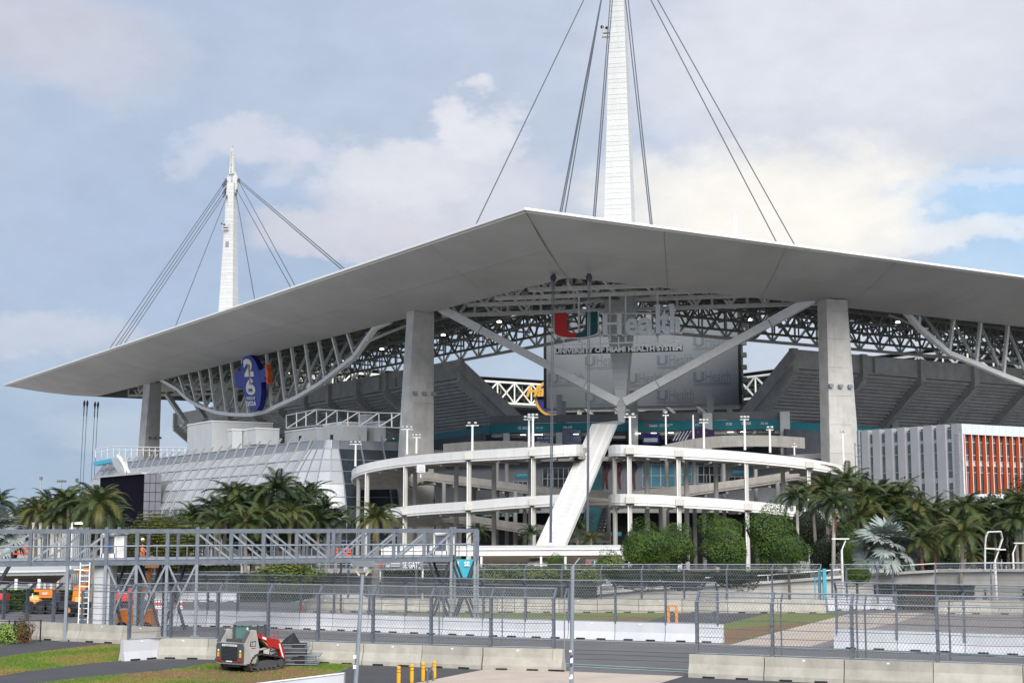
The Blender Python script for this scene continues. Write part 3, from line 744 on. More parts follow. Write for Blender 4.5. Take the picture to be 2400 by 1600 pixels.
def rbox(mb, x0, y0, x1, y1, sk=6, n=uR, dd=-.1):
    k = lambda x, y: FP(x - 2 + (y - 890) * .11, y) - uR * .06
    w_ = x1 - x0; h_ = y1 - y0; r = min(w_, h_) * .3; pts = []
    for cx, cy, a0 in ((x1 - r, y0 + r, -90), (x1 - r, y1 - r, 0), (x0 + r, y1 - r, 90), (x0 + r, y0 + r, 180)):
        for i in range(4): t = math.radians(a0 + i * 30); pts.append(k(cx + r * math.cos(t), cy + r * math.sin(t)))
    mb.add(pts, [tuple(range(len(pts)))])
k2_ = lambda x, y: FP(x - 2 + (y - 890) * .11, y) - uR * .06
for ch_, y0_, y1_ in (('2', 883, 841), ('6', 926, 886)): text(ch_, 'numeral', M['signw'], fsg, k2_(577, y0_), k2_(599, y0_ - 1) - k2_(577, y0_), k2_(577, y1_) - k2_(577, y0_), -uR, .04, .07)
mb = MB(); kk = lambda x, y: FP(x - 2 + (y - 890) * .11, y) - uR * .12
mb.add([kk(x, y) for x, y in ((586, 856), (590, 853), (593, 857), (592, 868), (590, 888), (593, 902), (585, 902), (588, 888), (587, 868))], [tuple(range(9))]); mb.build('trophy_print', M['gold'], fsg)
for s_, x0, x1, y0, y1, mm in (('FIFA', 583, 593, 919, 911, M['black']), ('WORLD CUP', 577, 597, 937, 930, M['signw']), ('2026', 577, 598, 951, 940, M['signw'])):
    text(s_, 'lettering', mm, fsg, kk(x0, y0), kk(x1, y0 - 1) - kk(x0, y0), kk(x0, y1) - kk(x0, y0), -uR, .06, .03)
# ---- guitar-club sign glimpsed beyond the board
hs = thing('round_letter_sign', 'blue disc sign with gold rim and letters peeping out left of the board', 'sign', P(1260, 960, 330))
c = P(1297, 932, 330); mb = MB(); mb.tube(c, c + V((0, 1, 0)), 4.3, n=28); mb.build('rim', mat('gold_sign', (.62, .33, .03), .5), hs)
mb = MB(); mb.tube(c - V((0, .08, 0)), c, 3.7, n=28); mb.build('disc', M['blue2'], hs)
a = P(1232, 931, 329); text('Hard', 'lettering', MATS['gold_sign'], hs, a, P(1312, 927, 329) - a, P(1235, 904, 329) - a, V((0, -1, 0)), .35, .04, .2)
# ------------------------------------------------------------------ helical ramps
def catmull(pts, n=3):
    o = []
    for i in range(len(pts) - 1):
        p0 = pts[max(i - 1, 0)]; p1 = pts[i]; p2 = pts[i + 1]; p3 = pts[min(i + 2, len(pts) - 1)]
        for k in range(n):
            t = k / n
            o.append(.5 * ((2 * p1) + (p2 - p0) * t + (2 * p0 - 5 * p1 + 4 * p2 - p3) * t * t + (3 * p1 - 3 * p2 + p3 - p0) * t ** 3))
    o.append(pts[-1]); return o
def ramp_part(par, outer, inner, nfront, ph=1.45, name='parapet_panel'):
    """outer, inner: parapet-top points; the first nfront stations carry white panels outside"""
    n = 3; O = catmull(outer, n); I = catmull(inner, n)
    for i in range(min(len(outer), len(inner)) - 1):
        a, b = i * n, (i + 1) * n
        for (L, white) in ((O, i < nfront), (I, False)):
            mb = MB(); h = ph if L is O else 1.05
            for k in range(a, b):
                p, q = L[k], L[k + 1]; d = (q - p); d.z = 0; d.normalize(); e = V((d.y, -d.x, 0)) * .12
                mb.hexa([p - e - UP * h, q - e - UP * h, q + e - UP * h, p + e - UP * h, p - e, q - e, q + e, p + e])
                if white:
                    s_ = -1 if (p - I[k]).dot(e) < 0 else 1
                    g = e * (s_ * 1.25)
                    mb.hexa([p + g * .8 - UP * (h * .78), q + g * .8 - UP * (h * .78), q + g * 1.5 - UP * (h * .78), p + g * 1.5 - UP * (h * .78), p + g * .8 - UP * (h * .74), q + g * .8 - UP * (h * .74), q + g * 1.5 - UP * (h * .74), p + g * 1.5 - UP * (h * .74)])
            mb.build(name, M['rwhite'] if white else M['rconc'], par)
        mb = MB()
        for k in range(a, b):
            p, q, r, s_ = O[k], O[k + 1], I[k + 1], I[k]; z0, z1 = -1.38, -1.05
            mb.hexa([p + UP * z0, q + UP * z0, r + UP * z0, s_ + UP * z0, p + UP * z1, q + UP * z1, r + UP * z1, s_ + UP * z1])
            if k % 2 == 0: mb.beam(lerp(p, s_, .04) - UP * 1.55, lerp(s_, p, .04) - UP * 1.55, .35, .5)
        mb.build('deck_slab', M['rconc'], par)
def pts(l): return [P(*t) if t[1] > 600 else V(t) for t in l]
def zz(outer, inner_xy): return [V((x, y, o.z)) for o, (x, y) in zip(outer, inner_xy)]
rl = thing('spiral_ramp', 'left of the two curved white-banded pedestrian ramps', 'ramp', (-6, 205, 0), 'curved pedestrian ramps at the stadium corner')
ou = pts([(1365, 1042, 191), (1348, 1041, 187.5), (1300, 1044, 187), (1200, 1050, 191), (1100, 1056, 197), (1000, 1064, 204.5), (925, 1073, 211), (870, 1083, 216), (838, 1093, 220), (826, 1104, 224), (832, 1114, 228), (855, 1121, 231), (-20, 232.3, 14.9), (-14, 231.3, 14.5), (-6, 229.5, 13.8), (2, 226, 13), (9, 220, 12.2), (14, 212, 11.6), (16, 203, 11.1), (14, 196, 10.8)])
inn = [(10.2, 198), (9.3, 195.4), (6, 194.4), (2.5, 197.3), (-2.5, 202.5), (-8, 209.5), (-12.3, 215.5), (-14.6, 219.3), (-15.8, 221.6), (-16.2, 223), (-16, 224.3), (-15.2, 225.2), (-13.6, 225.6), (-10.5, 225), (-5, 223), (.5, 219.5), (5.5, 214.5), (8.5, 209), (10, 203.5), (10.4, 200)]
ramp_part(rl, ou, zz(ou, inn), 11)
ol = pts([(1362, 1157, 191), (1348, 1157, 187.5), (1300, 1159, 187), (1200, 1165, 191), (1100, 1174, 197), (1000, 1181, 204.5), (940, 1187, 209), (912, 1192, 212), (902, 1200, 215), (906, 1208, 218), (-15, 221, 8.5), (-8, 223.5, 8), (2, 222, 7), (10, 216, 6.2), (14, 208, 5.6)])
inn2 = [(10.2, 198), (9.3, 195.4), (6, 194.4), (2.5, 197.3), (-2.5, 202.5), (-8, 209.5), (-10, 212.5), (-11.2, 214), (-11.8, 215), (-11.6, 216), (-9.5, 216.8), (-5, 217.5), (1, 215.5), (6, 211), (9, 205)]
ramp_part(rl, ol, zz(ol, inn2), 10)
ob = pts([(1338, 1044, 203), (1290, 1038, 210), (1215, 1033, 218), (1120, 1034, 226), (1040, 1040, 231.5)])
ramp_part(rl, ob, [p + V((.5, 5.5, 0)) for p in ob], 0, 1.7)
rr_ = thing('spiral_ramp', 'right of the two curved white-banded pedestrian ramps', 'ramp', (36, 205, 0), 'curved pedestrian ramps at the stadium corner')
our = pts([(1428, 1047, 194), (1436, 1042, 189.5), (1470, 1042, 187), (1540, 1045, 187.5), (1600, 1049, 189), (1700, 1055, 193), (1800, 1064, 197.5), (1880, 1073, 201), (1940, 1083, 203.5), (1982, 1093, 206.5), (1998, 1103, 211), (1990, 1112, 215), (47, 218.4, 14.7), (42, 219.8, 14.2), (36, 220.8, 13.6), (29, 220.5, 12.9), (22, 216, 12.2), (17.5, 209, 11.5), (15, 201, 11)])
innr = [(14.6, 200), (15.4, 196.5), (18, 194.4), (20.5, 194.8), (23.5, 196.4), (28, 200), (34, 204), (38.5, 207), (41.3, 209.2), (43.2, 211), (43.7, 212.3), (43.3, 213.3), (42, 213.8), (39, 214), (35, 214.3), (30, 214), (25.5, 211.5), (21.5, 206.5), (18.3, 201.8)]
ramp_part(rr_, our, zz(our, innr), 11)
olr = pts([(1428, 1162, 194), (1436, 1157, 189.5), (1470, 1157, 187), (1540, 1159, 187.5), (1600, 1163, 189), (1700, 1169, 193), (1800, 1178, 197.5), (1880, 1188, 201), (1935, 1200, 204), (1965, 1212, 208)])
ramp_part(rr_, olr, zz(olr, innr), 9)
obr = pts([(1563, 1041, 205), (1620, 1029, 212), (1690, 1021, 219), (1800, 1020, 223), (1885, 1025, 225.5)])
ramp_part(rr_, obr, [p + V((-.5, 5.5, 0)) for p in obr], 0, 1.7)
# columns, light boxes and light poles on the ramps
def zon(px, y0, y1, Y): return P(px, y0, Y).z, P(px, y1, Y).z
def outer_Y(px, L):
    for a, b in zip(L, L[1:]):
        xa = CX + FPX * a.x / a.y; xb = CX + FPX * b.x / b.y
        if min(xa, xb) <= px <= max(xa, xb): t = (px - xa) / (xb - xa + 1e-9); return lerp(a, b, t)
    return None
colw = mat('column_white', (.50, .49, .46), .6, 0, .1, .6, streak=.25)
colg = mat('column_grey', (.34, .335, .32), .75, 0, .12, .6, streak=.25)
for par, U, Lw, cols in ((rl, ou[:11], ol[:9], (862, 952, 1100, 1251)), (rr_, our[:11], olr, (1475, 1590, 1748, 1894))):
    for px in cols:
        q = outer_Y(px, U); mb = MB(); mb.tube(V((q.x, q.y + .5, .0)), V((q.x, q.y + .5, q.z - 1.4)), .31, n=10); mb.build('column', colw, par, smooth=False)
        MB().tube(V((q.x - .25, q.y - .1, 0)), V((q.x - .25, q.y - .1, q.z - 1.4)), .08, n=5).build('drain_pipe', M['lip'], par)
        if px != 862:
            for L_ in ((U, Lw) if px > 940 else (U,)):
                q2 = outer_Y(px, L_)
                if q2 is None or (px in (952, 1748) and L_ is U): continue
                mb = MB(); mb.box((q2.x, q2.y - .35, q2.z - .75), (1.15, .7, .85)); mb.build('light_box', mat('box_beige', (.52, .50, .46), .7), par)
                MB().beam((q2.x - .5, q2.y - .3, q2.z - 1.35), (q2.x + .5, q2.y - .3, q2.z - 1.35), .3, .12).build('light_box_bracket', M['dark'], par)
    for px in ((838,) if par is rl else (1437,)):
        q = outer_Y(px, U) or U[0]; MB().tube(V((q.x + .2, q.y + .5, 0)), V((q.x + .2, q.y + .5, q.z - 1.4)), .31, n=10).build('column', colg, par)
for par, L_, idx in ((rl, zz(ou, inn), (3, 4, 5, 7, 9, 13, 15, 17)), (rr_, zz(our, innr), (2, 4, 5, 7, 9, 13, 15, 17))):
    for i in idx:
        q = L_[i]; MB().tube(V((q.x, q.y, 0)), V((q.x, q.y, q.z - 1.3)), .32, n=10).build('column', colg, par)
for par, L_, idx in ((rl, ou, (14, 15, 16, 17)), (rr_, our, (13, 15, 16))):
    for i in idx:
        q = L_[i]; MB().tube(V((q.x, q.y, 0)), V((q.x, q.y, q.z - 1.3)), .32, n=10).build('column', colg, par)
for i, (px, y0, par) in enumerate(((1165, 1070, rl), (1188, 1070, rl), (1562, 1060, rr_), (1626, 1062, rr_), (1695, 1066, rr_), (1770, 1070, rr_))):
    a = P(px, y0, 224); MB().tube(V((a.x, a.y, 0)), a, .31, n=10).build('column', colg, par)
def lamp_pole(px, ytop, ybot, Y, lbl, heads=3, wide=1.6, r=.13):
    a = P(px, ybot, Y); b = P(px, ytop, Y); b.x = a.x
    t = thing('light_pole', lbl, 'light pole', a, 'white light poles standing on the ramps')
    MB().tube(a, b, r * 1.25, r, n=8).build('pole', M['lip'], t)
    MB().beam(b - V((wide / 2, 0, .1)), b + V((wide / 2, 0, -.1)), .12).build('crossarm', M['lip'], t)
    for k in range(heads):
        x = -wide / 2 + wide * (k + .5) / heads; c = b + V((x, -.2, .25))
        mb = MB(); mb.box(c, (.36, .36, .26), .3 * (k - 1)); mb.build('floodlight', M['galvl'], t)
        mb = MB(); mb.box(c + V((0, -.19, 0)), (.30, .03, .20)); mb.build('lens', M['letters'], t)
lamp_pole(954, 1004, 1064, 208, 'light pole on the left ramp in front of the left concrete pillar', 3, 1.7)
lamp_pole(976, 1023, 1062, 206.5, 'shorter light pole just right of the left concrete pillar edge', 3, 1.3)
lamp_pole(1107, 995, 1056, 197, 'light pole left of the drink kiosk on the left ramp', 2, 1.7)
lamp_pole(1240, 981, 1047, 190, 'left pole of the close pair beside the blue drink sign', 3, 1.4)
lamp_pole(1249, 976, 1047, 189, 'right pole of the close pair beside the blue drink sign', 3, 1.4)
lamp_pole(1477, 975, 1042, 188, 'twin-headed light pole just right of the mast foot', 2, 1.5)
lamp_pole(1561, 971, 1041, 188.5, 'slim street-lamp pole between mast foot and flag mural', 1, .8, .09)
lamp_pole(1625, 972, 1028, 214, 'plain white pole without lamps on the right ramp', 0, .1, .12)
lamp_pole(1650, 988, 1050, 191, 'light pole right of the flag mural on the right ramp', 3, 1.2)
lamp_pole(1746, 981, 1054, 195, 'light pole with stacked floodlights midway along the right ramp', 3, 1.2)
lamp_pole(1805, 1005, 1060, 198, 'light pole with lamp leaning left near the right pillar', 2, 1.0)
lamp_pole(1862, 1044, 1066, 200, 'shortest light pole near the right end of the ramp', 1, .7, .09)
lamp_pole(1977, 1015, 1088, 206, 'light pole in front of the right pillar foot', 2, .9)
lamp_pole(833, 1039, 1092, 220, 'light pole at the left tip of the left ramp', 3, 1.8)
# glazed lamp box hanging under the left ramp
t = thing('speaker_unit', 'square white loudspeaker hanging under the left ramp', 'speaker', P(986, 1098, 203)); a = P(986, 1098, 203); MB().box(a, (1.1, .9, 1.0), .25).build('cabinet', M['rwhite'], t); MB().box(a + V((.12, -.47, 0)), (.8, .04, .75), .25).build('grille', M['letters'], t); MB().tube(a - UP * .5, a - UP * 1.2, .1).build('bracket', M['lip'], t)
# ------------------------------------------------------------------ corner concourse
K = V((20, 241, 0)); fdir = dx.copy(); fnn = -dg
def F(px, py, off=0.0): return PV(px, py, K - fnn * 0 + fnn * off, fnn)
def fq(x0, y0, x1, y1, off=0.03): return [F(x0, y1, off), F(x1, y1, off), F(x1, y0, off), F(x0, y0, off)]
def fl_(a, z): a = a.copy(); a.z = z; return a
A0, B0 = F(1010, 1100), F(1960, 1100)
def slab(a, b, z0, z1, m, name, off=0.0, th=.5, par=None):
    a = fl_(a, 0) + fnn * off; b = fl_(b, 0) + fnn * off; return MB().ext([a + UP * z0, b + UP * z0, b + UP * z1, a + UP * z1], -fnn * th).build(name, m, par or bd)
slab(A0, B0, 9.4, 17.6, M['wall'], 'club_level_wall')
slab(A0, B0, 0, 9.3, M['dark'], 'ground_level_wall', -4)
slab(A0, B0, 8.7, 9.35, M['dconc'], 'floor_slab', 2, 8)
slab(A0, B0, 17.2, 17.9, M['dconc'], 'floor_slab', 3, 22)
A1, B1 = F(1150, 1000, -8), F(1832, 1000, -8)
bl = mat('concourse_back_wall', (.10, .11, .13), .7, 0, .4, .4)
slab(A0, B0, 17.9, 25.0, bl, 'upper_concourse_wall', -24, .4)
def teal_band(a, b, z0, z1, name='teal_fascia'):
    d = (b - a).normalized(); MB().beam(V((a.x, a.y, (z0 + z1) / 2)), V((b.x, b.y, (z0 + z1) / 2)), .5, z1 - z0).build(name, M['teal'], bd)
teal_band(A1, B1, 22.7, 24.3)
slab(F(1150, 1000, -8), F(1832, 1000, -8), 24.35, 25.7, mat('railing_mesh_grey', (.17, .175, .19), .7, 0, .2, .4), 'railing_panel', 0, .2)
slab(F(1150, 1000, -8), F(1832, 1000, -8), 22.0, 22.68, M['dconc'], 'soffit', -.6, 14)
teal_band(V((A1.x, A1.y, 0)), S(240, 56, 0), 22.4, 24.0); teal_band(V((B1.x, B1.y, 0)), S(56, 220, 0), 22.4, 24.0)
for a, b in ((A0, S(240, 50, 0)), (B0, S(50, 220, 0))):
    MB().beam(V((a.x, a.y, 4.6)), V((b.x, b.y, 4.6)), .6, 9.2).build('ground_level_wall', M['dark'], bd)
    MB().beam(V((a.x, a.y, 13.5)), V((b.x, b.y, 13.5)), .6, 8.2).build('side_wall', M['dconc'], bd)
    MB().beam(V((a.x, a.y, 18.1)) - UP * .2, V((b.x, b.y, 18.1)), 14, .7).build('floor_slab', M['dconc'], bd)
    n = (V((b.x - a.x, b.y - a.y, 0))).normalized(); n = V((n.y, -n.x, 0)); n = n if n.y > 0 else -n
    MB().beam(V((a.x, a.y, 20.3)) + n * 10, V((b.x, b.y, 20.3)) + n * 10, .4, 4.5).build('upper_back_wall', bl, bd)
    MB().beam(V((a.x, a.y, 18.9)), V((b.x, b.y, 18.9)), .3, 1.3).build('balustrade_wall', M['rconc'], bd)
for px in (1187, 1245, 1310, 1483, 1657, 1838):
    a = F(px, 1000, -7.6); w_ = 1.1
    MB().bx(a.x - w_ / 2, a.x + w_ / 2, a.y - .5, a.y + .5, 17.9, 22.6).build('concourse_column', M['letters'], bd)
    if px in (1657, 1483, 1838): MB().bx(a.x - .8, a.x + .8, a.y - .9, a.y + .2, 17.9, 25.5).build('concourse_column', M['letters'], bd)
# lit strips, kiosks and signs on the upper concourse
for px in (1226, 1266, 1402, 1495, 1532, 1572, 1616, 1712, 1742, 1255, 1350):
    a = F(px, 1009, -6.5); a.z = 22.2; MB().box(a, (.9, .25, .07)).build('strip_lamp', M['lampw'], bd)
def shop(x0, y0, x1, y1, m, name, off=-9, s=None, tm='signw', ty=None, lab=None, cat='sign', tn='concourse_sign'):
    t = thing(tn, lab, cat, F(x0, y1, off)); MB().ext(fq(x0, y0, x1, y1, off), -fnn * .35).build(name, m, t)
    if s:
        yy0, yy1 = ty or (y0 + (y1 - y0) * .25, y1 - (y1 - y0) * .25); mx_ = (x1 - x0) * .07
        o = F(x0 + mx_, yy1, off + .03); text(s, 'lettering', M[tm], t, o, F(x1 - mx_, yy1, off + .03) - o, F(x0 + mx_, yy0, off + .03) - o, fnn, .03, .02)
    return t
navy = mat('navy_sign', (.03, .05, .16), .5); M['navy'] = navy
M['dk2'] = mat('charcoal_sign', (.035, .04, .05), .6)
shop(1257, 1021, 1298, 1031, navy, 'panel', -6, 'BUD LIGHT', lab='navy drink sign reading BUD LIGHT above the left ramp')
shop(1196, 1009, 1231, 1016, M['dk2'], 'panel', -8.5, 'ITALIAN ICE', 'letters', lab='dark kiosk sign under the teal band left of the drink sign')
shop(1198, 1020, 1228, 1026, M['dk2'], 'panel', -8.5, 'ICE CREAM', 'letters', lab='small dark ice cream sign at left of the drink sign')
shop(1727, 1008, 1764, 1015, M['dk2'], 'panel', -8.5, 'ALL BEEF HOT DOGS', 'letters', lab='dark hot dog sign under the teal band left of the pizza sign')
shop(1773, 1008, 1815, 1015, M['dk2'], 'panel', -8.5, 'PIZZA & COFFEE', 'letters', lab='dark pizza sign next to the hot dog sign')
t = shop(1258, 1032, 1296, 1043, mat('kiosk_blue', (.25, .38, .5), .6), 'counter', -6, lab='pale blue kiosk counter below the drink sign', cat='kiosk', tn='kiosk')
for px in (1268, 1276, 1287): MB().box(F(px, 1038, -5.7), (.35, .3, .6)).build('canister', M['blue2'], t)
t = shop(1318, 1006, 1362, 1040, mat('poster_blue', (.05, .10, .2), .6, 0, .5, .5, c2=(.2, .22, .3)), 'panel', -7.5, lab='tall dark blue mural panel between drink sign and slab leg', cat='mural', tn='mural')
t = thing('flag_mural', 'purple curved mural with stars and pale stripes on the upper concourse', 'mural', F(1600, 1035, -6))
pur = mat('mural_purple', (.035, .02, .10), .6)
MB().ext([F(x, y, -6) for x, y in ((1570, 1034), (1674, 1024), (1674, 1008), (1655, 1004), (1620, 1004), (1600, 1009), (1583, 1022))], -fnn * .3).build('panel', pur, t)
for k in range(5):
    x = 1576 + k * 7; MB().ext([F(x, 1032, -5.95), F(x + 3, 1032, -5.95), F(x + 13 + k, 1012 - k, -5.95), F(x + 11 + k, 1012 - k, -5.95)], -fnn * .02).build('stripe', M['lip'], t)
for cx_, cy_, r_ in ((1616, 1017, 4.5), (1636, 1012, 4.5), (1655, 1014, 3.5)):
    st = []
    for i in range(10):
        r = r_ if i % 2 == 0 else r_ * .42; an = math.pi / 2 + i * math.pi / 5; st.append(F(cx_ + r * math.cos(an), cy_ - r * math.sin(an), -5.93))
    MB().ext(st, -fnn * .02).build('star', mat('star_pink', (.30, .12, .14), .6), t)
# see-through gaps between the stands (bright far side) and dark kiosks
for (x0, x1, y0, y1, m_, lb) in ((1432, 1470, 1012, 1030, 'dk2', 'dark kiosk right of the slab leg head'), (1505, 1545, 1014, 1038, 'blue2', 'blue-black drinks kiosk on the upper concourse')):
    t = thing('kiosk', lb, 'kiosk', F(x0, y1, -8)); MB().ext(fq(x0, y0, x1, y1, -8), -fnn * 3).build('booth', M[m_], t)
    MB().ext(fq(x0 + 4, (y0 + y1) / 2, x1 - 4, y1 - 3, -7.9), -fnn * .2).build('counter', M['letters'], t)
# railings along the upper concourse edge
t = thing('concourse_railing', 'grey horizontal bar railing along the upper concourse edge', 'railing', F(1360, 1040, 1))
for x0, x1 in ((1240, 1372), (1440, 1565)):
    for k in range(5):
        a = F(x0, 1040, 2); b = F(x1, 1040, 2); a.z = b.z = 18.0 + .25 * k; MB().tube(a, b, .035, n=4).build('rail', M['galvl'], t)
    for k in range(int((x1 - x0) / 14)):
        a = F(x0 + 14 * k, 1040, 2); a.z = 17.8; MB().tube(a, a + UP * 1.3, .05, n=4).build('post', M['galvl'], t)
# band lettering
def bandtxt(s, x0, x1, y0, y1, m='signw'):
    o = F(x0, y1, -7.7); text(s, 'band_lettering', M[m], bd, o, F(x1, y1, -7.7) - o, F(x0, y0, -7.7) - o, fnn, .04, .02)
bandtxt('SE 300', 1214, 1236, 999, 1006); bandtxt('340-339', 1320, 1341, 998, 1004); bandtxt('Health', 1522, 1541, 994, 1000); bandtxt('UNIVERSITY OF MIAMI', 1546, 1576, 993, 996); bandtxt('HEALTH SYSTEM', 1546, 1568, 997, 1000)
bandtxt('330-331', 1628, 1650, 992, 998); bandtxt('SE 300', 1738, 1760, 988, 995); bandtxt('327-328', 1701, 1715, 990, 996); bandtxt('325-326', 1783, 1800, 989, 994); bandtxt('341-342', 1256, 1273, 1000, 1004)
mb = MB(); ulogo(mb, F(1513, 1000, -7.7), fdir, UP, .55, .5, fnn, .04); mb.build('band_logo', M['red'], bd)
# club level windows and doors
def window(x0, y0, x1, y1, cols, rows, m, kind='window'):
    w = MB().ext(fq(x0, y0, x1, y1, .05), -fnn * .03).build(kind, M['black'], bd)
    for i in range(cols):
        for j in range(rows):
            a = x0 + (x1 - x0) * i / cols + .7; b = x0 + (x1 - x0) * (i + 1) / cols - .7; c = y0 + (y1 - y0) * j / rows + .7; d = y0 + (y1 - y0) * (j + 1) / rows - .7
            MB().add(fq(a, c, b, d, .09), [(0, 1, 2, 3)]).build('pane', m, w)
    mb = MB()
    for i in range(cols + 1): x = x0 + (x1 - x0) * i / cols; mb.beam(F(x, y0, .12), F(x, y1, .12), .1)
    for j in range(rows + 1): y = y0 + (y1 - y0) * j / rows; mb.beam(F(x0, y, .12), F(x1, y, .12), .1)
    mb.build('mullion', M['letters'], w)
window(1272, 1096, 1345, 1146, 6, 2, M['glass']); window(1505, 1087, 1548, 1141, 2, 2, M['gglass']); window(1549, 1087, 1582, 1141, 2, 2, M['gglass'])
window(1597, 1090, 1634, 1132, 3, 2, M['gglass']); window(1636, 1092, 1690, 1132, 4, 2, M['glass'])
for x0, x1, n_ in ((1204, 1236, 3), (1708, 1766, 4), (1283, 1292, 1), (1656, 1674, 2)):
    window(x0, 1112 if n_ < 3 else (1128 if x0 < 1300 else 1117), x1, 1156 if n_ == 1 else (1134 if n_ != 3 else 1142), n_, 1, M['glass'], 'door')
shop(1209, 1109, 1237, 1120, M['teal2'], 'panel', .2, 'CLUB & SUITE', ty=(1111, 1114), lab='teal club and suite sign on the club level left of the slab leg')
shop(1716, 1101, 1760, 1112, M['teal2'], 'panel', .2, 'CLUB & SUITE LEVEL', ty=(1103, 1106), lab='teal club and suite sign on the club level at right')
shop(1127, 1202, 1206, 1211, M['teal'], 'panel', 1.5, 'SE 100', ty=(1204, 1209), lab='dim teal band sign above the ground level doors')
shop(1414, 1246, 1434, 1255, M['teal2'], 'screen', 1.5, None, lab='left small teal screen glowing in the dark entrance', cat='screen', tn='entrance_screen')
shop(1437, 1246, 1456, 1255, M['teal2'], 'screen', 1.5, None, lab='right small teal screen glowing in the dark entrance', cat='screen', tn='entrance_screen')
mur = mat('mural_rust', (.17, .045, .04), .6, 0, .55, 1.3, c2=(.03, .03, .04)); mur2 = mat('mural_teal', (.02, .16, .18), .6, 0, .5, .5, c2=(.02, .05, .07))
for i, (px, lb) in enumerate(((1418, 'left player mural in rust tones on the club wall'), (1448, 'middle player mural in dark red tones on the club wall'), (1482, 'right player mural with dark shirt on the club wall'))):
    t = thing('player_mural', lb, 'mural', F(px, 1146, .1), 'printed player murals on the club wall')
    MB().ext([F(px + x, y, .1) for x, y in ((-8, 1146), (-5, 1118), (-6, 1100), (-3, 1098), (-3, 1078), (3, 1078), (4, 1098), (8, 1100), (6, 1120), (8, 1146), (3, 1146), (0, 1125), (-3, 1146))], -fnn * .03).build('lower_print', mur, t)
    MB().ext([F(px + x, y, .16) for x, y in ((-7, 1108), (-12, 1096), (-8, 1086), (-3, 1084), (-2, 1077), (3, 1077), (3, 1084), (9, 1086), (13, 1096), (7, 1108))], -fnn * .03).build('upper_print', M['dk2'] if i == 2 else mur, t)
t = thing('wall_mural', 'dim teal and blue mural wall beside the escalator', 'mural', F(1400, 1200, 3)); MB().ext([F(1350, 1290, 3), F(1412, 1290, 3), F(1412, 1090, 3), F(1395, 1090, 3)], -fnn * .2).build('panel', mur2, t)
t = thing('escalator', 'dark escalator climbing behind the slab leg', 'escalator', F(1395, 1290, 6))
for off in (0, 10): 
    MB().beam(F(1388 + off, 1300, 6), F(1424 + off * .6, 1170, 2), .25, .9).build('balustrade', M['dk2'], t)
for k in range(16): a = lerp(F(1390, 1298, 6), F(1426, 1172, 2), k / 16); MB().box(a + V((.3, 0, 0)), (.9, .5, .08)).build('step', M['letters'], t)
# ticket-hall canopy roof in front (low white roof)
er = thing('entrance_canopy', 'long low white entrance canopy roof under the ramps', 'canopy', P(1250, 1330, 150))
def lowroof(x0, x1, yt0, yt1, yb, Y0, Y1, par, m=M['rwhite']):
    a, b = P(x0, yt0, Y0), P(x1, yt1, Y1); h = a.z - P(x0, yb, Y0).z
    MB().hexa([a - UP * h, b - UP * h, b - UP * h + V((0, 7, 0)), a - UP * h + V((0, 7, 0)), a, b, b + V((0, 7, .2)), a + V((0, 7, .2))]).build('roof_slab', m, par)
    MB().beam(a - V((0, .1, .08)), b - V((0, .1, .08)), .15, .14).build('roof_trim', M['lip'], par)
    return a, b, h
a, b, h = lowroof(893, 1480, 1286, 1283, 1303, 150, 150, er)
for px in (925, 1128, 1268, 1325, 1440, 1460): q = P(px, 1300, 149); MB().tube((q.x, q.y, 0), (q.x, q.y, a.z - h), .12, n=8).build('post', M['lip'], er)
sof = mat('canopy_soffit_tan', (.34, .28, .22), .8, 0, .15, .3)
q = P(1110, 1306, 153); MB().ext([P(1128, 1303, 150.5), P(1460, 1303, 150.5), P(1460, 1322, 156), P(1128, 1322, 156)], UP * .1).build('soffit', sof, er)
for yy in (1312, 1322): MB().beam(P(1150, yy, 155), P(1480, yy - 1, 155), .14, .14).build('rail', M['lip'], er)
t = thing('gate_sign', 'grey gate sign with large white letters SE GATE', 'sign', P(900, 1345, 130))
MB().ext([P(888, 1333, 130), P(992, 1333, 130), P(992, 1313, 130), P(888, 1313, 130)], V((0, .4, 0))).build('panel', mat('sign_grey', (.20, .20, .21), .7), t)
o = P(944, 1331, 129.8); text('SE GATE', 'lettering', M['signw'], t, o, P(985, 1331, 129.8) - o, P(944, 1314, 129.8) - o, V((0, -1, 0)), .1, .03)
o = P(904, 1329, 129.8); text('Health', 'lettering', M['signw'], t, o, P(914, 1329, 129.8) - o, P(904, 1320, 129.8) - o, V((0, -1, 0)), .05, .02)
MB().ext([P(893, 1329, 129.8), P(897, 1329, 129.8), P(897, 1318, 129.8), P(893, 1318, 129.8)], V((0, .05, 0))).build('logo_bar', M['red'], t)
for y_ in (1318, 1324): MB().ext([P(916, y_ + 3, 129.8), P(937, y_ + 3, 129.8), P(937, y_, 129.8), P(916, y_, 129.8)], V((0, .05, 0))).build('text_strip', M['letters'], t)
for px in (890, 990): q = P(px, 1345, 130); MB().tube((q.x, q.y + .3, 0), (q.x, q.y + .3, P(px, 1330, 130).z), .09).build('post', M['lip'], t)
t = thing('gate_banner', 'bright teal gate banner with letters SE SE on the end tower', 'banner', P(1090, 1350, 112))
MB().ext([P(1065, 1353, 112), P(1109, 1353, 112), P(1109, 1310, 112), P(1065, 1310, 112)], V((0, .3, 0))).build('panel', M['teal2'], t)
for x0, x1 in ((1068, 1076), (1088, 1101)):
    o = P(x0, 1326, 111.9); text('SE', 'lettering', M['signw'], t, o, P(x1, 1326, 111.9) - o, P(x0, 1315, 111.9) - o, V((0, -1, 0)), .05, .03)
t = thing('low_logo_sign', 'grey sign with red and green U logo under the entrance canopy', 'sign', P(1373, 1326, 140))
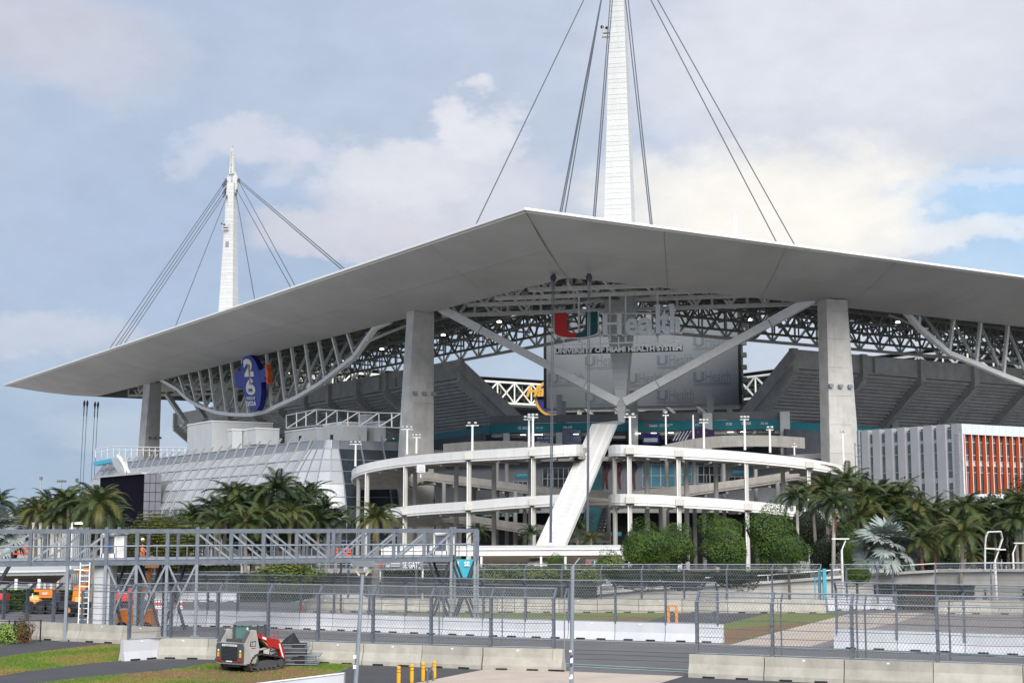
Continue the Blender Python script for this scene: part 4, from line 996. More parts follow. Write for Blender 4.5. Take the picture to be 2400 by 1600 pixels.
MB().ext([P(1373, 1326, 140), P(1465, 1326, 140), P(1465, 1310, 140), P(1373, 1310, 140)], V((0, .3, 0))).build('panel', mat('sign_grey2', (.16, .15, .15), .7), t)
mb = MB(); o = P(1376, 1324, 139.9); ww = P(1391, 1324, 139.9).x - o.x; hh = P(1376, 1314, 139.9).z - o.z; xx = V((1, 0, 0))
mb.ext([o + xx * 0 + UP * hh, o + xx * (ww * .28) + UP * hh, o + xx * (ww * .3) + UP * hh * .4, o + xx * (ww * .5) + UP * hh * .25, o + xx * (ww * .5), o + xx * (ww * .2) + UP * .04, o + UP * (hh * .3)], V((0, .05, 0))); mb.build('logo_red', M['red'], t)
mb = MB(); mb.ext([o + xx * ww + UP * hh, o + xx * (ww * .72) + UP * hh, o + xx * (ww * .7) + UP * hh * .4, o + xx * (ww * .5) + UP * hh * .25, o + xx * (ww * .5), o + xx * (ww * .8) + UP * .04, o + xx * ww + UP * (hh * .3)], V((0, .05, 0))); mb.build('logo_green', M['green'], t)
o = P(1393, 1324, 139.8); text('Health', 'lettering', M['signw'], t, o, P(1416, 1324, 139.8) - o, P(1393, 1314, 139.8) - o, V((0, -1, 0)), .05, .02)
for px in (1375, 1463): q = P(px, 1330, 140.3); MB().tube((q.x, q.y + .1, 0), (q.x, q.y + .1, P(px, 1311, 140.3).z), .08).build('post', M['lip'], t)

# ------------------------------------------------------------------ glazed pavilion on the left
gp = thing('glass_pavilion', 'long barrel-shaped glazed pavilion with white ribs on the left', 'building', S(150, 0, 0))
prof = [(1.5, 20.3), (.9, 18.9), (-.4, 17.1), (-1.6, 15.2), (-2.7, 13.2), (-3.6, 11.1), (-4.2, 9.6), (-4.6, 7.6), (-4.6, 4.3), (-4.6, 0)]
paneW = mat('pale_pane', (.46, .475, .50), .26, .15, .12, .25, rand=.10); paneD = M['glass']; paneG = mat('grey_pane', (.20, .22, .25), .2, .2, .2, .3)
def SQ(s, o, z): return S(s, 3.0 + o, z)
s0, ds = 71.0, 4.6; nb = int((toST(PV(196, 1100, S(0, 1, 0), uR))[0] - 71.0) / 4.6)
sA_ = toST(PV(362, 1130, S(0, -2, 0), uR))[0]; sB_ = toST(PV(243, 1130, S(0, -2, 0), uR))[0]
def dark_at(i, j): return j >= 7 or (j == 0)
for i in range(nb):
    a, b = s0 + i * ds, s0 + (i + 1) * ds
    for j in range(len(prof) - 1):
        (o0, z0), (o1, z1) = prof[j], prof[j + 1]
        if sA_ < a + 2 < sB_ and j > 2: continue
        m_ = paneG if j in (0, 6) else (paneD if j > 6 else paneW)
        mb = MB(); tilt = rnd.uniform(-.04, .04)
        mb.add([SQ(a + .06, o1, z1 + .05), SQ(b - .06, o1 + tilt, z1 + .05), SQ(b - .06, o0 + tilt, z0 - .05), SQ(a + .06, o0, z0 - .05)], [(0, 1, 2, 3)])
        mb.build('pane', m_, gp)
for i in range(nb + 1):
    s = s0 + i * ds; mb = MB()
    if not (sA_ < s < sB_): P_ = prof
    else: P_ = prof[:4]
    P_ = [(2.2, 21.3)] + P_
    for (o0, z0), (o1, z1) in zip(P_, P_[1:]): mb.beam(SQ(s, o0 - .18, z0), SQ(s, o1 - .18, z1), .2, .45, up=uL)
    mb.build('rib', mat('rib_silver', (.36, .37, .38), .45, .3), gp)
for j, (o, z) in enumerate(prof):
    e1 = s0 + nb * ds
    segs = ((s0, e1),) if j < 4 else ((s0, sA_), (sB_, e1))
    for a, b in segs: MB().beam(SQ(a, o - .05, z), SQ(b, o - .05, z), .14, .14).build('rail', mat('rib_silver', (.36, .37, .38), .45, .3), gp)
# rounded near corner of the pavilion and dark glazed return
def CQ(ang, o, z, r=5.0): 
    c = S(s0, 3.0 + r, 0); q = c - uR * ((r - o) * math.cos(ang)) - uL * ((r - o) * math.sin(ang)); q.z = z; return q
na = 5
for i in range(na):
    a0, a1 = math.radians(i * 80 / na), math.radians((i + 1) * 80 / na)
    for j in range(len(prof) - 1):
        (o0, z0), (o1, z1) = prof[j], prof[j + 1]
        MB().add([CQ(a0 + .01, o1, z1), CQ(a1 - .01, o1, z1), CQ(a1 - .01, o0, z0), CQ(a0 + .01, o0, z0)], [(0, 1, 2, 3)]).build('pane', paneG if j in (0, 6) else paneD if j > 6 else paneW, gp)
    mb = MB()
    for (o0, z0), (o1, z1) in zip(prof, prof[1:]): mb.beam(CQ(a1, o0 - .1, z0), CQ(a1, o1 - .1, z1), .12, .2)
    mb.build('rib', M['galvl'], gp)
    for (o, z) in prof[1:]: MB().beam(CQ(a0, o - .05, z), CQ(a1, o - .05, z), .1).build('rail', M['galvl'], gp)
cE = CQ(math.radians(80), 0, 0); 
for i in range(4):
    for j in range(len(prof) - 1):
        (o0, z0), (o1, z1) = prof[j], prof[j + 1]; k0, k1 = i * 4.0, (i + 1) * 4.0
        f = lambda k, o, z: V((CQ(math.radians(80), o, z).x, CQ(math.radians(80), o, z).y, z)) + uR * k
        MB().add([f(k0 + .05, o1, z1), f(k1 - .05, o1, z1), f(k1 - .05, o0, z0), f(k0 + .05, o0, z0)], [(0, 1, 2, 3)]).build('pane', paneD if j else paneG, gp)
    mb = MB()
    for (o0, z0), (o1, z1) in zip([(2.2, 21.2)] + prof, prof): mb.beam(f(k1, o0 - .2, z0), f(k1, o1 - .2, z1), .2, .4)
    mb.build('rib', M['galvl'], gp)
    for (o, z) in prof[1:]: MB().beam(f(k0, o - .05, z), f(k1, o - .05, z), .1).build('rail', M['galvl'], gp)
mb = MB(); mb.hexa([S(s0 + 1, 5, 0), S(s0 + nb * ds, 5, 0), S(s0 + nb * ds, 40, 0), S(s0 + 1, 40, 0), S(s0 + 1, 5.2, 19.4), S(s0 + nb * ds, 5.2, 19.4), S(s0 + nb * ds, 40, 19.4), S(s0 + 1, 40, 19.4)]); mb.build('core', M['dconc'], gp)
fr_ = MB(); fr_.ext([SQ(sA_ - 2, -1.9, 0), SQ(sB_ + 1, -1.9, 0), SQ(sB_ + 1, -1.9, 15.1), SQ(sA_ - 2, -1.9, 15.1)], uR * 3); fr_.build('recess_wall', M['letters'], gp)
# dark screen box with perforated return
scn = thing('video_screen', 'huge blank dark screen on the pavilion front', 'screen', PV(290, 1235, S(0, -4.5, 0), uR))
so2 = S(0, -4.5, 0)
def SC2(px, py): return PV(px, py, so2, uR)
qs = [SC2(235, 1330), SC2(338, 1330), SC2(338, 1107), SC2(235, 1122)]; qs[0].z = qs[1].z = 0.5; zt_ = (qs[2].z + qs[3].z) / 2; qs[0].x, qs[0].y = qs[3].x, qs[3].y; qs[1].x, qs[1].y = qs[2].x, qs[2].y; qs[2].z = qs[3].z = zt_
MB().ext(qs, uR * 3.4).build('display', M['screen'], scn)
MB().beam(qs[3] + UP * .15, qs[2] + UP * .15, 1.0, .3).build('top_trim', M['letters'], scn)
for i in range(3):
    for j in range(9):
        o = qs[2] + uR * (i * 1.15 + .05) - uL * .12; z = zt_ - (j + 1) * 1.75
        MB().ext([V((o.x, o.y, z + .06)), V((o.x, o.y, z + .06)) + uR * 1.05, V((o.x, o.y, z + 1.7)) + uR * 1.05, V((o.x, o.y, z + 1.7))], uL * .1).build('perforated_panel', mat('perforated_grey', (.17, .175, .20), .6, 0, .2, .5), scn)
def cornerbox(par, name, xl, xc, xr, yt, yb, Y, m, trim=None):
    c = P(xc, yt, Y); zb = P(xc, yb, Y).z
    l = PV(xl, yt, c, uR); r = PV(xr, yt, c, uL); l.z = r.z = c.z; l = V((l.x, l.y, 0)); r = V((r.x, r.y, 0)); c0 = V((c.x, c.y, 0)); q = l + r - c0
    MB().hexa([x + UP * zb for x in (c0, r, q, l)] + [x + UP * c.z for x in (c0, r, q, l)]).build(name, m, par)
    if trim: MB().beam(l + UP * c.z, c0 + UP * c.z, .3, .25).build('coping', trim, par); MB().beam(c0 + UP * c.z, r + UP * c.z, .3, .25).build('coping', trim, par)
    return c0, l, r, c.z, zb
bxm = mat('plant_room_paint', (.60, .62, .63), .65, 0, .06, .4, streak=.1)
for k, (xl, xc, xr, yt, yb, Y, lb) in enumerate(((440, 497, 640, 986, 1062, 285, 'tallest pale plant room box left on the pavilion roof'), (534, 545, 568, 1006, 1050, 272, 'narrow pale box in front of the tallest plant room'), (568, 600, 655, 1003, 1040, 268, 'low pale box between the two groups of roof boxes'),
        (668, 741, 757, 1002, 1046, 262, 'pale roof box under the white lattice frame'), (757, 802, 860, 989, 1046, 256, 'pale boxy plant room with a small dark door'), (840, 857, 874, 972, 1040, 262, 'tall slim pale roof box beside the left pillar'), (860, 888, 904, 988, 1046, 258, 'rightmost pale roof box beside the left pillar'))):
    t = thing('roof_plant_room', lb, 'plant room', P(xc, yb, Y), 'pale plant room boxes on the pavilion roof'); c0, l, r, zt, zb = cornerbox(t, 'cabin', xl, xc, xr, yt, yb, Y, bxm, M['lip'])
    if k in (3, 4): e = lerp(c0, l, .45); MB().ext([e + UP * zb - uR * .05, e + uL * 1.2 + UP * zb - uR * .05, e + uL * 1.2 + UP * (zb + 2.3) - uR * .05, e + UP * (zb + 2.3) - uR * .05], uR * .03).build('door', M['black'], t)
    for q_ in (.33, .66): e = lerp(c0, l, q_); MB().beam(e + UP * zb - uR * .03, e + UP * zt - uR * .03, .06).build('seam', M['letters'], t)
t = thing('roof_lattice_frame', 'white open lattice frame on the roof left of the pillar', 'frame', S(75, 14, 20))
fo = S(0, 12, 0)
def RF(px, py): return PV(px, py, fo, uR)
tp = [(671, 973), (742, 959), (790, 961), (842, 965), (888, 967), (940, 968)]; bt_ = [(671, 1004), (742, 996), (790, 997), (842, 999), (888, 1000), (940, 1002)]
for L_ in (tp, bt_):
    for a, b in zip(L_, L_[1:]): MB().beam(RF(*a), RF(*b), .16).build('chord', M['letters'], t)
for i, (a, b) in enumerate(zip(tp, bt_)):
    MB().beam(RF(*a), RF(*b), .15).build('post', M['letters'], t)
    if i: MB().beam(RF(*tp[i]), RF(*bt_[i - 1]), .16).build('brace', M['lip'], t)
for px in (695, 717, 765, 815, 918): MB().beam(RF(px, 966), RF(px, 1000), .14).build('post', M['lip'], t)
# terrace with railing, teal sign and dish sculpture at the far end
t = thing('terrace_railing', 'thin white terrace railing round the far pavilion roof', 'railing', S(200, 0, 21))
ro = S(0, 6, 0)
def RR(px, py): return PV(px, py, ro, uR)
for y0, y1 in ((1052, 1046), (1060, 1054)): MB().tube(RR(224, y0 + 1), RR(264, y1), .1, n=4).build('rail', M['lip'], t); MB().tube(RR(264, y1), RR(436, y1 + 3), .1, n=4).build('rail', M['lip'], t)
for px in range(224, 437, 14): MB().tube(RR(px, 1050 if px > 250 else 1055), RR(px, 1072), .09, n=4).build('post', M['lip'], t)
for px in range(275, 437, 30): MB().tube(RR(px, 1049), RR(px - 10, 1072), .07, n=4).build('brace', M['lip'], t)
t = thing('teal_roof_sign', 'bright turquoise blank sign box at the far end of the pavilion roof', 'sign', S(215, 0, 19)); to = S(0, 1.5, 0)
MB().ext([PV(219, 1091, to, uR), PV(262, 1082, to, uR), PV(262, 1074, to, uR), PV(219, 1082, to, uR)], uR * 1.2).build('sign_box', mat('turquoise_box', (.05, .42, .58), .5), t)
t = thing('curved_fin', 'pale curved vertical fin sculpture on the pavilion beside the dark screen', 'sculpture', S(200, -3, 14)); do = S(0, -3.2, 0)
D_ = lambda px, py: PV(px, py, do, uR)
ar = [D_(x, y) for x, y in ((262, 1075), (265, 1088), (273, 1101), (285, 1112), (290, 1110), (284, 1096), (281, 1082), (282, 1072))]
MB().ext(ar, uR * 1.5).build('fin', M['letters'], t)
MB().path([D_(276, 1067), D_(288, 1085), D_(303, 1108)], .25).build('spar', M['lip'], t); MB().path([D_(282, 1070), D_(290, 1090), D_(296, 1108)], .2).build('spar', M['lip'], t)
# ------------------------------------------------------------------ office block on the right
of = thing('office_block', 'white-framed office block with orange window fins on the right', 'building', P(2245, 1150, 190))
oc = P(2245, 992, 190); ztop = oc.z; oc0 = V((oc.x, oc.y, 0)); nF = -uL; nS = -uR
whiteM = mat('office_white_panel', (.60, .64, .68), .45, 0, .05, .5); greyM = mat('office_grey_panel', (.34, .35, .37), .55, 0, .1, .4, streak=.12)
olen = (PV(2023, 1013, oc, uR) - oc).length; fx = lambda px: (PV(px, 1050, oc0, uL) - oc0).dot(uR)
def OF(u, z, off=0.0): return oc0 + uR * u + UP * z + nF * off
def OS(u, z, off=0.0): return oc0 + uL * u + UP * z + nS * off
W_ = 34.0; zb_ = 11.0
MB().hexa([OF(0.2, 0, -.7) , OF(W_, 0, -.7), OF(W_, 0, -olen), OS(olen, 0, -.7), OF(.2, ztop - .4, -.7), OF(W_, ztop - .4, -.7), OF(W_, ztop - .4, -olen), OS(olen, ztop - .4, -.7)]).build('core', M['dk2'], of)
for k in range(26): u = k * 1.35; MB().ext([OF(u + .01, ztop - 1.35), OF(u + 1.33, ztop - 1.35), OF(u + 1.33, ztop), OF(u + .01, ztop)], -nF * .8).build('cladding_panel', whiteM, of)
for k in range(6): z = ztop - 1.37 - (k + 1) * 1.35; MB().ext([OF(0, z), OF(.98, z), OF(.98, z + 1.33), OF(0, z + 1.33)], -nF * .8).build('cladding_panel', whiteM, of)
MB().ext([OF(0, zb_ - 1.6), OF(W_, zb_ - 1.6), OF(W_, zb_ - .2), OF(0, zb_ - .2)], -nF * .8).build('sill_band', whiteM, of)
MB().ext([OF(0, 0, -.3), OF(W_, 0, -.3), OF(W_, zb_ - 1.7, -.3), OF(0, zb_ - 1.7, -.3)], -nF * .3).build('lower_wall', greyM, of)
k = 0; u = fx(2262)
du = fx(2278.3) - fx(2262)
while u < W_ - 1:
    o = MB().hexa([OF(u - .07, zb_ - .2, -.5), OF(u + .07, zb_ - .2, -.5), OF(u + .07, zb_ - .2, -.02), OF(u - .07, zb_ - .2, -.02), OF(u - .07, ztop - 1.36, -.5), OF(u + .07, ztop - 1.36, -.5), OF(u + .07, ztop - 1.36, -.02), OF(u - .07, ztop - 1.36, -.02)]).build('fin', mat('fin_orange', (.60, .105, .03), .5), of)
    MB().beam(OF(u + .04, zb_ - .2, .0), OF(u + .04, ztop - 1.36, .0), .05, .03).build('fin_edge', M['lip'], of)
    w0, w1 = u + .2, u + du - .2
    zr = [zb_ - .2, zb_ + 2.6, zb_ + 3.5, zb_ + 4.1, zb_ + 4.9, zb_ + 6.6, ztop - 1.36]
    for q, (z0, z1) in enumerate(zip(zr, zr[1:])):
        if q == 2: MB().ext([OF(w0, z0, -.55), OF(w1, z0, -.55), OF(w1, z1, -.55), OF(w0, z1, -.55)], -nF * .1).build('spandrel', M['letters'], of); continue
        MB().add([OF(w0, z0 + .04, -.55), OF(w1, z0 + .04, -.55), OF(w1, z1 - .04, -.55), OF(w0, z1 - .04, -.55)], [(0, 1, 2, 3)]).build('window', paneG if (q + k) % 3 == 0 else mat('office_glass', (.06, .085, .10), .12), of)
    for z in zr[1:-1]: MB().beam(OF(w0, z, -.5), OF(w1, z, -.5), .08).build('transom', M['letters'], of)
    u += du; k += 1
# side face: pilasters with narrow windows between
sx_ = lambda px: (PV(px, 1050, oc0, uR) - oc0).dot(uL)
MB().ext([OS(0, 0), OS(sx_(2231), 0), OS(sx_(2231), ztop), OS(0, ztop)], -nS * .7).build('corner_pier', greyM, of)
for pr_ in ((2198, 2219), (2167, 2188), (2137, 2155), (2107, 2124), (2077, 2094), (2048, 2065), (2022, 2038)):
    a, b = sx_(pr_[1]), sx_(pr_[0])
    MB().ext([OS(a, 0, .22), OS(b, 0, .22), OS(b, ztop, .22), OS(a, ztop, .22)], -nS * 1.0).build('pilaster', greyM, of)
for x0, x1 in ((2219, 2231), (2188, 2198), (2155, 2167), (2124, 2137), (2094, 2107), (2065, 2077), (2038, 2048)):
    a, b = sx_(x1), sx_(x0)
    MB().ext([OS(a, 0, -.05), OS(b, 0, -.05), OS(b, ztop - .6, -.05), OS(a, ztop - .6, -.05)], -nS * .2).build('bay_wall', greyM, of)
    for z0, z1 in ((ztop - 1.9, ztop - .7), (ztop - 3.6, ztop - 2.4), (ztop - 6.0, ztop - 3.75), (ztop - 7.0, ztop - 6.15), (ztop - 8.6, ztop - 7.7), (ztop - 12, ztop - 8.75)):
        MB().ext([OS(a + (b - a) * .02, z0, .0), OS(a + (b - a) * .75, z0, .0), OS(a + (b - a) * .75, z1, .0), OS(a + (b - a) * .02, z1, .0)], -nS * .05).build('window', mat('office_glass', (0, 0, 0)), of)
# steel flue tower beside the right pillar
t = thing('flue_tower', 'galvanised flue pipe in a bolted frame beside the office block', 'flue', P(2014, 1200, 205))
a = P(2014, 1008, 205); MB().tube((a.x, a.y, 0), a, .38, n=12).build('flue', mat('flue_steel', (.35, .36, .37), .35, .7), t)
for i, j in ((-.8, -.5), (.75, -.5), (.75, .7)): MB().beam((a.x + i, a.y + j, 0), (a.x + i, a.y + j, a.z - 1.8), .12).build('mast_leg', M['galv'], t)
for k in range(7): z = a.z - 2 - k * 1.6; MB().path([(a.x - .8, a.y - .5, z), (a.x + .75, a.y - .5, z), (a.x + .75, a.y + .7, z)], .05).build('ring', M['galvl'], t); MB().tube((a.x - .8, a.y - .5, z), (a.x + .75, a.y - .5, z - 1.6), .04).build('brace', M['galvl'], t)
# ------------------------------------------------------------------ ground sheets
M['asph'] = mat('track_asphalt', (.125, .125, .13), .9, 0, .2, .25, speckle=.15)
M['asph2'] = mat('path_asphalt', (.062, .062, .068), .9, 0, .2, .5, speckle=.15)
M['pave'] = mat('beige_paving', (.50, .42, .35), .9, 0, .12, .5, c2=(.42, .36, .31))
M['pave2'] = mat('brown_grey_paving', (.24, .21, .20), .9, 0, .12, .6)
M['grass'] = mat('grass_ground', (.10, .165, .022), .95, 0, .5, .45, c2=(.17, .14, .035))
M['dirt'] = mat('bare_dirt', (.21, .095, .045), .95, 0, .5, .8, c2=(.13, .10, .035))
M['bconc'] = mat('barrier_concrete', (.42, .40, .35), .85, 0, .22, 1.2, rand=.12, streak=.3, bump=.2, bscale=12)
M['bwhite'] = mat('barrier_white_paint', (.56, .57, .61), .6, 0, .10, .9, rand=.07, streak=.12)
def sheet(name, pts, z, m):
    mb = MB(); mb.add([G(x, y, z) for x, y in pts], [tuple(range(len(pts)))])
    o = mb.build(name, m, None, kind='structure'); return o
mb = MB(); mb.add([(-2500, -60, 0), (2500, -60, 0), (2500, 4500, 0), (-2500, 4500, 0)], [(0, 1, 2, 3)]); mb.build('ground', M['asph'], None, kind='structure')
def edge(pts, amp=1.2, n=6):
    o = []
    for i in range(len(pts)):
        a, b = pts[i], pts[(i + 1) % len(pts)]
        for k in range(n):
            t = k / n; o.append((a[0] + (b[0] - a[0]) * t + (rnd.uniform(-3, 3) if k else 0), a[1] + (b[1] - a[1]) * t + (rnd.uniform(-amp, amp) if k else 0)))
    return o
sheet('plaza', [(-1500, 1396), (60, 1398), (1380, 1396), (2000, 1400), (2700, 1400), (2700, 1258), (-1500, 1258)], .002, mat('plaza_concrete', (.40, .39, .37), .9, 0, .15, .2))
sheet('path_1', [(-80, 1530), (0, 1512), (92, 1496), (300, 1500), (300, 1512), (245, 1510), (120, 1524), (0, 1540), (-80, 1554)], .004, M['asph2'])
sheet('path_2', [(-80, 1594), (60, 1572), (200, 1555), (290, 1548), (500, 1542), (860, 1553), (1140, 1564), (1140, 1572), (960, 1603), (880, 1660), (500, 1660), (-80, 1650)], .004, M['asph2'])
sheet('grass_1', edge([(-80, 1554), (0, 1540), (120, 1524), (245, 1510), (292, 1510), (292, 1547), (200, 1555), (60, 1572), (-80, 1594)], .5), .008, M['grass'])
sheet('grass_2', edge([(-40, 1625), (60, 1602), (200, 1587), (380, 1570), (490, 1554), (700, 1550), (832, 1556), (790, 1576), (700, 1592), (600, 1606), (560, 1650), (-80, 1650)], .6), .008, M['grass'])
sheet('dirt_patch', edge([(250, 1587), (330, 1574), (440, 1567), (600, 1566), (740, 1566), (770, 1574), (690, 1588), (600, 1600), (500, 1597), (380, 1590)], 1.2), .012, M['dirt'])
sheet('dirt_patch', edge([(-80, 1582), (0, 1566), (70, 1567), (55, 1574), (-80, 1596)], .8, 4), .012, M['dirt'])
sheet('pavement_1', [(950, 1604), (1134, 1568), (1330, 1572), (1602, 1583.5), (1532, 1604), (1450, 1660), (830, 1660)], .008, M['pave'])
sheet('path_3', [(1532, 1604), (1602, 1583.5), (1800, 1590), (2450, 1612), (2600, 1700), (1450, 1660)], .006, M['asph2'])
sheet('grass_3', edge([(870, 1437), (1100, 1435), (1583, 1435), (1520, 1454), (1300, 1452), (1200, 1450), (900, 1442)], .4), .008, M['grass'])
sheet('path_4', [(1583, 1436), (1900, 1436), (1806, 1437), (1690, 1466), (1500, 1462), (1520, 1454)], .006, M['asph2'])
sheet('grass_4', edge([(1690, 1462), (1808, 1436), (1985, 1436), (1960, 1446), (1806, 1483), (1710, 1508), (1690, 1508)], .5), .008, M['grass'])
sheet('dirt_patch', edge([(1692, 1480), (1750, 1468), (1860, 1460), (1900, 1458), (1806, 1482), (1712, 1505), (1692, 1505)], .8, 4), .012, M['dirt'])
sheet('dirt_patch', edge([(1300, 1451), (1400, 1449), (1520, 1445), (1540, 1447), (1515, 1453), (1300, 1452)], .3, 4), .012, M['dirt'])
sheet('pavement_2', [(1710, 1510), (1806, 1484), (1990, 1437), (2170, 1435), (2110, 1456), (2030, 1473), (1900, 1514)], .010, M['pave'])
sheet('pavement_3', [(1900, 1514), (2030, 1473), (2110, 1456), (2170, 1435), (2500, 1441), (2500, 1492), (1955, 1516)], .006, M['pave2'])
wl = mat('white_line', (.66, .67, .67), .7, 0, .1, 1.0); tl = mat('teal_line', (.02, .30, .33), .7)
def line(name, pts, w, m, z=.016):
    mb = MB(); P_ = [G(x, y, z) for x, y in pts]
    for a, b in zip(P_, P_[1:]):
        d = (b - a).normalized(); n = V((-d.y, d.x, 0)) * w; mb.add([a, b, b + n, a + n], [(0, 1, 2, 3)])
    mb.build(name, m, None, kind='structure')
line('road_marking_1', [(1322, 1559), (1616, 1574.5)], .13, wl); line('road_marking_2', [(1322, 1556.4), (1616, 1571.5)], .14, tl, .02); line('road_marking_3', [(1322, 1554), (1616, 1569)], .12, wl)
line('road_marking_4', [(600, 1474), (860, 1482), (1200, 1495), (1700, 1510), (2420, 1541)], .16, wl); line('road_marking_5', [(1900, 1517), (2420, 1538)], .22, tl, .02)
line('road_marking_6', [(560, 1411), (740, 1414)], .3, tl)
for i_, (x0_, y0_, x1_, y1_, w_) in enumerate(((560, 1488, 1180, 1512, .22), (700, 1500, 1310, 1524, .18), (1330, 1530, 1640, 1541, .25), (1345, 1543, 1800, 1556, .2), (1340, 1522, 2300, 1552, .3), (900, 1512, 1320, 1530, .25))):
    line('tyre_mark_%d' % (i_ + 1), [(lerp(x0_, x1_, q / 6), lerp(y0_, y1_, q / 6) + math.sin(q * .9 + i_) * .7) for q in range(7)], w_, mat('tyre_rubber_stain', (.105, .105, .11), .9, 0, .2, .4), .012)
# grass tufts
def inpoly(x, y, q):
    c = False; j = len(q) - 1
    for i in range(len(q)):
        if (q[i][1] > y) != (q[j][1] > y) and x < (q[j][0] - q[i][0]) * (y - q[i][1]) / (q[j][1] - q[i][1]) + q[i][0]: c = not c
        j = i
    return c
def tufts(name, poly, n, h, cols, bare=()):
    bare = [[(G(*p).x, G(*p).y) for p in b] for b in bare]
    xs = [p[0] for p in poly]; ys = [p[1] for p in poly]
    def inside(x, y):
        c = False; j = len(poly) - 1
        for i in range(len(poly)):
            if (poly[i][1] > y) != (poly[j][1] > y) and x < (poly[j][0] - poly[i][0]) * (y - poly[i][1]) / (poly[j][1] - poly[i][1]) + poly[i][0]: c = not c
            j = i
        return c
    bins = [MB() for _ in cols]; k = 0; r = random.Random(len(name) + n)
    W_ = [G(*p) for p in poly]; pl = [(p.x, p.y) for p in W_]
    poly = pl; xs = [p[0] for p in poly]; ys = [p[1] for p in poly]
    while k < n:
        x = r.uniform(min(xs), max(xs)); y = r.uniform(min(ys), max(ys))
        if not inside(x, y): continue
        k += 1
        if bare and r.random() < .86 and any(inpoly(x, y, b) for b in bare): continue
        mb = bins[r.randrange(len(cols))] if r.random() < .35 else bins[int((math.sin(x * .9 + 3 * math.sin(y * .35)) * .5 + .5) * len(cols) * .999)]
        for q in range(3):
            a = r.uniform(0, 6.28); hh = h * r.uniform(.5, 1.2); o = V((x + r.uniform(-.06, .06), y + r.uniform(-.06, .06), .008)); s_ = V((math.cos(a), math.sin(a), 0)) * .018
            mb.add([o - s_, o + s_, o + V((r.uniform(-.04, .04), r.uniform(-.04, .04), hh))], [(0, 1, 2)])
    for mb, c in zip(bins, cols): o = mb.build('grass', c, None, kind='stuff')
gcols = [mat('grass_blade_a', (.095, .175, .02), .8), mat('grass_blade_b', (.15, .22, .03), .8), mat('grass_blade_c', (.24, .19, .055), .8)]
tufts('g1', [(-80, 1554), (0, 1540), (120, 1524), (245, 1510), (292, 1510), (292, 1547), (200, 1555), (60, 1572), (-80, 1594)], 16000, .06, gcols)
tufts('g2', [(60, 1604), (200, 1588), (380, 1571), (490, 1555), (700, 1550), (828, 1556), (780, 1576), (700, 1588), (600, 1598), (200, 1606)], 16000, .06, gcols, bare=[[(250, 1587), (330, 1574), (440, 1567), (600, 1566), (740, 1566), (770, 1574), (690, 1588), (600, 1600), (500, 1597), (380, 1590)]])
# ------------------------------------------------------------------ barriers
def barrier(p, q, m, lbl, grp, h=1.02, white=False, taper=False):
    L = (q - p).length; d = (q - p).normalized(); n = V((-d.y, d.x, 0)); mid = (p + q) / 2
    t = thing('concrete_barrier', lbl, 'barrier', mid, grp)
    prof = [(.34, 0), (.34, .2 * h), (.17, .6 * h), (.14, h)] if not white else [(.30, 0), (.27, .1 * h), (.15, .45 * h), (.13, h)]
    ring_ = [(-a, z) for a, z in prof] + [(a, z) for a, z in reversed(prof)]
    mb = MB(); a = [p + d * .02 + n * o + UP * z for o, z in ring_]; mb.ext(a, d * (L - .04)); mb.build('block', m, t)
    for f in (.28, .72):
        c = p + d * (L * f) - n * (prof[0][0] * (1 if n.y > 0 else -1) ); MB().box(c + UP * .045, (.55, .10, .085), math.atan2(d.y, d.x)).build('drain_slot', M['black'], t)
    if rnd.random() < .6: MB().box(p + d * (L * .5) - n * (.145 if n.y > 0 else -.145) + UP * (h * .9), (.12, .03, .06), math.atan2(d.y, d.x)).build('lifting_pin', M['signw'], t)
    return t
ORD = ['first', 'second', 'third', 'fourth', 'fifth', 'sixth', 'seventh', 'eighth', 'ninth', 'tenth', 'eleventh', 'twelfth', 'thirteenth', 'fourteenth', 'fifteenth', 'sixteenth', 'seventeenth', 'eighteenth', 'nineteenth', 'twentieth']
def row(px, desc, grp, m, h=1.02, white=False):
    g = [G(x, y) for x, y in px]
    for i, (a, b) in enumerate(zip(g, g[1:])): barrier(a, b, m, '%s block from the left in the %s' % (ORD[i], desc), grp, h, white)
    return g
rA = row([(372, 1541), (490, 1543), (612, 1546.5), (735, 1551), (855, 1556), (992, 1561), (1134, 1566.5), (1298, 1570.5), (1322, 1571.5)], 'near left concrete barrier row', 'near left barrier blocks', M['bconc'])
barrier(G(284, 1548), G(371, 1541), M['bwhite'], 'white painted barrier block at the left end of the near row', 'near left barrier blocks', 1.02, True)
rB = row([(1617, 1585), (1794, 1592.5), (1981, 1600), (2190, 1608), (2400, 1617), (2640, 1627)], 'near right concrete barrier row', 'near right barrier blocks', M['bconc'])
cx_ = [280, 350, 418, 486, 556, 628, 704, 782, 865, 951, 1040, 1133, 1232, 1334, 1443, 1561, 1697]
def cy_(x): return 1463 + (x - 280) * (6 / 320) if x < 600 else (1469 + (x - 600) * (22 / 600) if x < 1200 else 1491 + (x - 1200) * (14 / 497))
rC = row([(x, cy_(x)) for x in cx_], 'middle white barrier row', 'middle white barrier blocks', M['bwhite'], 1.05, True)
dx_ = [720, 806, 895, 984, 1074, 1166, 1206, 1310, 1400, 1497, 1598, 1705, 1822, 1935]
rD = row([(x, 1433 + (x - 720) * .002) for x in dx_], 'far concrete barrier row', 'far barrier blocks', M['bconc'])
ex_ = [283, 360, 440, 520, 600, 690, 790, 880]
rE = row([(x, 1408 + (x - 283) * .004) for x in ex_], 'distant white wall behind the left fences', 'distant white wall blocks', M['bwhite'], .75, True)
rF = row([(1956, 1517), (2105, 1522.5), (2264, 1528.5), (2420, 1534.5), (2600, 1541)], 'middle right white barrier row', 'middle right white barrier blocks', M['bwhite'], 1.05, True)
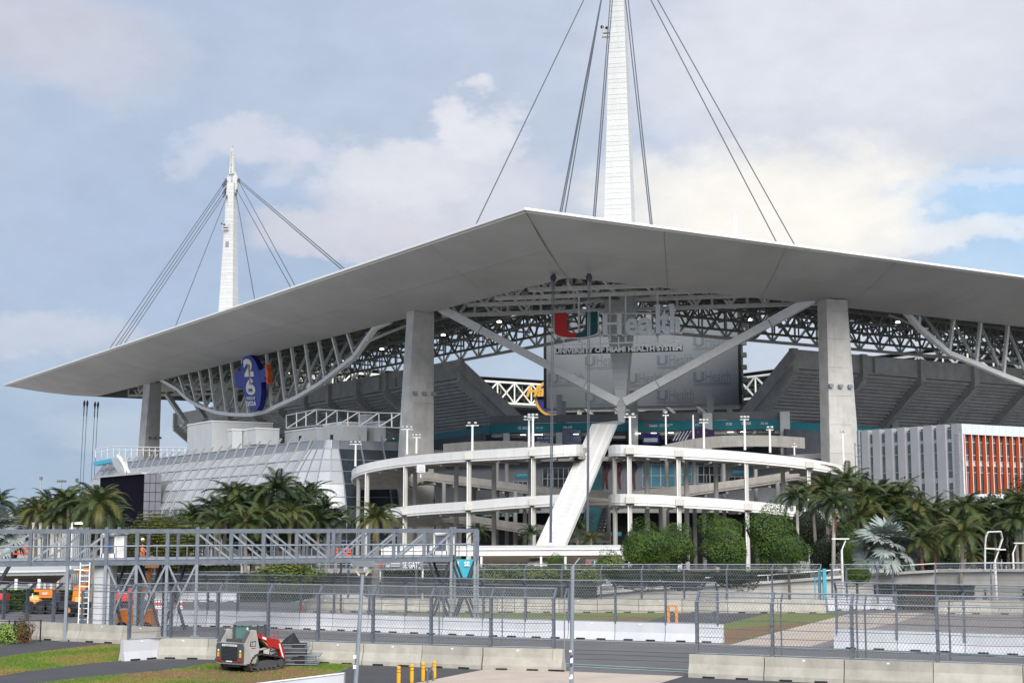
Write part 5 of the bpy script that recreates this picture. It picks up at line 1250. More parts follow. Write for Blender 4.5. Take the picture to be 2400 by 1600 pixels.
rG = row([(1937, 1430), (2020, 1428), (2097, 1427)], 'far right short white barrier row', 'far right white barrier blocks', M['bwhite'], 1.0, True)
rG2 = row([(2192, 1437), (2322, 1438), (2440, 1440), (2560, 1442)], 'far right concrete barrier row', 'far right barrier blocks', M['bconc'])
rL = row([(-70, 1487), (14, 1492), (95, 1497), (192, 1502), (292, 1507), (372, 1511)], 'left concrete barrier row beside the path', 'left path barrier blocks', M['bconc'])
t = thing('white_wall_block', 'top of a white barrier block cut off by the bottom edge', 'barrier', G(720, 1650))
a = [P(600, 1602, 60), P(806, 1577, 60)]; MB().hexa([a[0] - UP * 1.2, a[1] - UP * 1.2, a[1] + V((0, .5, -1.2)), a[0] + V((0, .5, -1.2)), a[0], a[1], a[1] + V((0, .5, 0)), a[0] + V((0, .5, 0))]).build('block', M['bwhite'], t)
MB().beam(a[0] + V((0, .1, .01)), a[1] + V((0, .1, .01)), .3, .03).build('top_edge', M['lip'], t)
# ------------------------------------------------------------------ debris fences
def clip_wires(w, h, pitch, r):
    mb = MB(); s_ = pitch
    import itertools
    def wire(x0, z0, x1, z1, y):
        L = math.hypot(x1 - x0, z1 - z0)
        if L < .05: return
        nx, nz = -(z1 - z0) / L * r, (x1 - x0) / L * r
        mb.add([(x0 + nx, y, z0 + nz), (x0 - nx, y, z0 - nz), (x1 - nx, y, z1 - nz), (x1 + nx, y, z1 + nz), (x0, y - r * 1.6, z0), (x1, y - r * 1.6, z1)], [(0, 1, 2, 3), (1, 4, 5, 2), (4, 0, 3, 5)])
    k = 1.55            # diamonds taller than wide
    c = -h / k
    while c < w:
        x0, z0 = (c, 0) if c >= 0 else (0, -c * k); x1 = c + h / k; z1 = h
        if x1 > w: x1 = w; z1 = (w - c) * k
        if x1 > x0: wire(x0, z0, x1, z1, 0); wire(w - x0, z0, w - x1, z1, .01)
        c += s_
    return mb
MESHC = {}
def fence(lbl, grp, g, z0, zv, zt, tip, pitch, r, post=.09, cab=6, skip_first=False, brace=(), mesh=True, gap=.0):
    t = thing('debris_fence', lbl, 'fence', (g[0].x, g[0].y, z0), grp)
    for i, p in enumerate(g):
        a = V((p.x, p.y, z0 - .45)); b = V((p.x, p.y, zv)); c = b + V((tip.x, tip.y, zt - zv))
        mb = MB(); ua = tip.normalized() if tip.length else V((0, 1, 0))
        mb.beam(a, b, post * .35, post * 1.5, up=ua); mb.beam(a + ua * post * .7, b + ua * post * .7, post, .02, up=ua); mb.beam(a - ua * post * .7, b - ua * post * .7, post, .02, up=ua)
        mb.beam(b - UP * .1, c, post * .8, post * 1.1); mb.build('post', M['galv'], t)
        for zz_ in (.25, .6): MB().box(V((p.x, p.y, z0 + (zv - z0) * zz_)) - ua * .12, (.12, .10, .05)).build('bracket', M['galv'], t)
    for i, (p, q) in enumerate(zip(g, g[1:])):
        L = V((q.x - p.x, q.y - p.y, 0)).length; d = V((q.x - p.x, q.y - p.y, 0)) / L
        an = math.atan2(d.y, d.x)
        if mesh:
            w = L - .06; key = (round(w, 1), round(zv - z0 - gap, 2), pitch, r)
            if key not in MESHC: MESHC[key] = clip_wires(round(w, 1), zv - z0 - .05 - gap, pitch, r).mesh('wire_mesh', M['wire'])
            place('wire_mesh', MESHC[key], t, (p.x + d.x * .03, p.y + d.y * .03, z0 + .04 + gap), (0, 0, an), (w / round(w, 1), 1, 1))
            k2 = (round(w, 1), 't', pitch, r); tl_ = math.hypot(tip.length, zt - zv)
            if k2 not in MESHC: MESHC[k2] = clip_wires(round(w, 1), tl_, pitch, r).mesh('wire_mesh', M['wire'])
            n = V((-d.y, d.x, 0)); sgn = 1 if n.dot(tip) > 0 else -1
            place('wire_mesh', MESHC[k2], t, (p.x + d.x * .03, p.y + d.y * .03, zv), (-sgn * math.atan2(tip.length, zt - zv), 0, an), (w / round(w, 1), 1, 1))
        P0, P1_ = V((p.x, p.y, 0)), V((q.x, q.y, 0))
        mb = MB(); mb.tube(P0 + tip + UP * zt, P1_ + tip + UP * zt, .034, n=5); mb.build('top_rail', M['galvl'], t)
        mb = MB(); mb.tube(P0 + UP * zv, P1_ + UP * zv, .028, n=5); mb.build('bend_rail', M['galvl'], t)
        mb = MB(); mb.tube(P0 + UP * (z0 + .05), P1_ + UP * (z0 + .05), .03, n=5); mb.build('bottom_rail', M['galvl'], t)
        for k in range(1, cab):
            z = z0 + (zv - z0) * k / cab; sag = rnd.uniform(.0, .05); m_ = (P0 + P1_) / 2 + UP * (z - sag)
            MB().path([P0 + UP * z, m_, P1_ + UP * z], .013, 4).build('cable', M['galv'], t)
        m_ = (P0 + P1_) / 2 + tip * .5 + UP * ((zt + zv) / 2); MB().tube(P0 + tip * .5 + UP * ((zt + zv) / 2), P1_ + tip * .5 + UP * ((zt + zv) / 2), .013, n=4).build('cable', M['galv'], t)
    for p in brace:
        a = V((p.x, p.y, z0 - .45)); mb = MB(); mb.beam(a, V((p.x, p.y, zv)), .06, .09); mb.beam(V((p.x, p.y, zv - .05)), V((p.x, p.y, zv)) + V((tip.x, tip.y, zt - zv)), .06, .08); mb.build('brace_post', M['galv'], t)
    return t
def lin(g0, g1, xs, f):
    return [G(x, f(x)) for x in xs]
def yA(x):
    L = [(284, 1548), (372, 1541), (490, 1543), (612, 1546.5), (735, 1551), (855, 1556), (992, 1561), (1134, 1566.5), (1298, 1570.5), (1330, 1572)]
    for a, b in zip(L, L[1:]):
        if x <= b[0]: return a[1] + (b[1] - a[1]) * (x - a[0]) / (b[0] - a[0])
    return L[-1][1]
def sh(g, d): return [p + d for p in g]
tA = V((.16, .42, 0)); fA = sh([G(x, yA(x)) for x in (296, 394, 504, 623, 741, 870, 1007, 1148, 1296)], V((.05, .2, 0)))
fence('near left debris fence standing on the concrete blocks behind the track loader', 'debris fences along the track', fA, 1.0, 3.4, 3.82, tA, .15, .0065, .12, 6, brace=sh([G(x, yA(x)) for x in (1023, 1172, 1319)], V((.1, .35, 0))))
yB = lambda x: 1585 + (x - 1617) * .0412
fB = sh([G(x, yB(x)) for x in (1634, 1812, 2000, 2202, 2412, 2640)], V((.05, .2, 0)))
fence('near right debris fence standing on the concrete blocks', 'debris fences along the track', fB, 1.0, 3.38, 3.8, V((.18, .42, 0)), .15, .0065, .13, 6, brace=sh([G(x, yB(x)) for x in (1836, 2016, 2036, 2236)], V((.05, .5, 0))))
fC = sh([G(x, cy_(x)) for x in cx_[:-1]] + [G(1683, cy_(1683))], V((0, -.05, 0)))
fence('middle debris fence with tips bent towards the viewer on white blocks', 'debris fences along the track', fC, 1.03, 3.15, 3.5, V((-.16, -.42, 0)), .17, .007, .11, 6)
fD = sh([G(x, 1433) for x in (735, 815, 895, 975, 1055, 1134, 1230, 1317, 1409, 1505, 1605, 1705, 1812, 1925)], V((0, .1, 0)))
fence('far debris fence on the concrete blocks in front of the round trees', 'debris fences along the track', fD, 1.0, 3.3, 3.7, V((.18, .4, 0)), .2, .008, .11, 6)
fE = sh([G(x, 1408.5) for x in (300, 375, 450, 530, 619, 693, 790, 920, 993, 1072, 1146)], V((0, .1, 0)))
fence('distant debris fence beyond the far row at left', 'debris fences along the track', fE, .72, 2.3, 2.62, V((.2, .4, 0)), .24, .008, .11, 5)
fF = sh([G(x, 1517 + (x - 1956) * .0383) for x in (1962, 2103, 2262, 2420, 2600)], V((0, -.05, 0)))
fence('middle right debris fence on white blocks beside the brown paving', 'debris fences along the track', fF, 1.03, 3.3, 3.65, V((-.16, -.42, 0)), .16, .007, .12, 6)
fG = sh([G(x, 1429) for x in (1952, 1986, 2058, 2095)], V((0, 0, 0)))
fence('short debris fence section in front of the silver palm', 'debris fences along the track', fG, 1.0, 3.3, 3.65, V((-.2, -.3, 0)), .24, .008, .11, 5, mesh=False)
fG2 = sh([G(x, 1438) for x in (2196, 2327, 2440, 2560)], V((0, .1, 0)))
fence('far right debris fence in front of the concrete overpass wall', 'debris fences along the track', fG2, 1.0, 3.4, 3.85, V((.18, .4, 0)), .2, .008, .11, 6)
fL = sh([G(x, 1490 + (x + 0) * .0585) for x in (-60, 5, 60, 122, 190, 258, 330)], V((0, .1, 0)))
fence('left debris fence between the path and the orange machines', 'debris fences along the track', fL, .95, 2.95, 3.3, V((.35, .42, 0)), .22, .006, .12, 6, mesh=False)
# teal gate posts
t = thing('teal_gate', 'narrow teal metal gate posts at the right end of the far fence', 'gate', G(1930, 1432))
for px in (1921, 1934): q = P(px, 1400, 119); q.z = 0; MB().bx(q.x - (.05 if px == 1921 else .14), q.x + (.05 if px == 1921 else .14), q.y, q.y + .28, 0, 3.3).build('gate_post', M['teal2'], t)
q0, q1 = P(1910, 1400, 119), P(1921, 1400, 119); MB().bx(q0.x, q1.x, q0.y + .05, q0.y + .12, 2.5, 2.6).build('gate_rail', M['teal2'], t); MB().bx(q0.x, q0.x + .08, q0.y + .05, q0.y + .12, 0, 2.55).build('gate_rail', M['teal2'], t)
# ------------------------------------------------------------------ overpass wall on the right
ow = thing('overpass_wall', 'pale concrete ramp wall rising to the right behind the far fence', 'wall', P(1800, 1400, 134))
tw = [(1360, 1401), (1404, 1391), (1500, 1382), (1600, 1375), (1700, 1370), (1800, 1366), (1935, 1356), (2060, 1347), (2192, 1340), (2330, 1338), (2460, 1338)]
for (x0, y0), (x1, y1) in zip(tw, tw[1:]):
    a, b = P(x0, y0, 134), P(x1, y1, 134 if x1 < 2192 else 130)
    a0, b0 = V((a.x + .02, a.y, 0)), V((b.x - .02, b.y, 0))
    MB().ext([a0, b0, b, a], V((0, .4, 0))).build('wall_panel', mat('wall_pale_concrete', (.50, .485, .45), .85, 0, .15, .5, streak=.3), ow)
    MB().beam(a + V((0, -.1, .1)), b + V((0, -.1, .1)), .7, .22).build('coping', M['conc'], ow)
    MB().tube(a + UP * .75, b + UP * .75, .05, n=5).build('handrail', M['lip'], ow); MB().tube(a, a + UP * .75, .04, n=5).build('rail_post', M['lip'], ow)
MB().ext([P(1860, 1312, 150), P(2180, 1345, 150), V((P(2180, 1345, 150).x, 150, 0)), V((P(1860, 1312, 150).x, 150, 0))], V((0, .5, 0))).build('upper_wall', M['rwhite'], ow)
# ------------------------------------------------------------------ steel footbridge gantry
gt = thing('steel_footbridge', 'long galvanised steel truss footbridge at left centre', 'footbridge', P(560, 1320, 92))
def GP(px): 
    Y = 86 + (px / 1113.0) * 12; a = P(px, 1242, Y); return V((a.x, Y, 0))
ZT, ZB = 6.45, 4.55
vx = [-60, 73, 162, 251, 323, 394, 464, 543, 619, 696, 770, 782, 851, 923, 994, 1058, 1113]
bkv = V((.15, 2.2, 0))
for off, nm in ((V((0, 0, 0)), 0), (bkv, 1)):
    for a, b in zip(vx, vx[1:]):
        p, q = GP(a) + off, GP(b) + off
        if a != 1058: MB().beam(p + UP * ZB, q + UP * ZB, .16, .28).build('bottom_chord', M['galv'], gt)
        MB().beam(p + UP * ZT, q + UP * ZT, .18, .26).build('top_chord', M['galv'], gt)
        if b <= 251 : MB().beam(p + UP * (ZB + .1), q + UP * (ZT - .15), .12).build('diagonal', M['galvl'], gt)
        elif 464 <= a < 770: MB().beam(p + UP * (ZT - .15), q + UP * (ZB + .1), .12).build('diagonal', M['galvl'], gt)
        elif 782 <= a < 1058: MB().beam(p + UP * (ZB + .1), q + UP * (ZT - .15), .12).build('diagonal', M['galvl'], gt)
    for px in vx: p = GP(px) + off; MB().beam(p + UP * (ZB - .1), p + UP * (ZT + (.25 if px in (251, 464, 1058) else .05)), .22 if nm == 0 else .18, .2).build('vertical', M['galv'], gt)
for a, b in zip(vx, vx[1:]):
    p, q = GP(a), GP(b)
    if a != 1058:
        MB().hexa([x + UP * z for z in (ZB + .17, ZB + .3) for x in (p, q, q + bkv, p + bkv)]).build('deck_grating', M['galvl'], gt)
    MB().tube(p + UP * 5.55 - V((0, .1, 0)), q + UP * 5.55 - V((0, .1, 0)), .04, n=5).build('handrail', M['galvl'], gt); MB().tube(p + bkv + UP * 5.55, q + bkv + UP * 5.55, .04, n=5).build('handrail', M['galvl'], gt)
    for f in (.33, .66): c = lerp(p, q, f); MB().tube(c + UP * 4.7 - V((0, .1, 0)), c + UP * 5.55 - V((0, .1, 0)), .03, n=4).build('baluster', M['galvl'], gt)
    MB().beam(p + UP * ZT, p + bkv + UP * ZT, .12).build('cross_beam', M['galv'], gt); MB().beam(p + UP * ZB, p + bkv + UP * ZB, .12).build('cross_beam', M['galv'], gt)
vm = mat('veil_mesh', (.10, .11, .12), .8)
for px in (162, 251, 323, 394, 464):
    p = GP(px); MB().beam(p, p + UP * ZB, .17).build('leg', M['galvl'], gt); MB().box(p + UP * .04, (.5, .5, .08)).build('base_plate', M['galvl'], gt)
for px in (1058, 1113): 
    for off in (V((0, 0, 0)), bkv): p = GP(px) + off; MB().beam(p, p + UP * ZB, .17).build('leg', M['galvl'], gt)
for x0, x1 in ((200, 251), (251, 323), (323, 394), (394, 464)):
    p, q = GP(x0), GP(x1); mid_ = (p + q) / 2
    if x0 != 200: MB().beam(p + UP * ZB, mid_ + UP * 2.6, .11).build('brace', M['galvl'], gt); MB().beam(q + UP * ZB, mid_ + UP * 2.6, .11).build('brace', M['galvl'], gt); MB().beam(mid_ + UP * 2.6, lerp(p, q, .1) + UP * .5, .09).build('brace', M['galvl'], gt)
for off in (V((0, 0, 0)), bkv):
    p, q = GP(1058) + off, GP(1113) + off; MB().beam(p + UP * ZB, q + UP * .4, .13).build('brace', M['dk2'], gt); MB().beam(q + UP * ZB, p + UP * .4, .13).build('brace', M['dk2'], gt)
    p, q = GP(1005) + off, GP(1056) + off; MB().beam(p + UP * ZB, q + UP * .4, .13).build('brace', M['dk2'], gt); MB().beam(q + UP * ZB, p + UP * .4, .13).build('brace', M['dk2'], gt)
for px in (198, 285, 345):
    p = GP(px) + V((.6, 2.4, 0)); q = GP(px + 52) + V((.6, 2.4, 0)); MB().beam(p, p + UP * ZB, .22).build('leg', M['dk2'], gt); MB().beam(p + UP * ZB, q + UP * .3, .16).build('brace', M['dk2'], gt); MB().beam(q + UP * ZB, p + UP * .3, .16).build('brace', M['dk2'], gt)
# access ladder tower
lt = thing('ladder_tower', 'white access ladder against a grey panel under the footbridge', 'ladder', G(215, 1440))
p = GP(206) + V((0, -.3, 0)); w_ = .28
for s_ in (-w_, w_): MB().beam(p + V((s_, 0, .1)), p + V((s_, 0, 4.6)), .06).build('stile', M['lip'], lt)
for k in range(14): MB().beam(p + V((-w_, 0, .3 + k * .32)), p + V((w_, 0, .3 + k * .32)), .045).build('rung', M['lip'], lt)
t = thing('tower_panel', 'large grey panelled box under the footbridge beside the ladder', 'cabinet', G(232, 1432))
p = GP(218) + V((0, .6, 0)); 
for k in range(5): MB().bx(p.x, p.x + .95, p.y, p.y + 1.6, .25 + k * .86, .25 + (k + 1) * .86 - .02).build('panel', M['bwhite'] if k < 3 else M['letters'], t)
MB().bx(p.x - .1, p.x + 1.1, p.y - .1, p.y + 1.7, 0, .22).build('plinth', M['conc'], t)
# cabins on the deck
def cabin(px, w, lbl):
    p = GP(px) + V((.3, 1.2, 0)); t = thing('deck_cabin', lbl, 'cabin', p + UP * 4.85, 'white cabins on the footbridge deck')
    z0, z1 = 4.86, 6.25; k = w / 2
    for s_ in (-k, k): MB().bx(p.x + s_ - .06, p.x + s_ + .06, p.y - .5, p.y - .38, z0, z1).build('frame_post', M['lip'], t)
    MB().bx(p.x - k, p.x + k, p.y - .5, p.y - .4, z1 - .1, z1).build('frame_head', M['lip'], t); MB().bx(p.x - k, p.x + k, p.y - .5, p.y - .4, z0, z0 + .25).build('lower_panel', M['lip'], t)
    MB().bx(p.x - k + .06, p.x + k - .06, p.y - .46, p.y - .42, z0 + .25, z1 - .1).build('pane', paneG, t)
    c = p + V((.05, -.49, 0)); mb = MB(); mb.tube((c.x, c.y, 5.55), (c.x, c.y - .02, 5.55), .16, n=12); mb.build('round_sticker', mat('sticker_blue', (.03, .12, .5), .5), t)
    MB().bx(p.x + k + .06, p.x + k + .5, p.y - .4, p.y + .3, z0, z1 - .05).build('side_panel', M['rwhite'], t)
    MB().bx(p.x - k, p.x + k + .5, p.y - .45, p.y + .4, z1, z1 + .08).build('roof', M['lip'], t)
cabin(236, .85, 'white deck cabin near the left end of the footbridge'); cabin(1021, .85, 'white deck cabin near the right end of the footbridge')
# ------------------------------------------------------------------ people
def person(loc, lbl, top, legs, pose, rz=0.0, sc=1.0, hard=None):
    t = thing('person', lbl, 'person', loc)
    J = {'pel': (0, 0, .95), 'ch': (0, .0, 1.25), 'nk': (0, 0, 1.48), 'hd': (0, -.01, 1.60), 'tp': (0, -.01, 1.74)}
    for s_, n_ in ((-1, 'l'), (1, 'r')):
        J['sh' + n_] = (s_ * .19, 0, 1.42); J['el' + n_] = (s_ * .25, -.03 if pose == 'stand' else -.16, 1.16); J['ha' + n_] = (s_ * .25, -.10 if pose == 'stand' else -.42, .92 if pose == 'stand' else 1.12)
        J['hp' + n_] = (s_ * .10, 0, .90); J['kn' + n_] = (s_ * .11, -.03, .50); J['an' + n_] = (s_ * .12, 0, .09); J['ft' + n_] = (s_ * .13, -.16, .04)
    names = list(J); idx = {k: i for i, k in enumerate(names)}
    E = [('pel', 'ch'), ('ch', 'nk'), ('nk', 'hd'), ('hd', 'tp')]
    R = {'pel': .15, 'ch': .17, 'nk': .06, 'hd': .10, 'tp': .08}
    for n_ in 'lr':
        E += [('ch', 'sh' + n_), ('sh' + n_, 'el' + n_), ('el' + n_, 'ha' + n_), ('pel', 'hp' + n_), ('hp' + n_, 'kn' + n_), ('kn' + n_, 'an' + n_), ('an' + n_, 'ft' + n_)]
        R.update({'sh' + n_: .075, 'el' + n_: .05, 'ha' + n_: .04, 'hp' + n_: .10, 'kn' + n_: .075, 'an' + n_: .05, 'ft' + n_: .045})
    me = bpy.data.meshes.new('body'); me.from_pydata([J[k] for k in names], [(idx[a], idx[b]) for a, b in E], [])
    o = bpy.data.objects.new('body', me); COL.objects.link(o); o.parent = t; o.rotation_euler = (0, 0, rz); o.scale = (sc, sc, sc)
    sk = o.modifiers.new('skin', 'SKIN'); ly = me.skin_vertices[0] if me.skin_vertices else None
    if ly is None:
        bpy.context.view_layer.objects.active = o; o.select_set(True); bpy.ops.object.modifier_remove(modifier='skin'); sk = o.modifiers.new('skin', 'SKIN'); bpy.ops.mesh.customdata_skin_add(); ly = me.skin_vertices[0]
    for i, k in enumerate(names): ly.data[i].radius = (R[k], R[k] * (.7 if k in ('pel', 'ch') else 1))
    ly.data[idx['pel']].use_root = True
    o.modifiers.new('sub', 'SUBSURF').levels = 1; o.modifiers['sub'].render_levels = 1
    me.materials.append(top)
    skn = mat('skin', (.32, .17, .11), .6)
    h = MB(); h.sphere((0, -.02, 1.64), .115, 10, 7, 1.15); oo = h.build('head', skn, None); oo.parent = t; oo.rotation_euler = (0, 0, rz)
    h = MB(); h.sphere((0, .0, 1.69), .125, 10, 6, .9) ; oo = h.build('hard_hat' if hard else 'hair', hard or M['black'], None); oo.parent = t; oo.rotation_euler = (0, 0, rz)
    for s_ in (-1, 1): 
        h = MB(); h.tube((s_ * .10, 0, .92), (s_ * .11, -.03, .5), .115, .085, 8); h.tube((s_ * .11, -.03, .5), (s_ * .12, 0, .08), .085, .065, 8); oo = h.build('trouser_leg', legs, None); oo.parent = t; oo.rotation_euler = (0, 0, rz)
    return t
q = G(2310, 1452); person(V((P(2309, 1383, 116).x, 116, 0)), 'person in a dark shirt and cap behind the far right blocks', M['dk2'], M['dk2'], 'stand', .3, .92)
person(V((P(2398, 1384, 116).x, 116, 0)), 'person in dark clothes cut by the right picture edge', M['dk2'], M['dk2'], 'stand', -.2, .9)
# ------------------------------------------------------------------ construction machines
def wheel(par, c, r, w, ax, tyre=None, rimm=None):
    c = V(c); ax = V(ax).normalized(); o = MB().tube(c - ax * (w / 2), c + ax * (w / 2), r, n=18).build('wheel', M['black'], par, smooth=False)
    MB().tube(c - ax * (w / 2 + .03), c + ax * (w / 2 + .03), r * .42, n=14).build('rim', rimm or mat('rim_yellow', (.55, .30, .10), .5), o)
yo = mat('machine_orange', (.78, .22, .02), .45, 0, .1, 1.0); mr = mat('machine_red', (.62, .06, .05), .45, 0, .1, 1.0); md = mat('machine_dark', (.03, .032, .045), .5)
def oriented(par_lbl, cat, nm, loc, rz, grp=None):
    return thing(nm, par_lbl, cat, loc, grp), rz
t = thing('rough_terrain_crane', 'orange and black crane carrier parked behind the left fence', 'crane', G(125, 1440)); c = G(125, 1438); Y = c.y
def bxp(par, nm, m, x0, x1, y0, y1, Yf, dep): 
    a, b = P(x0, y0, Yf), P(x1, y1, Yf); mb = MB(); mb.bx(a.x, b.x, Yf, Yf + dep, b.z, a.z); return mb.build(nm, m, par)
bxp(t, 'chassis', md, 66, 176, 1410, 1428, Y, 2.4); bxp(t, 'engine_cover', yo, 92, 122, 1381, 1400, Y + .1, 1.6); bxp(t, 'rear_module', md, 128, 141, 1388, 1412, Y - .05, 1.2); bxp(t, 'beacon_box', yo, 80, 92, 1378, 1386, Y + .6, .8)
a = P(77, 1405, Y); mb = MB(); mb.lathe((a.x, Y + .6, a.z - .3), [(.62, 0), (.66, .25), (.55, .5), (.25, .62)], 14); mb.build('bonnet', mat('machine_orange_pale', (.85, .42, .12), .5), t)
bxp(t, 'mudguard', yo, 69, 84, 1411, 1421, Y - .1, 1.4)
o = P(99, 1394, Y + .08); text('SANY', 'lettering', M['signw'], t, o, P(112, 1394, Y + .08) - o, P(99, 1387, Y + .08) - o, V((0, -1, 0)), .02, .03)
for px in (67, 95, 120, 166): q = P(px, 1427, Y - .2); wheel(t, (q.x, Y - .1, .5), .5, .4, (0, 1, 0), rimm=md)
bxp(t, 'exhaust', M['lip'], 75, 77, 1390, 1400, Y, .1)
t = thing('orange_boom_lift', 'orange articulated boom lift beside the ladder tower', 'boom lift', G(188, 1446)); c = G(188, 1445); Y = c.y
mb = MB(); mb.beam(P(180, 1408, Y + .3), P(185, 1374, Y + .3), .55, .6); mb.build('lower_boom', yo, t); mb = MB(); mb.beam(P(186, 1376, Y + .4), P(203, 1372, Y + .4), .4, .5); mb.build('boom_link', yo, t)
bxp(t, 'hood', mat('machine_orange_pale', (0, 0, 0)), 176, 190, 1398, 1410, Y, 1.0); bxp(t, 'base', md, 156, 196, 1412, 1426, Y + .1, 2.0)
for px in (165, 195): q = P(px, 1430, Y); wheel(t, (q.x, Y, .48), .48, .35, (.6, 1, 0))
bxp(t, 'upper_arm', yo, 194, 207, 1331, 1340, Y + .8, .5); bxp(t, 'jib', mat('jib_brown', (.2, .09, .03), .5), 176, 196, 1335, 1343, Y + .8, .4); bxp(t, 'basket_floor', M['lip'], 172, 196, 1333, 1335, Y + .8, .8)
t = thing('red_telehandler', 'red lifting machine half hidden behind the left fences', 'telehandler', G(300, 1436)); Y = G(300, 1434).y
mb = MB(); mb.beam(P(270, 1402, Y), P(281, 1380, Y), .7, .6); mb.build('mast_section', mr, t); bxp(t, 'body', mr, 278, 322, 1392, 1408, Y, 1.5); bxp(t, 'counterweight', mr, 300, 312, 1378, 1394, Y + .2, 1.2); bxp(t, 'chassis', md, 266, 318, 1408, 1424, Y + .2, 2.0)
for px in (272, 312): q = P(px, 1425, Y); wheel(t, (q.x, Y, .45), .45, .35, (0, 1, 0), rimm=mr)
t = thing('red_wheel_loader', 'red front of a machine cut by the left picture edge', 'loader', G(0, 1437)); Y = G(0, 1437).y
bxp(t, 'body', mr, -40, 6, 1392, 1410, Y, 1.6); wheel(t, (P(8, 1425, Y).x, Y, .55), .55, .4, (0, 1, 0), rimm=md)
def lift_basket(lbl, x0, x1, y0, y1, Y, m, nm='lift_basket'):
    t = thing(nm, lbl, 'lift basket', P((x0 + x1) / 2, y1, Y)); a = P(x0, y0, Y); b = P(x1, y1, Y)
    MB().bx(a.x, b.x, Y, Y + 1.0, b.z, b.z + .12).build('floor', m, t)
    for z in (a.z, (a.z + b.z) / 2): MB().path([(a.x, Y, z), (b.x, Y, z), (b.x, Y + 1, z), (a.x, Y + 1, z), (a.x, Y, z)], .05).build('rail', m, t)
    n = 6
    for k in range(n + 1): x = a.x + (b.x - a.x) * k / n; MB().tube((x, Y, b.z), (x, Y, a.z), .035, n=4).build('bar', m, t)
    return t, a, b
red = mat('lift_red', (.70, .10, .04), .5)
t, a, b = lift_basket('orange-red lift basket behind the footbridge at far left', 8, 62, 1273, 1299, 104, red)
mb = MB(); mb.beam(V((a.x - 2, 105, 0)), V((a.x + .6, 105, b.z)), .22); mb.build('boom', md, t)
t, a, b = lift_basket('small orange lift basket behind the footbridge in front of the palms', 776, 822, 1286, 1302, 112, red)
MB().beam(V((a.x + .7, 113, 0)), V((a.x + .7, 112.6, b.z)), .14).build('boom', md, t)
t, a, b = lift_basket('tan lift basket where the worker stands under the footbridge', 342, 379, 1306, 1330, 93, mat('lift_tan', (.55, .28, .14), .5))
MB().beam(V((GP(288).x, 93.5, 1.4)), V((a.x + .2, 93.5, b.z)), .22).build('boom', yo, t); MB().beam(V((GP(284).x, 93.7, 1.0)), V((a.x + .1, 93.7, b.z - .3)), .14).build('boom', M['lip'], t)
MB().bx(GP(280).x - .9, GP(280).x + 1.2, 92.6, 94.4, .35, 1.5).build('base', yo, t)
for s_ in (-.6, .9): wheel(t, (GP(280).x + s_, 92.6, .4), .4, .3, (0, 1, 0))
wz = b.z
person(V((P(333, 1306, 94).x, 94, P(333, 1326, 94).z)), 'worker in orange high-visibility clothes up beside the tan lift basket', mat('hivis', (.75, .22, .10), .6), mat('hivis_leg', (.5, .2, .12), .6), 'reach', 1.2, .8, M['signw'])
# cones and drums
def cone(px, py, lbl, h=.9):
    q = G(px, py); t = thing('traffic_cone', lbl, 'traffic cone', q, 'red and white traffic cones'); rr = h / .9
    MB().lathe(q, [(.26, 0), (.26, .05), (.17, .08)], 8).build('base', M['black'], t)
    for k in range(4): z0 = .08 + k * .2; MB().lathe(q, [(.17 - k * .02, z0 * rr), (.15 - k * .02, (z0 + .2) * rr)], 10).build('band', mr if k % 2 == 0 else M['signw'], t)
for i, px in enumerate((364, 372, 380, 388, 415, 424, 460)): cone(px, 1437, ORD[i] + ' traffic cone from the left behind the middle white blocks', 1.15)
q = G(708, 1437); t = thing('marker_post', 'slim red marker post in front of the far blocks', 'post', q); MB().tube(q, q + UP * .95, .09, n=8).build('shaft', mr, t); MB().tube(q + UP * .7, q + UP * .8, .095, n=8).build('band', M['signw'], t)
# orange hoop gates
def hoop(x0, x1, y0, y1, lbl):
    Yh = G(x0, y1).y; a, b = P(x0, y0, Yh), P(x1, y0, Yh); t = thing('hoop_barrier', lbl, 'barrier', V((a.x, Yh, 0)), 'orange hoop frames'); m_ = mat('hoop_orange', (.75, .24, .02), .5)
    for p in (a, b): MB().beam((p.x, Yh, 0), (p.x, Yh, a.z), .10).build('leg', m_, t); MB().beam((p.x + .12, Yh + .3, 0), (p.x + .12, Yh + .3, a.z), .08).build('leg', m_, t)
    MB().beam((a.x, Yh, a.z), (b.x, Yh, a.z), .10).build('top_bar', m_, t); MB().beam((a.x + .1, Yh + .3, a.z), (b.x + .1, Yh + .3, a.z), .08).build('top_bar', m_, t)
hoop(1565, 1584, 1420, 1464, 'orange hoop frame behind the white blocks near the middle'); hoop(1259, 1271, 1374, 1398, 'small distant orange hoop frame behind the far fence')
# bollards and bike stand
for i, (px, y0, y1) in enumerate(((934, 1561, 1604), (965, 1556.5, 1598), (991.5, 1552.5, 1594), (1018, 1548.5, 1588))):
    q = G(px, y1); h = P(px, y0, q.y).z; t = thing('bollard', ORD[i] + ' yellow bollard from the left on the dark path', 'bollard', q, 'yellow bollards'); ym = mat('bollard_yellow', (.80, .40, .015), .45, 0, .08, 3)
    MB().tube(q, q + UP * h, .085, n=12).build('sleeve', ym, t); MB().sphere(q + UP * h, .085, 12, 6, .4).build('cap', ym, t)
    for z in (h - .12, h - .26): MB().tube(q + UP * z, q + UP * (z + .03), .087, n=12).build('band', mat('band_brown', (.25, .08, .02), .5), t)
t = thing('bicycle_stand', 'small bent grey pipe stand between the third and fourth bollards', 'bike stand', G(1009, 1598)); a = G(1002, 1600); b = G(1015, 1595)
h = P(1003, 1571, a.y).z
MB().path([a, a + UP * (h - .1), a + V((.1, 0, h)), b + V((-.1, 0, h)), b + UP * (h - .1), b], .035, 6).build('pipe', M['galv'], t)
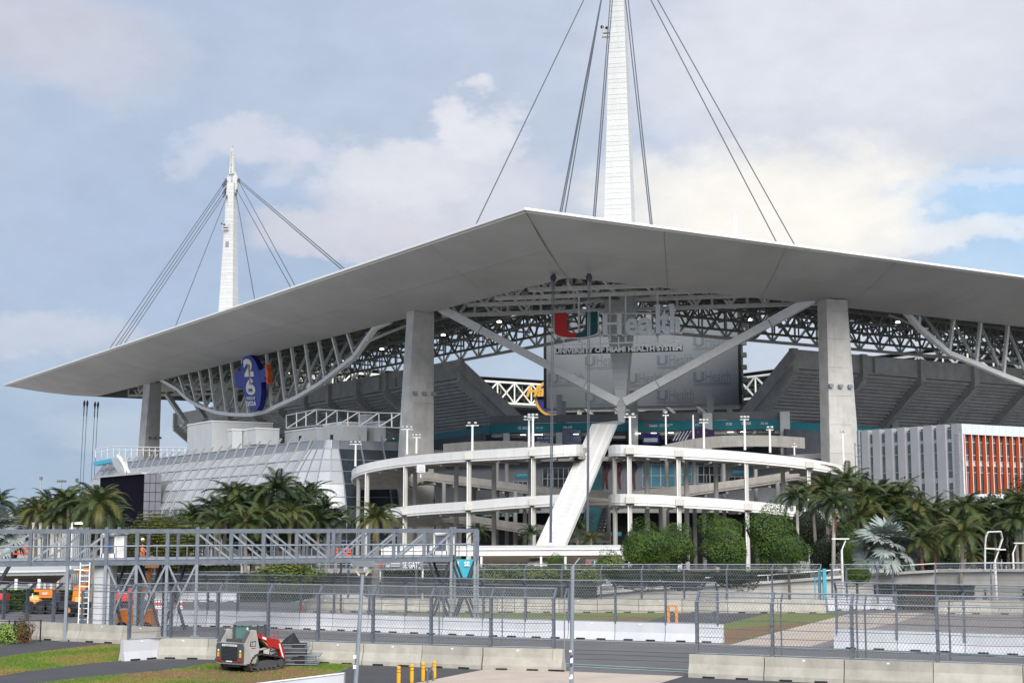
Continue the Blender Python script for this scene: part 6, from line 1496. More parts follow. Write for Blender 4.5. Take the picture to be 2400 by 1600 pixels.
MB().beam(a + UP * h, a + V((-.05, 0, h + .1)), .06).build('fitting', M['galvl'], t); MB().beam(b + UP * h, b + V((-.03, 0, h + .1)), .06).build('fitting', M['galvl'], t)
# tall poles in the foreground
t = thing('street_lamp', 'leaning grey street lamp with flat twin head behind the bollards', 'street lamp', G(831, 1640)); b = G(831, 1640); tp_ = P(850, 1345, b.y)
MB().tube(b, tp_, .095, .075, n=10).build('pole', M['galvl'], t)
for s_, m_ in ((-1, 'galvl'), (1, 'galvl')):
    c = tp_ + V((s_ * .12, 0, .05)); MB().beam(c - UP * .1, c + V((s_ * .35, 0, .38)), .07).build('arm', mat('arm_cream', (.5, .45, .3), .5), t)
c = P(851, 1326, b.y); MB().hexa([c + V(v) for v in ((-.36, -.25, 0), (.42, -.25, -.02), (.38, .35, 0), (-.3, .35, 0), (-.42, -.3, .22), (.5, -.3, .20), (.42, .4, .2), (-.36, .4, .2))]).build('lamp_head', M['galvl'], t)
for z in (1.7, 1.3): MB().box(b + V((0, -.13, z)), (.12, .02, .14)).build('sticker', M['signw'], t)
t = thing('sign_pole', 'straight grey pole covered with torn stickers in front of the track gap', 'pole', G(1339, 1640)); b = G(1339, 1640); tp_ = P(1342, 1327, b.y)
MB().tube(b, tp_, .085, .085, n=10).build('pole', M['galvl'], t); MB().beam(tp_ - UP * .02, tp_ + V((.28, 0, .35)), .05).build('arm', M['galvl'], t)
for k in range(9):
    z = rnd.uniform(.5, 2.1); MB().box(b + V((rnd.uniform(-.03, .03), -.088, z)), (.10, .01, rnd.uniform(.05, .16)), rnd.uniform(-.3, .3)).build('sticker', M['signw'] if k % 3 else M['navy'], t)
def street_lamp(px, ytop, ybase, Y, lbl, side=-1, hd=.9):
    b = V((P(px, ytop, Y).x, Y, 0)); tz = P(px, ytop, Y).z; t = thing('street_lamp', lbl, 'street lamp', b)
    MB().tube(b, b + UP * (tz - .9), .12, .09, n=8).build('pole', M['rwhite'], t); MB().beam(b + UP * (tz - .92), b + V((.35, 0, tz - .1)), .09).build('arm', M['rwhite'], t)
    MB().box(b + V((.35 + side * hd * .5, 0, tz)), (hd + .5, .4, .1)).build('lamp_head', M['rwhite'], t)
street_lamp(1972, 1262, 1400, 120, 'white street lamp left of the silver palm'); street_lamp(2331, 1287, 1400, 125, 'white street lamp beside the round steel frame', 1, .3); street_lamp(2373, 1272, 1400, 135, 'white street lamp near the right picture edge', 1, .5); street_lamp(2248, 1278, 1400, 140, 'small white street lamp among the right palms', -1, .3)
t = thing('steel_arch_frame', 'white lattice arch frame among the palms at right', 'frame', V((P(2322, 1300, 130).x, 130, 0)))
mb_ = []
for dxx in (0, 1.1):
    arc = [P(2309 , 1336, 130), P(2309, 1300, 130), P(2309, 1278, 130), P(2311, 1258, 130), P(2316, 1246, 130), P(2346, 1245, 131), P(2350, 1262, 131.5), P(2342, 1286, 131.5)]
    MB().path([p + V((dxx * .15, dxx * .6, 0)) for p in arc], .06).build('tube', M['rwhite'], t)
for k in range(16): p0 = lerp(P(2309, 1330, 130), P(2311, 1258, 130), k / 15); MB().tube(p0, p0 + V((.17, .66, 0)), .035, n=4).build('rung', M['rwhite'], t)
for k in range(6): p0 = lerp(P(2316, 1246, 130), P(2346, 1245, 131), k / 5); MB().tube(p0, p0 + V((.17, .66, 0)), .035, n=4).build('rung', M['rwhite'], t)
MB().beam(P(2309, 1284, 130), P(2342, 1286, 131), .12).build('platform', M['rwhite'], t)
# ------------------------------------------------------------------ compact track loader
LG = mat('loader_grey', (.42, .43, .42), .45, 0, .35, 1.6, c2=(.33, .31, .27), streak=.3); LD = mat('loader_charcoal', (.07, .075, .08), .45); LR = mat('loader_red', (.38, .014, .010), .4)
LO = G(515, 1577); LA = math.radians(56)
tlr = thing('track_loader', 'grey and red compact track loader parked on the bare soil', 'track loader', (0, 0, 0))
def LB(name, m, par=None, **k): 
    return lambda mb: mb.build(name, m, par or tlr)
def bld(mb, name, m, par=None, smooth=False): return mb.build(name, m, par or tlr, smooth)
Wd = .92
# x forward, y left (+) / right(-); right side faces the camera
mb = MB(); mb.ext([(0, -.62, .42), (0, -.62, 1.28), (.75, -.62, 1.34), (.75, -.62, .42)], (0, 1.24, 0)); bld(mb, 'engine_housing', LG)
mb = MB(); mb.ext([(-.12, -.86, .44), (-.12, .86, .44), (-.12, .86, 1.14), (-.12, .80, 1.26), (-.12, -.80, 1.26), (-.12, -.86, 1.14)], (.10, 0, 0)); bld(mb, 'rear_door', LD)
mb = MB(); mb.bx(-.02, .12, -.9, .9, .34, .46); bld(mb, 'rear_bumper', LG)
g_ = MB().bx(-.14, -.115, -.50, .50, .52, 1.1).build('grille', M['black'], tlr)
for k in range(9): MB().bx(-.155, -.14, -.49, .49, .59 + k * .056, .605 + k * .056).build('slat', LD, g_)
for s_ in (-1, 1):
    MB().bx(-.145, -.115, s_ * .70 - .06, s_ * .70 + .06, .66, .86).build('indicator', mat('amber', (.75, .35, .02), .4), tlr); MB().bx(-.145, -.115, s_ * .70 - .04, s_ * .70 + .04, .90, .98).build('lamp', M['signw'], tlr)
    MB().bx(-.145, -.115, s_ * .64 - .12, s_ * .64 + .12, .48, .58).build('tail_lamp', LR, tlr)
MB().bx(-.145, -.115, -.46, .46, 1.13, 1.21).build('name_strip', M['signw'], tlr); text('TAKEUCHI', 'lettering', M['black'], tlr, (-.147, .40, 1.145), (0, -.8, 0), (0, 0, .05), (-1, 0, 0), .003, .02)
MB().bx(-.145, -.115, -.18, .18, .455, .50).build('plate', M['signw'], tlr)
for s_ in (-1, 1):
    y0 = s_ * .92 if s_ < 0 else .62
    mb = MB(); mb.ext([(-.05, y0, .38), (-.05, y0, 1.30), (.30, y0, 1.78), (.62, y0, 1.82), (.86, y0, 1.0), (.62, y0, .38)], (0, .30, 0)); bld(mb, 'rear_tower', LG)
    mb = MB(); mb.ext([(-.055, y0 + .03, 1.30), (.29, y0 + .03, 1.785), (.29, y0 + .27, 1.785), (-.055, y0 + .27, 1.30)], (-.02, 0, .015)); bld(mb, 'tower_inset', LD)
MB().bx(.25, .62, -.925, -.92, 1.12, 1.34).build('model_plate', M['black'], tlr); text('TL12R2', 'lettering', M['signw'], tlr, (.28, -.928, 1.16), (.30, 0, 0), (0, 0, .14), (0, -1, 0), .003, .03, .15)
MB().bx(.34, .60, -.925, -.92, 1.02, 1.06).build('red_decal', LR, tlr)
# cab
mb = MB()
def post(x0, z0, x1, z1, y, w=.09): mb.beam((x0, y, z0), (x1, y, z1), w, w)
for s_ in (-.50, .50):
    post(.62, 1.2, .66, 2.02, s_); post(1.75, .95, 1.62, 2.02, s_); post(1.15, 1.2, 1.15, 2.02, s_, .06); mb.beam((.62, s_, 1.25), (1.75, s_, 1.25), .08)
mb.beam((.66, -.5, 1.30), (.66, .5, 1.30), .09)
bld(mb, 'cab_frame', LD)
mb = MB(); mb.hexa([(.58, -.56, 2.0), (1.74, -.56, 2.0), (1.74, .56, 2.0), (.58, .56, 2.0), (.70, -.47, 2.16), (1.70, -.47, 2.14), (1.70, .47, 2.14), (.70, .47, 2.16)]); bld(mb, 'cab_roof', mat('cab_roof_grey', (.13, .145, .155), .45))
cgm = mat('cab_glass', (.10, .20, .19), .1)
mb = MB(); mb.add([(.655, -.44, 1.35), (.655, .44, 1.35), (.66, .44, 1.98), (.66, -.44, 1.98)], [(0, 1, 2, 3)]); bld(mb, 'rear_window', cgm)
MB().add([(.65, -.40, 1.8), (.65, -.28, 1.8), (.65, -.28, 1.92), (.65, -.40, 1.92)], [(0, 1, 2, 3)]).build('window_sticker', M['signw'], tlr)
for x0, x1 in ((.70, 1.11), (1.19, 1.62)):
    mb = MB(); mb.add([(x0, -.505, 1.32), (x1, -.505, 1.32), (x1, -.505, 1.96), (x0, -.505, 1.96)], [(0, 1, 2, 3)]); o = bld(mb, 'side_window', mat('cab_side_glass', (.10, .115, .12), .15))
    mb = MB()
    for k in range(5): mb.beam((x0, -.515, 1.4 + k * .12), (x1, -.515, 1.4 + k * .12), .012)
    mb.build('guard_mesh', LD, o, kind='stuff')
mb = MB(); mb.bx(.75, 1.6, -.45, .45, .6, 1.35); bld(mb, 'seat_base', M['black'])
mb = MB(); mb.bx(.1, .6, -.45, .45, 1.30, 1.42); bld(mb, 'engine_hood', LD)
# lift arms
for s_ in (-1, 1):
    y0 = -.90 if s_ < 0 else .68
    mb = MB(); mb.ext([(.70, y0, 1.66), (.95, y0, 1.62), (1.45, y0, 1.44), (2.10, y0, 1.32), (2.42, y0, 1.0), (2.62, y0, .30), (2.42, y0, .26), (2.20, y0, .86), (1.75, y0, 1.0), (1.45, y0, 1.0), (1.3, y0, 1.3), (.75, y0, 1.48)], (0, .22, 0)); bld(mb, 'lift_arm', LR)
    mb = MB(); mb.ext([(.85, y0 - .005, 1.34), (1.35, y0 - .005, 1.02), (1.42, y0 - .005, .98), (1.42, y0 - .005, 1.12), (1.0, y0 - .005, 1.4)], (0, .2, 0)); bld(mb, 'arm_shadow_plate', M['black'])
    mb = MB(); mb.ext([(.95, y0 - .01, 1.40), (1.35, y0 - .01, 1.18), (1.42, y0 - .01, 1.05), (1.25, y0 - .01, 1.2)], (0, .01, 0)); bld(mb, 'yellow_decal', mat('amber', (0, 0, 0)))
    mb = MB(); mb.ext([(2.12, y0 - .01, 1.12), (2.2, y0 - .01, 1.14), (2.52, y0 - .01, .38), (2.44, y0 - .01, .36)], (0, .01, 0)); bld(mb, 'white_decal', M['signw'])
    mb = MB(); mb.ext([(1.05, y0 - .012, 1.52), (1.30, y0 - .012, 1.44), (1.30, y0 - .012, 1.34), (1.05, y0 - .012, 1.42)], (0, .01, 0)); bld(mb, 'white_decal', M['signw'])
    MB().tube((.8, y0 + .1, .92), (1.75, y0 + .1, 1.0), .05, n=8).build('hydraulic_cylinder', LG, tlr)
    MB().path([(1.95, y0 + .1, 1.3), (1.95, y0 + .1, 1.62), (2.0, y0 + .1, 1.7), (2.15, y0 + .1, 1.68), (2.18, y0 + .1, 1.25)], .015).build('grab_bar', LR, tlr)
    # track: rubber belt, frame, rollers
    yo_ = -.95 if s_ < 0 else .50
    loop = [(.32, .10), (.62, .0), (2.10, .0), (2.48, .12), (2.55, .32), (2.42, .50), (1.6, .66), (.95, .78), (.62, .76), (.38, .60), (.25, .35)]
    n = len(loop); mb = MB(); cxm, czm = 1.4, .36
    for a, b in zip(loop, loop[1:] + loop[:1]):
        ia = (a[0] + (cxm - a[0]) * .06, a[1] + (czm - a[1]) * .14); ib = (b[0] + (cxm - b[0]) * .06, b[1] + (czm - b[1]) * .14)
        mb.ext([(a[0], yo_, a[1]), (b[0], yo_, b[1]), (ib[0], yo_, ib[1]), (ia[0], yo_, ia[1])], (0, .45, 0))
    bt = bld(mb, 'rubber_track', mat('dusty_rubber', (.03, .028, .026), .9, 0, .5, 4, c2=(.09, .07, .05)))
    lg = MB()
    for a, b in zip(loop, loop[1:] + loop[:1]):
        L = math.hypot(b[0] - a[0], b[1] - a[1]); k = max(1, int(L / .14))
        for q in range(k): f = (q + .5) / k; lg.box((a[0] + (b[0] - a[0]) * f, yo_ + .225, a[1] + (b[1] - a[1]) * f), (.06, .47, .05))
    lg.build('track_lugs', mat('rubber', (.03, .03, .03), .85), bt, kind='stuff')
    mb = MB(); mb.ext([(.5, yo_ + .12, .16), (2.2, yo_ + .12, .12), (2.25, yo_ + .12, .38), (1.5, yo_ + .12, .46), (.6, yo_ + .12, .40)], (0, .25, 0)); bld(mb, 'track_frame', LD)
    for x, z, r in ((.62, .52, .20), (2.3, .27, .18)): MB().tube((x, yo_ + .04, z), (x, yo_ + .4, z), r, n=14).build('sprocket', LD, tlr)
    for k in range(5): MB().tube((.85 + k * .28, yo_ + .05, .12), (.85 + k * .28, yo_ + .4, .12), .08, n=10).build('roller', LD, tlr)
mb = MB(); mb.bx(.05, 2.3, -.5, .5, .22, .60); bld(mb, 'belly_frame', M['black'])
tlr.location = (LO.x + .42, LO.y + .52, .012); tlr.rotation_euler = (0, 0, LA); tlr.scale = (1.05, 1.02, 1.06)
# stack of folded fence panels with a black tarp
stk = thing('fence_panel_stack', 'flat stack of grey fence panels with black sheeting beside the loader', 'panel stack', G(690, 1560))
q = G(640, 1562)
for k in range(17):
    z = .05 + k * .064; x0 = q.x + rnd.uniform(-.12, .06) - .1; L = (2.25 if k < 9 else 1.8) + rnd.uniform(-.12, .1); y0 = q.y + rnd.uniform(-.05, .05); an = rnd.uniform(-.06, .06) + .1
    pth = [(x0, y0), (x0 + L, y0 + L * an), (x0 + L - 1.2 * an, y0 + 1.2 + L * an), (x0 - 1.2 * an, y0 + 1.2)]
    mb = MB()
    for a, b in zip(pth, pth[1:] + pth[:1]): mb.beam((a[0], a[1], z), (b[0], b[1], z), .04, .030)
    for f in (.25, .5, .75): a = lerp(V((*pth[0], z)), V((*pth[1], z)), f); b = lerp(V((*pth[3], z)), V((*pth[2], z)), f); mb.beam(a, b, .03)
    mb.build('fence_panel', M['galvl'] if k % 3 else M['galv'], stk)
mb = MB(); mb.bx(q.x + .05, q.x + 1.5, q.y + .12, q.y + 1.1, .03, 1.08); mb.build('stack_core', M['black'], stk)
t = thing('black_tarp', 'crumpled black sheeting heaped on the fence panel stack', 'tarp', q + V((.9, .5, 1.1))); mb = MB(); c = q + V((.75, .45, 1.08))
top_ = c + V((.12, .1, .52)); rim = []
for k in range(10): an = k * .628; rim.append(c + V((math.cos(an) * rnd.uniform(.38, .56), math.sin(an) * .4, rnd.uniform(-.03, .05))))
sh_ = [lerp(r_, top_, .55) + V((rnd.uniform(-.06, .06), rnd.uniform(-.06, .06), rnd.uniform(-.05, .08))) for r_ in rim]
mb.add(rim + sh_ + [top_ + V((.04, 0, .02))], [(k, (k + 1) % 10, 10 + (k + 1) % 10, 10 + k) for k in range(10)] + [(10 + k, 10 + (k + 1) % 10, 20) for k in range(10)]); mb.build('sheet', mat('tarp_black', (.012, .012, .014), .5), t)
mb = MB(); mb.sphere(q + V((.1, .4, 1.08)), .22, 8, 4, .45); mb.build('bundle', MATS['tarp_black'], t)
# black iron fence at the left edge
t = thing('iron_fence', 'black iron railing fence beside the shrubs at far left', 'fence', G(60, 1505))
pp = [(-30, 1498, 1452), (20, 1499, 1452), (33, 1508, 1453), (57, 1490, 1450), (94, 1503, 1451)]
A_ = []
for px, yb, yt in pp: g = G(px, yb); A_.append((g, P(px, yt, g.y).z)); MB().beam(g, g + UP * A_[-1][1], .07 if px != 33 else .1).build('post', M['black'], t)
for i, j in ((0, 2), (2, 4)): MB().tube(A_[i][0] + UP * (A_[i][1] - .05), A_[j][0] + UP * (A_[j][1] - .05), .025).build('rail', M['black'], t)
# ------------------------------------------------------------------ left background structures
t = thing('entrance_canopy', 'white flat entrance canopy with tan soffit at the far left edge', 'canopy', P(80, 1400, 108))
a, b, h = lowroof(-60, 158, 1338, 1335, 1350, 120, 128, t, M['letters'])
MB().ext([P(-60, 1352, 120.5), P(150, 1349, 128.5), P(130, 1366, 134), P(-60, 1369, 127)], UP * .08).build('soffit', sof, t)
for px in (38, 92): q = P(px, 1356, 123); MB().tube((q.x, q.y, 0), (q.x, q.y, q.z), .14, n=8).build('post', M['lip'], t)
t = thing('distant_grandstand', 'small white and dark grandstand roof on the left horizon', 'grandstand', P(130, 1200, 420))
mb = MB(); mb.ext([P(84, 1168, 420), P(100, 1164, 430), P(150, 1162, 430), P(150, 1172, 420)], V((0, 20, 0))); mb.build('roof', M['lip'], t); mb = MB(); mb.ext([P(88, 1169, 421), P(150, 1171, 421), P(150, 1220, 421), P(100, 1220, 421)], V((0, 16, 0))); mb.build('body', M['rwhite'], t)
for i, (px, y0, n_) in enumerate(((96, 1122, 1), (144, 1129, 3), (180, 1126, 1))):
    b_ = P(px, 1210, 400); tp_ = P(px, y0, 400); t = thing('floodlight_mast', ORD[i] + ' distant floodlight mast from the left above the palms', 'floodlight', V((b_.x, 400, 0)), 'distant floodlight masts'); MB().tube((tp_.x, 400, 0), tp_, .22, .14, n=6).build('pole', M['letters'], t)
    for k in range(n_): MB().box(tp_ + V(((k - (n_ - 1) / 2) * .9, 0, .2)), (.7, .5, .9 if n_ == 1 else .6)).build('lamp_bank', M['dtruss'], t)
for i, px in enumerate((80, 96, 112, 127, 142)):
    q = P(px, 1224, 150); t = thing('concrete_post', ORD[i] + ' tall concrete post from the left above the footbridge', 'post', V((q.x, 150, 0)), 'row of tall concrete posts'); MB().bx(q.x - .13, q.x + .13, 149.8, 150.2, 0, q.z).build('shaft', M['conc'], t); MB().bx(q.x - .15, q.x + .15, 149.78, 150.22, q.z - .25, q.z + .02).build('cap', M['bconc'], t)
t = thing('double_street_lamp', 'white lamp post with two glowing heads above the footbridge', 'street lamp', V((P(170, 1224, 130).x, 130, 0))); q = P(169, 1224, 130)
MB().tube((q.x, 130, 0), q, .09).build('pole', M['rwhite'], t); MB().beam(q, q + V((.9, 0, .05)), .08).build('arm', M['rwhite'], t)
for k in (.4, .75): MB().box(q + V((k, 0, -.1)), (.24, .2, .08)).build('lamp_head', M['lampw'], t)
t = thing('slatted_wall', 'grey slatted wall seen through the footbridge at left', 'wall', P(190, 1300, 135))
for k in range(12): a = P(165 + k * 4.3, 1235, 135 + k * .2); b_ = P(165 + k * 4.3, 1290, 135 + k * .2); MB().beam(V((a.x, a.y, 0)), a, .1, .2).build('slat', M['letters'], t)
t = thing('low_service_building', 'low grey service building behind the footbridge at far left', 'building', P(110, 1320, 165)); a = P(70, 1250, 165); b_ = P(165, 1250, 165)
MB().bx(a.x, b_.x, 165, 175, 0, a.z).build('wall', M['dconc'], t)
for k in range(4): MB().bx(a.x + 1 + k * 1.1, a.x + 1.6 + k * 1.1, 164.8, 165, 2.0, a.z - .6).build('panel', M['rwhite'], t)
# ------------------------------------------------------------------ vegetation
def leafmat(name, c, c2, rough=.55):
    m = mat(name, c, rough, 0, .5, .9, c2=c2); b = m.node_tree.nodes['Principled BSDF']; b.inputs['Specular IOR Level'].default_value = .35
    return m
L_coco = leafmat('palm_leaf_green', (.035, .060, .014), (.085, .095, .024)); L_dark = leafmat('palm_leaf_dark', (.014, .030, .012), (.030, .048, .016))
L_mid = leafmat('palm_leaf_mid', (.026, .052, .014), (.060, .085, .022)); L_gold = leafmat('palm_leaf_olive', (.075, .085, .020), (.13, .11, .03)); L_dead = leafmat('palm_leaf_dead', (.36, .13, .03), (.24, .09, .03))
L_silver = leafmat('silver_leaf', (.33, .37, .35), (.21, .26, .24), .5); L_box = leafmat('clipped_leaf', (.026, .064, .008), (.075, .135, .015)); L_bush = leafmat('shrub_leaf', (.075, .12, .02), (.14, .16, .03))
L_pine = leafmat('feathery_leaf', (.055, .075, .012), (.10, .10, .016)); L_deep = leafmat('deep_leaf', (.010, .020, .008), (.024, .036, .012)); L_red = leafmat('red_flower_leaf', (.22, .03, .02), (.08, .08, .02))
trk = mat('palm_trunk', (.25, .22, .19), .9, 0, .3, 2.0, bump=.3, bscale=10); trk2 = mat('palm_trunk_pale', (.40, .38, .35), .85, 0, .2, 2.0); bark = mat('tree_bark', (.10, .075, .055), .9, 0, .3, 2)
def frond_mesh(name, L, droop, leaf, n, m, lift=.5, hang=.9, wid=.10, seed=0):
    """feather palm leaf growing along +X from the origin"""
    r = random.Random(seed); mb = MB(); pts_ = []; a = lift; p = V((0, 0, 0)); st = L / 12
    for i in range(13):
        pts_.append(p.copy()); p = p + V((math.cos(a), 0, math.sin(a))) * st; a -= droop / 12 * (.55 + i * .08)
    for i, (u, v) in enumerate(zip(pts_, pts_[1:])): mb.tube(u, v, .045 * (1 - i / 13), .045 * (1 - (i + 1) / 13), 3, False)
    for k in range(n):
        f = .12 + .88 * k / n; i = min(11, int(f * 12)); q = lerp(pts_[i], pts_[i + 1], f * 12 - i); d = (pts_[i + 1] - pts_[i]).normalized()
        ll = leaf * (math.sin(math.pi * min(1, f * .85 + .12)) ** .6) * r.uniform(.8, 1.15)
        for s_ in (-1, 1):
            out_ = V((d.x * .65, s_ * .8, d.z * .65 - hang * r.uniform(.35, 1.0))).normalized()
            tip = q + out_ * ll + V((0, 0, -ll * .18)); w = d * wid * .5
            mid = q + out_ * (ll * .5) 
            mb.add([q - w * .5, q + w * .5, mid + w, tip, mid - w], [(0, 1, 2, 4), (4, 2, 3)])
    return mb.mesh(name, m)
FR = {}
def fronds(kind):
    if kind in FR: return FR[kind]
    cfg = {'coco': [(4.5, 1.5, .95, 44, L_coco, .3), (4.3, 1.9, .95, 44, L_mid, .4), (4.5, 2.2, 1.0, 44, L_gold, .4), (4.2, 1.2, .9, 44, L_mid, .25), (4.3, 2.0, .95, 44, L_coco, .7)],
           'dark': [(4.2, 1.4, .95, 44, L_dark, .3), (4.1, 1.9, .95, 44, L_dark, .45), (4.0, 1.6, .95, 44, L_mid, .35), (4.0, 2.2, .95, 44, L_coco, .5)],
           'royal': [(3.6, 1.8, .85, 40, L_mid, .6), (3.6, 2.2, .85, 40, L_dark, .6), (3.4, 1.5, .8, 40, L_coco, .6)],
           'date': [(3.3, 1.9, .42, 52, L_mid, .55), (3.3, 2.3, .42, 52, L_coco, .6), (3.0, 2.7, .42, 52, L_gold, .6)]}[kind]
    FR[kind] = [frond_mesh('frond', L, dr, lf, n, m, 0, hg, .085 if kind != 'date' else .05, i) for i, (L, dr, lf, n, m, hg) in enumerate(cfg)]
    return FR[kind]
def palm(px, py, Y, sc_, kind, lbl, nf=22, grp='palms round the stadium', lean=0.0, rt=.17, dead=False, zb=0.0, tm=None):
    sc = sc_ * (.86 if kind != 'date' else 1.0); c = P(px, py, Y); t = thing('palm_tree', lbl, 'palm', V((c.x - lean, Y, zb)), grp); r = random.Random(int(px * 7 + py))
    mb = MB(); n = 7; pr = V((c.x - lean, Y, zb)); 
    for i in range(n):
        f = (i + 1) / n; q = V((c.x - lean * (1 - f) ** 1.6, Y, zb + (c.z - zb) * f)); mb.tube(pr, q, rt * (1.25 - .45 * i / n), rt * (1.25 - .45 * (i + 1) / n), 8, i == n - 1); pr = q
    mb.build('trunk', tm or (trk2 if kind == 'royal' else trk), t)
    if kind == 'royal': MB().tube(c - UP * 1.3, c + UP * .1, .17, .10, 8).build('crownshaft', mat('crownshaft_green', (.11, .15, .03), .6), t)
    ms = fronds(kind); nf = int(nf * 1.35) if kind != 'date' else nf
    for k in range(nf):
        az_ = k * 2.39996 + r.uniform(-.25, .25); f = (k + .5) / nf
        el_ = math.radians(86 - 96 * f ** .9 + r.uniform(-10, 10)) if kind != 'royal' else math.radians(75 - 85 * f + r.uniform(-8, 8))
        me = ms[r.randrange(len(ms))] if f < .75 else ms[-1 if kind in ('coco', 'date') else 1]
        place('frond', me, t, c, (0, -el_, az_), sc * r.uniform(.85, 1.1) * (.75 + .25 * min(1, f * 3)))
    if dead:
        place('dead_frond', frond_mesh('dead_frond', 3.2, 1.2, .7, 26, L_dead, -.6, 1.0, .1, 5), t, c - UP * .6, (0, math.radians(35), -.2), sc)
    if kind == 'coco' and r.random() < .7:
        mb = MB()
        for k in range(6): a_ = r.uniform(0, 6.28); mb.sphere(c + V((math.cos(a_) * .3, math.sin(a_) * .3, -.35 - r.uniform(0, .2))), .13, 6, 4)
        mb.build('coconuts', mat('coconut', (.30, .12, .03), .6), t, kind='stuff')
    return t
CW = ['stands', 'leans', 'rises', 'spreads']
pal = [  # px, py(crown), Y, scale, kind, fronds, label
 (231, 1180, 132, .98, 'coco', 24, 'large coconut palm in front of the dark pavilion screen'),
 (160, 1176, 150, .95, 'dark', 24, 'bushy dark palm just left of the coconut palm by the screen'), (195, 1190, 158, .9, 'coco', 20, 'palm tucked behind the large coconut palm by the screen'), (118, 1186, 155, .9, 'dark', 22, 'dark palm below the distant grandstand roof'),
 (72, 1210, 160, .85, 'coco', 20, 'lower olive palm right of the left silver palm'), (40, 1222, 165, .85, 'dark', 20, 'dark palm partly hidden by the left silver palm'), (-6, 1180, 140, .8, 'dark', 18, 'palm whose fronds enter at the left picture edge'), (140, 1215, 150, .9, 'coco', 18, 'low palm above the row of concrete posts'), (270, 1225, 150, .6, 'coco', 18, 'small palm below the dark screen above the footbridge'),
 (548, 1165, 148, 1.0, 'dark', 26, 'tall dark palm left of the centre-left clump'), (505, 1195, 150, .95, 'dark', 22, 'leftmost dark palm of the centre-left clump'), (590, 1165, 156, .95, 'dark', 24, 'dark palm behind the middle of the centre-left clump'), (650, 1152, 146, 1.05, 'dark', 26, 'tallest palm of the centre-left clump'), (700, 1175, 150, 1.0, 'dark', 24, 'dark palm right of the tallest one in the centre-left clump'), (728, 1162, 155, .9, 'dark', 22, 'rightmost tall palm of the centre-left clump'),
 (515, 1222, 140, .85, 'coco', 20, 'lower green palm at left foot of the centre-left clump'), (615, 1212, 140, .9, 'coco', 22, 'lower green palm in the middle of the centre-left clump'), (575, 1225, 138, .8, 'coco', 18, 'low olive palm above the footbridge'), (790, 1218, 150, .8, 'dark', 20, 'small dark palm left of the date palm'), (745, 1222, 148, .8, 'dark', 20, 'small dark palm between the clump and the date palm'), (455, 1212, 152, .85, 'dark', 20, 'dark palm beside the glazed pavilion ribs'),
 (1868, 1165, 150, .95, 'royal', 20, 'royal palm with pale trunk right of the big round tree'), (1953, 1180, 138, 1.0, 'royal', 22, 'royal palm with an orange dead frond left of the silver palm'), (1905, 1160, 156, .9, 'dark', 20, 'dark palm between the two royal palms'), (1985, 1130, 158, 1.0, 'coco', 22, 'tall coconut palm below the right concrete pillar'), (2020, 1160, 150, 1.0, 'coco', 22, 'green palm just left of the office block'), (2060, 1158, 155, 1.0, 'dark', 22, 'upright dark palm in front of the grey pilasters'), (2108, 1165, 150, 1.0, 'coco', 24, 'palm with upright centre fronds before the office block'),
 (2150, 1200, 148, .95, 'coco', 22, 'olive palm below the grey side of the office block'), (2190, 1200, 155, .9, 'dark', 20, 'dark palm at the foot of the white frame corner'), (2262, 1192, 146, .95, 'coco', 24, 'tall palm in front of the first orange fins'), (2310, 1205, 152, .9, 'dark', 22, 'dark palm before the middle orange fins'), (2355, 1190, 148, .95, 'dark', 22, 'dark palm near the right edge before the orange fins'), (2398, 1180, 145, 1.0, 'coco', 22, 'palm cut by the right picture edge'),
 (2255, 1250, 132, .95, 'coco', 22, 'coconut palm with slender pale trunk behind the right fence'), (2155, 1265, 134, .85, 'coco', 20, 'low yellowish palm right of the silver palm'), (2190, 1265, 140, .85, 'coco', 18, 'reddish-trunked palm right of the silver palm'), (2280, 1300, 138, .6, 'coco', 16, 'short palm beside the steel arch frame'), (2080, 1200, 150, 1.0, 'dark', 22, 'dark palm above the silver palm'), (2010, 1215, 146, .95, 'coco', 20, 'palm behind the left side of the silver palm'), (2380, 1225, 140, .95, 'dark', 22, 'dark palm behind the right street lamp'), (2330, 1235, 145, .9, 'dark', 20, 'dark palm above the steel arch frame'),
 (1245, 1250, 170, .65, 'dark', 16, 'small dark palm left of the slab leg foot'), (1352, 1235, 180, .8, 'dark', 18, 'dark palm right of the slab leg foot'), (1385, 1262, 172, .6, 'coco', 14, 'low yellow-green palm right of the slab leg foot'), (1120, 1245, 175, .6, 'dark', 14, 'small dark palm in the shade behind the end of the footbridge'),
 (85, 1195, 152, .8, 'coco', 20, 'small palm between the low olive palm and the grandstand roof'), (255, 1205, 146, .8, 'dark', 20, 'dark palm just right of the large coconut palm trunk'), (620, 1180, 150, .9, 'dark', 22, 'dark palm between the two tallest of the centre-left clump'), (530, 1200, 144, .85, 'dark', 20, 'dark palm below the tall left one of the centre-left clump'), (680, 1208, 142, .85, 'coco', 20, 'green palm low on the right of the centre-left clump'), (570, 1192, 152, .9, 'dark', 20, 'dark palm in the heart of the centre-left clump'), (760, 1196, 150, .8, 'dark', 18, 'dark palm at the right fringe of the centre-left clump'),
 (1935, 1150, 155, .85, 'coco', 20, 'green palm whose crown meets the ramp end'), (2035, 1190, 148, .85, 'coco', 20, 'green palm above the left shoulder of the silver palm'), (2130, 1225, 146, .85, 'dark', 20, 'dark palm right above the silver palm crown'), (2230, 1215, 150, .85, 'coco', 20, 'green palm between the office corner and the slender trunked palm'), (2310, 1250, 148, .8, 'dark', 18, 'dark palm directly above the steel arch'), (2350, 1225, 150, .8, 'coco', 18, 'green palm between the steel arch and the right edge'), (1990, 1255, 144, .75, 'dark', 18, 'low dark palm left of the silver palm crown'),
]
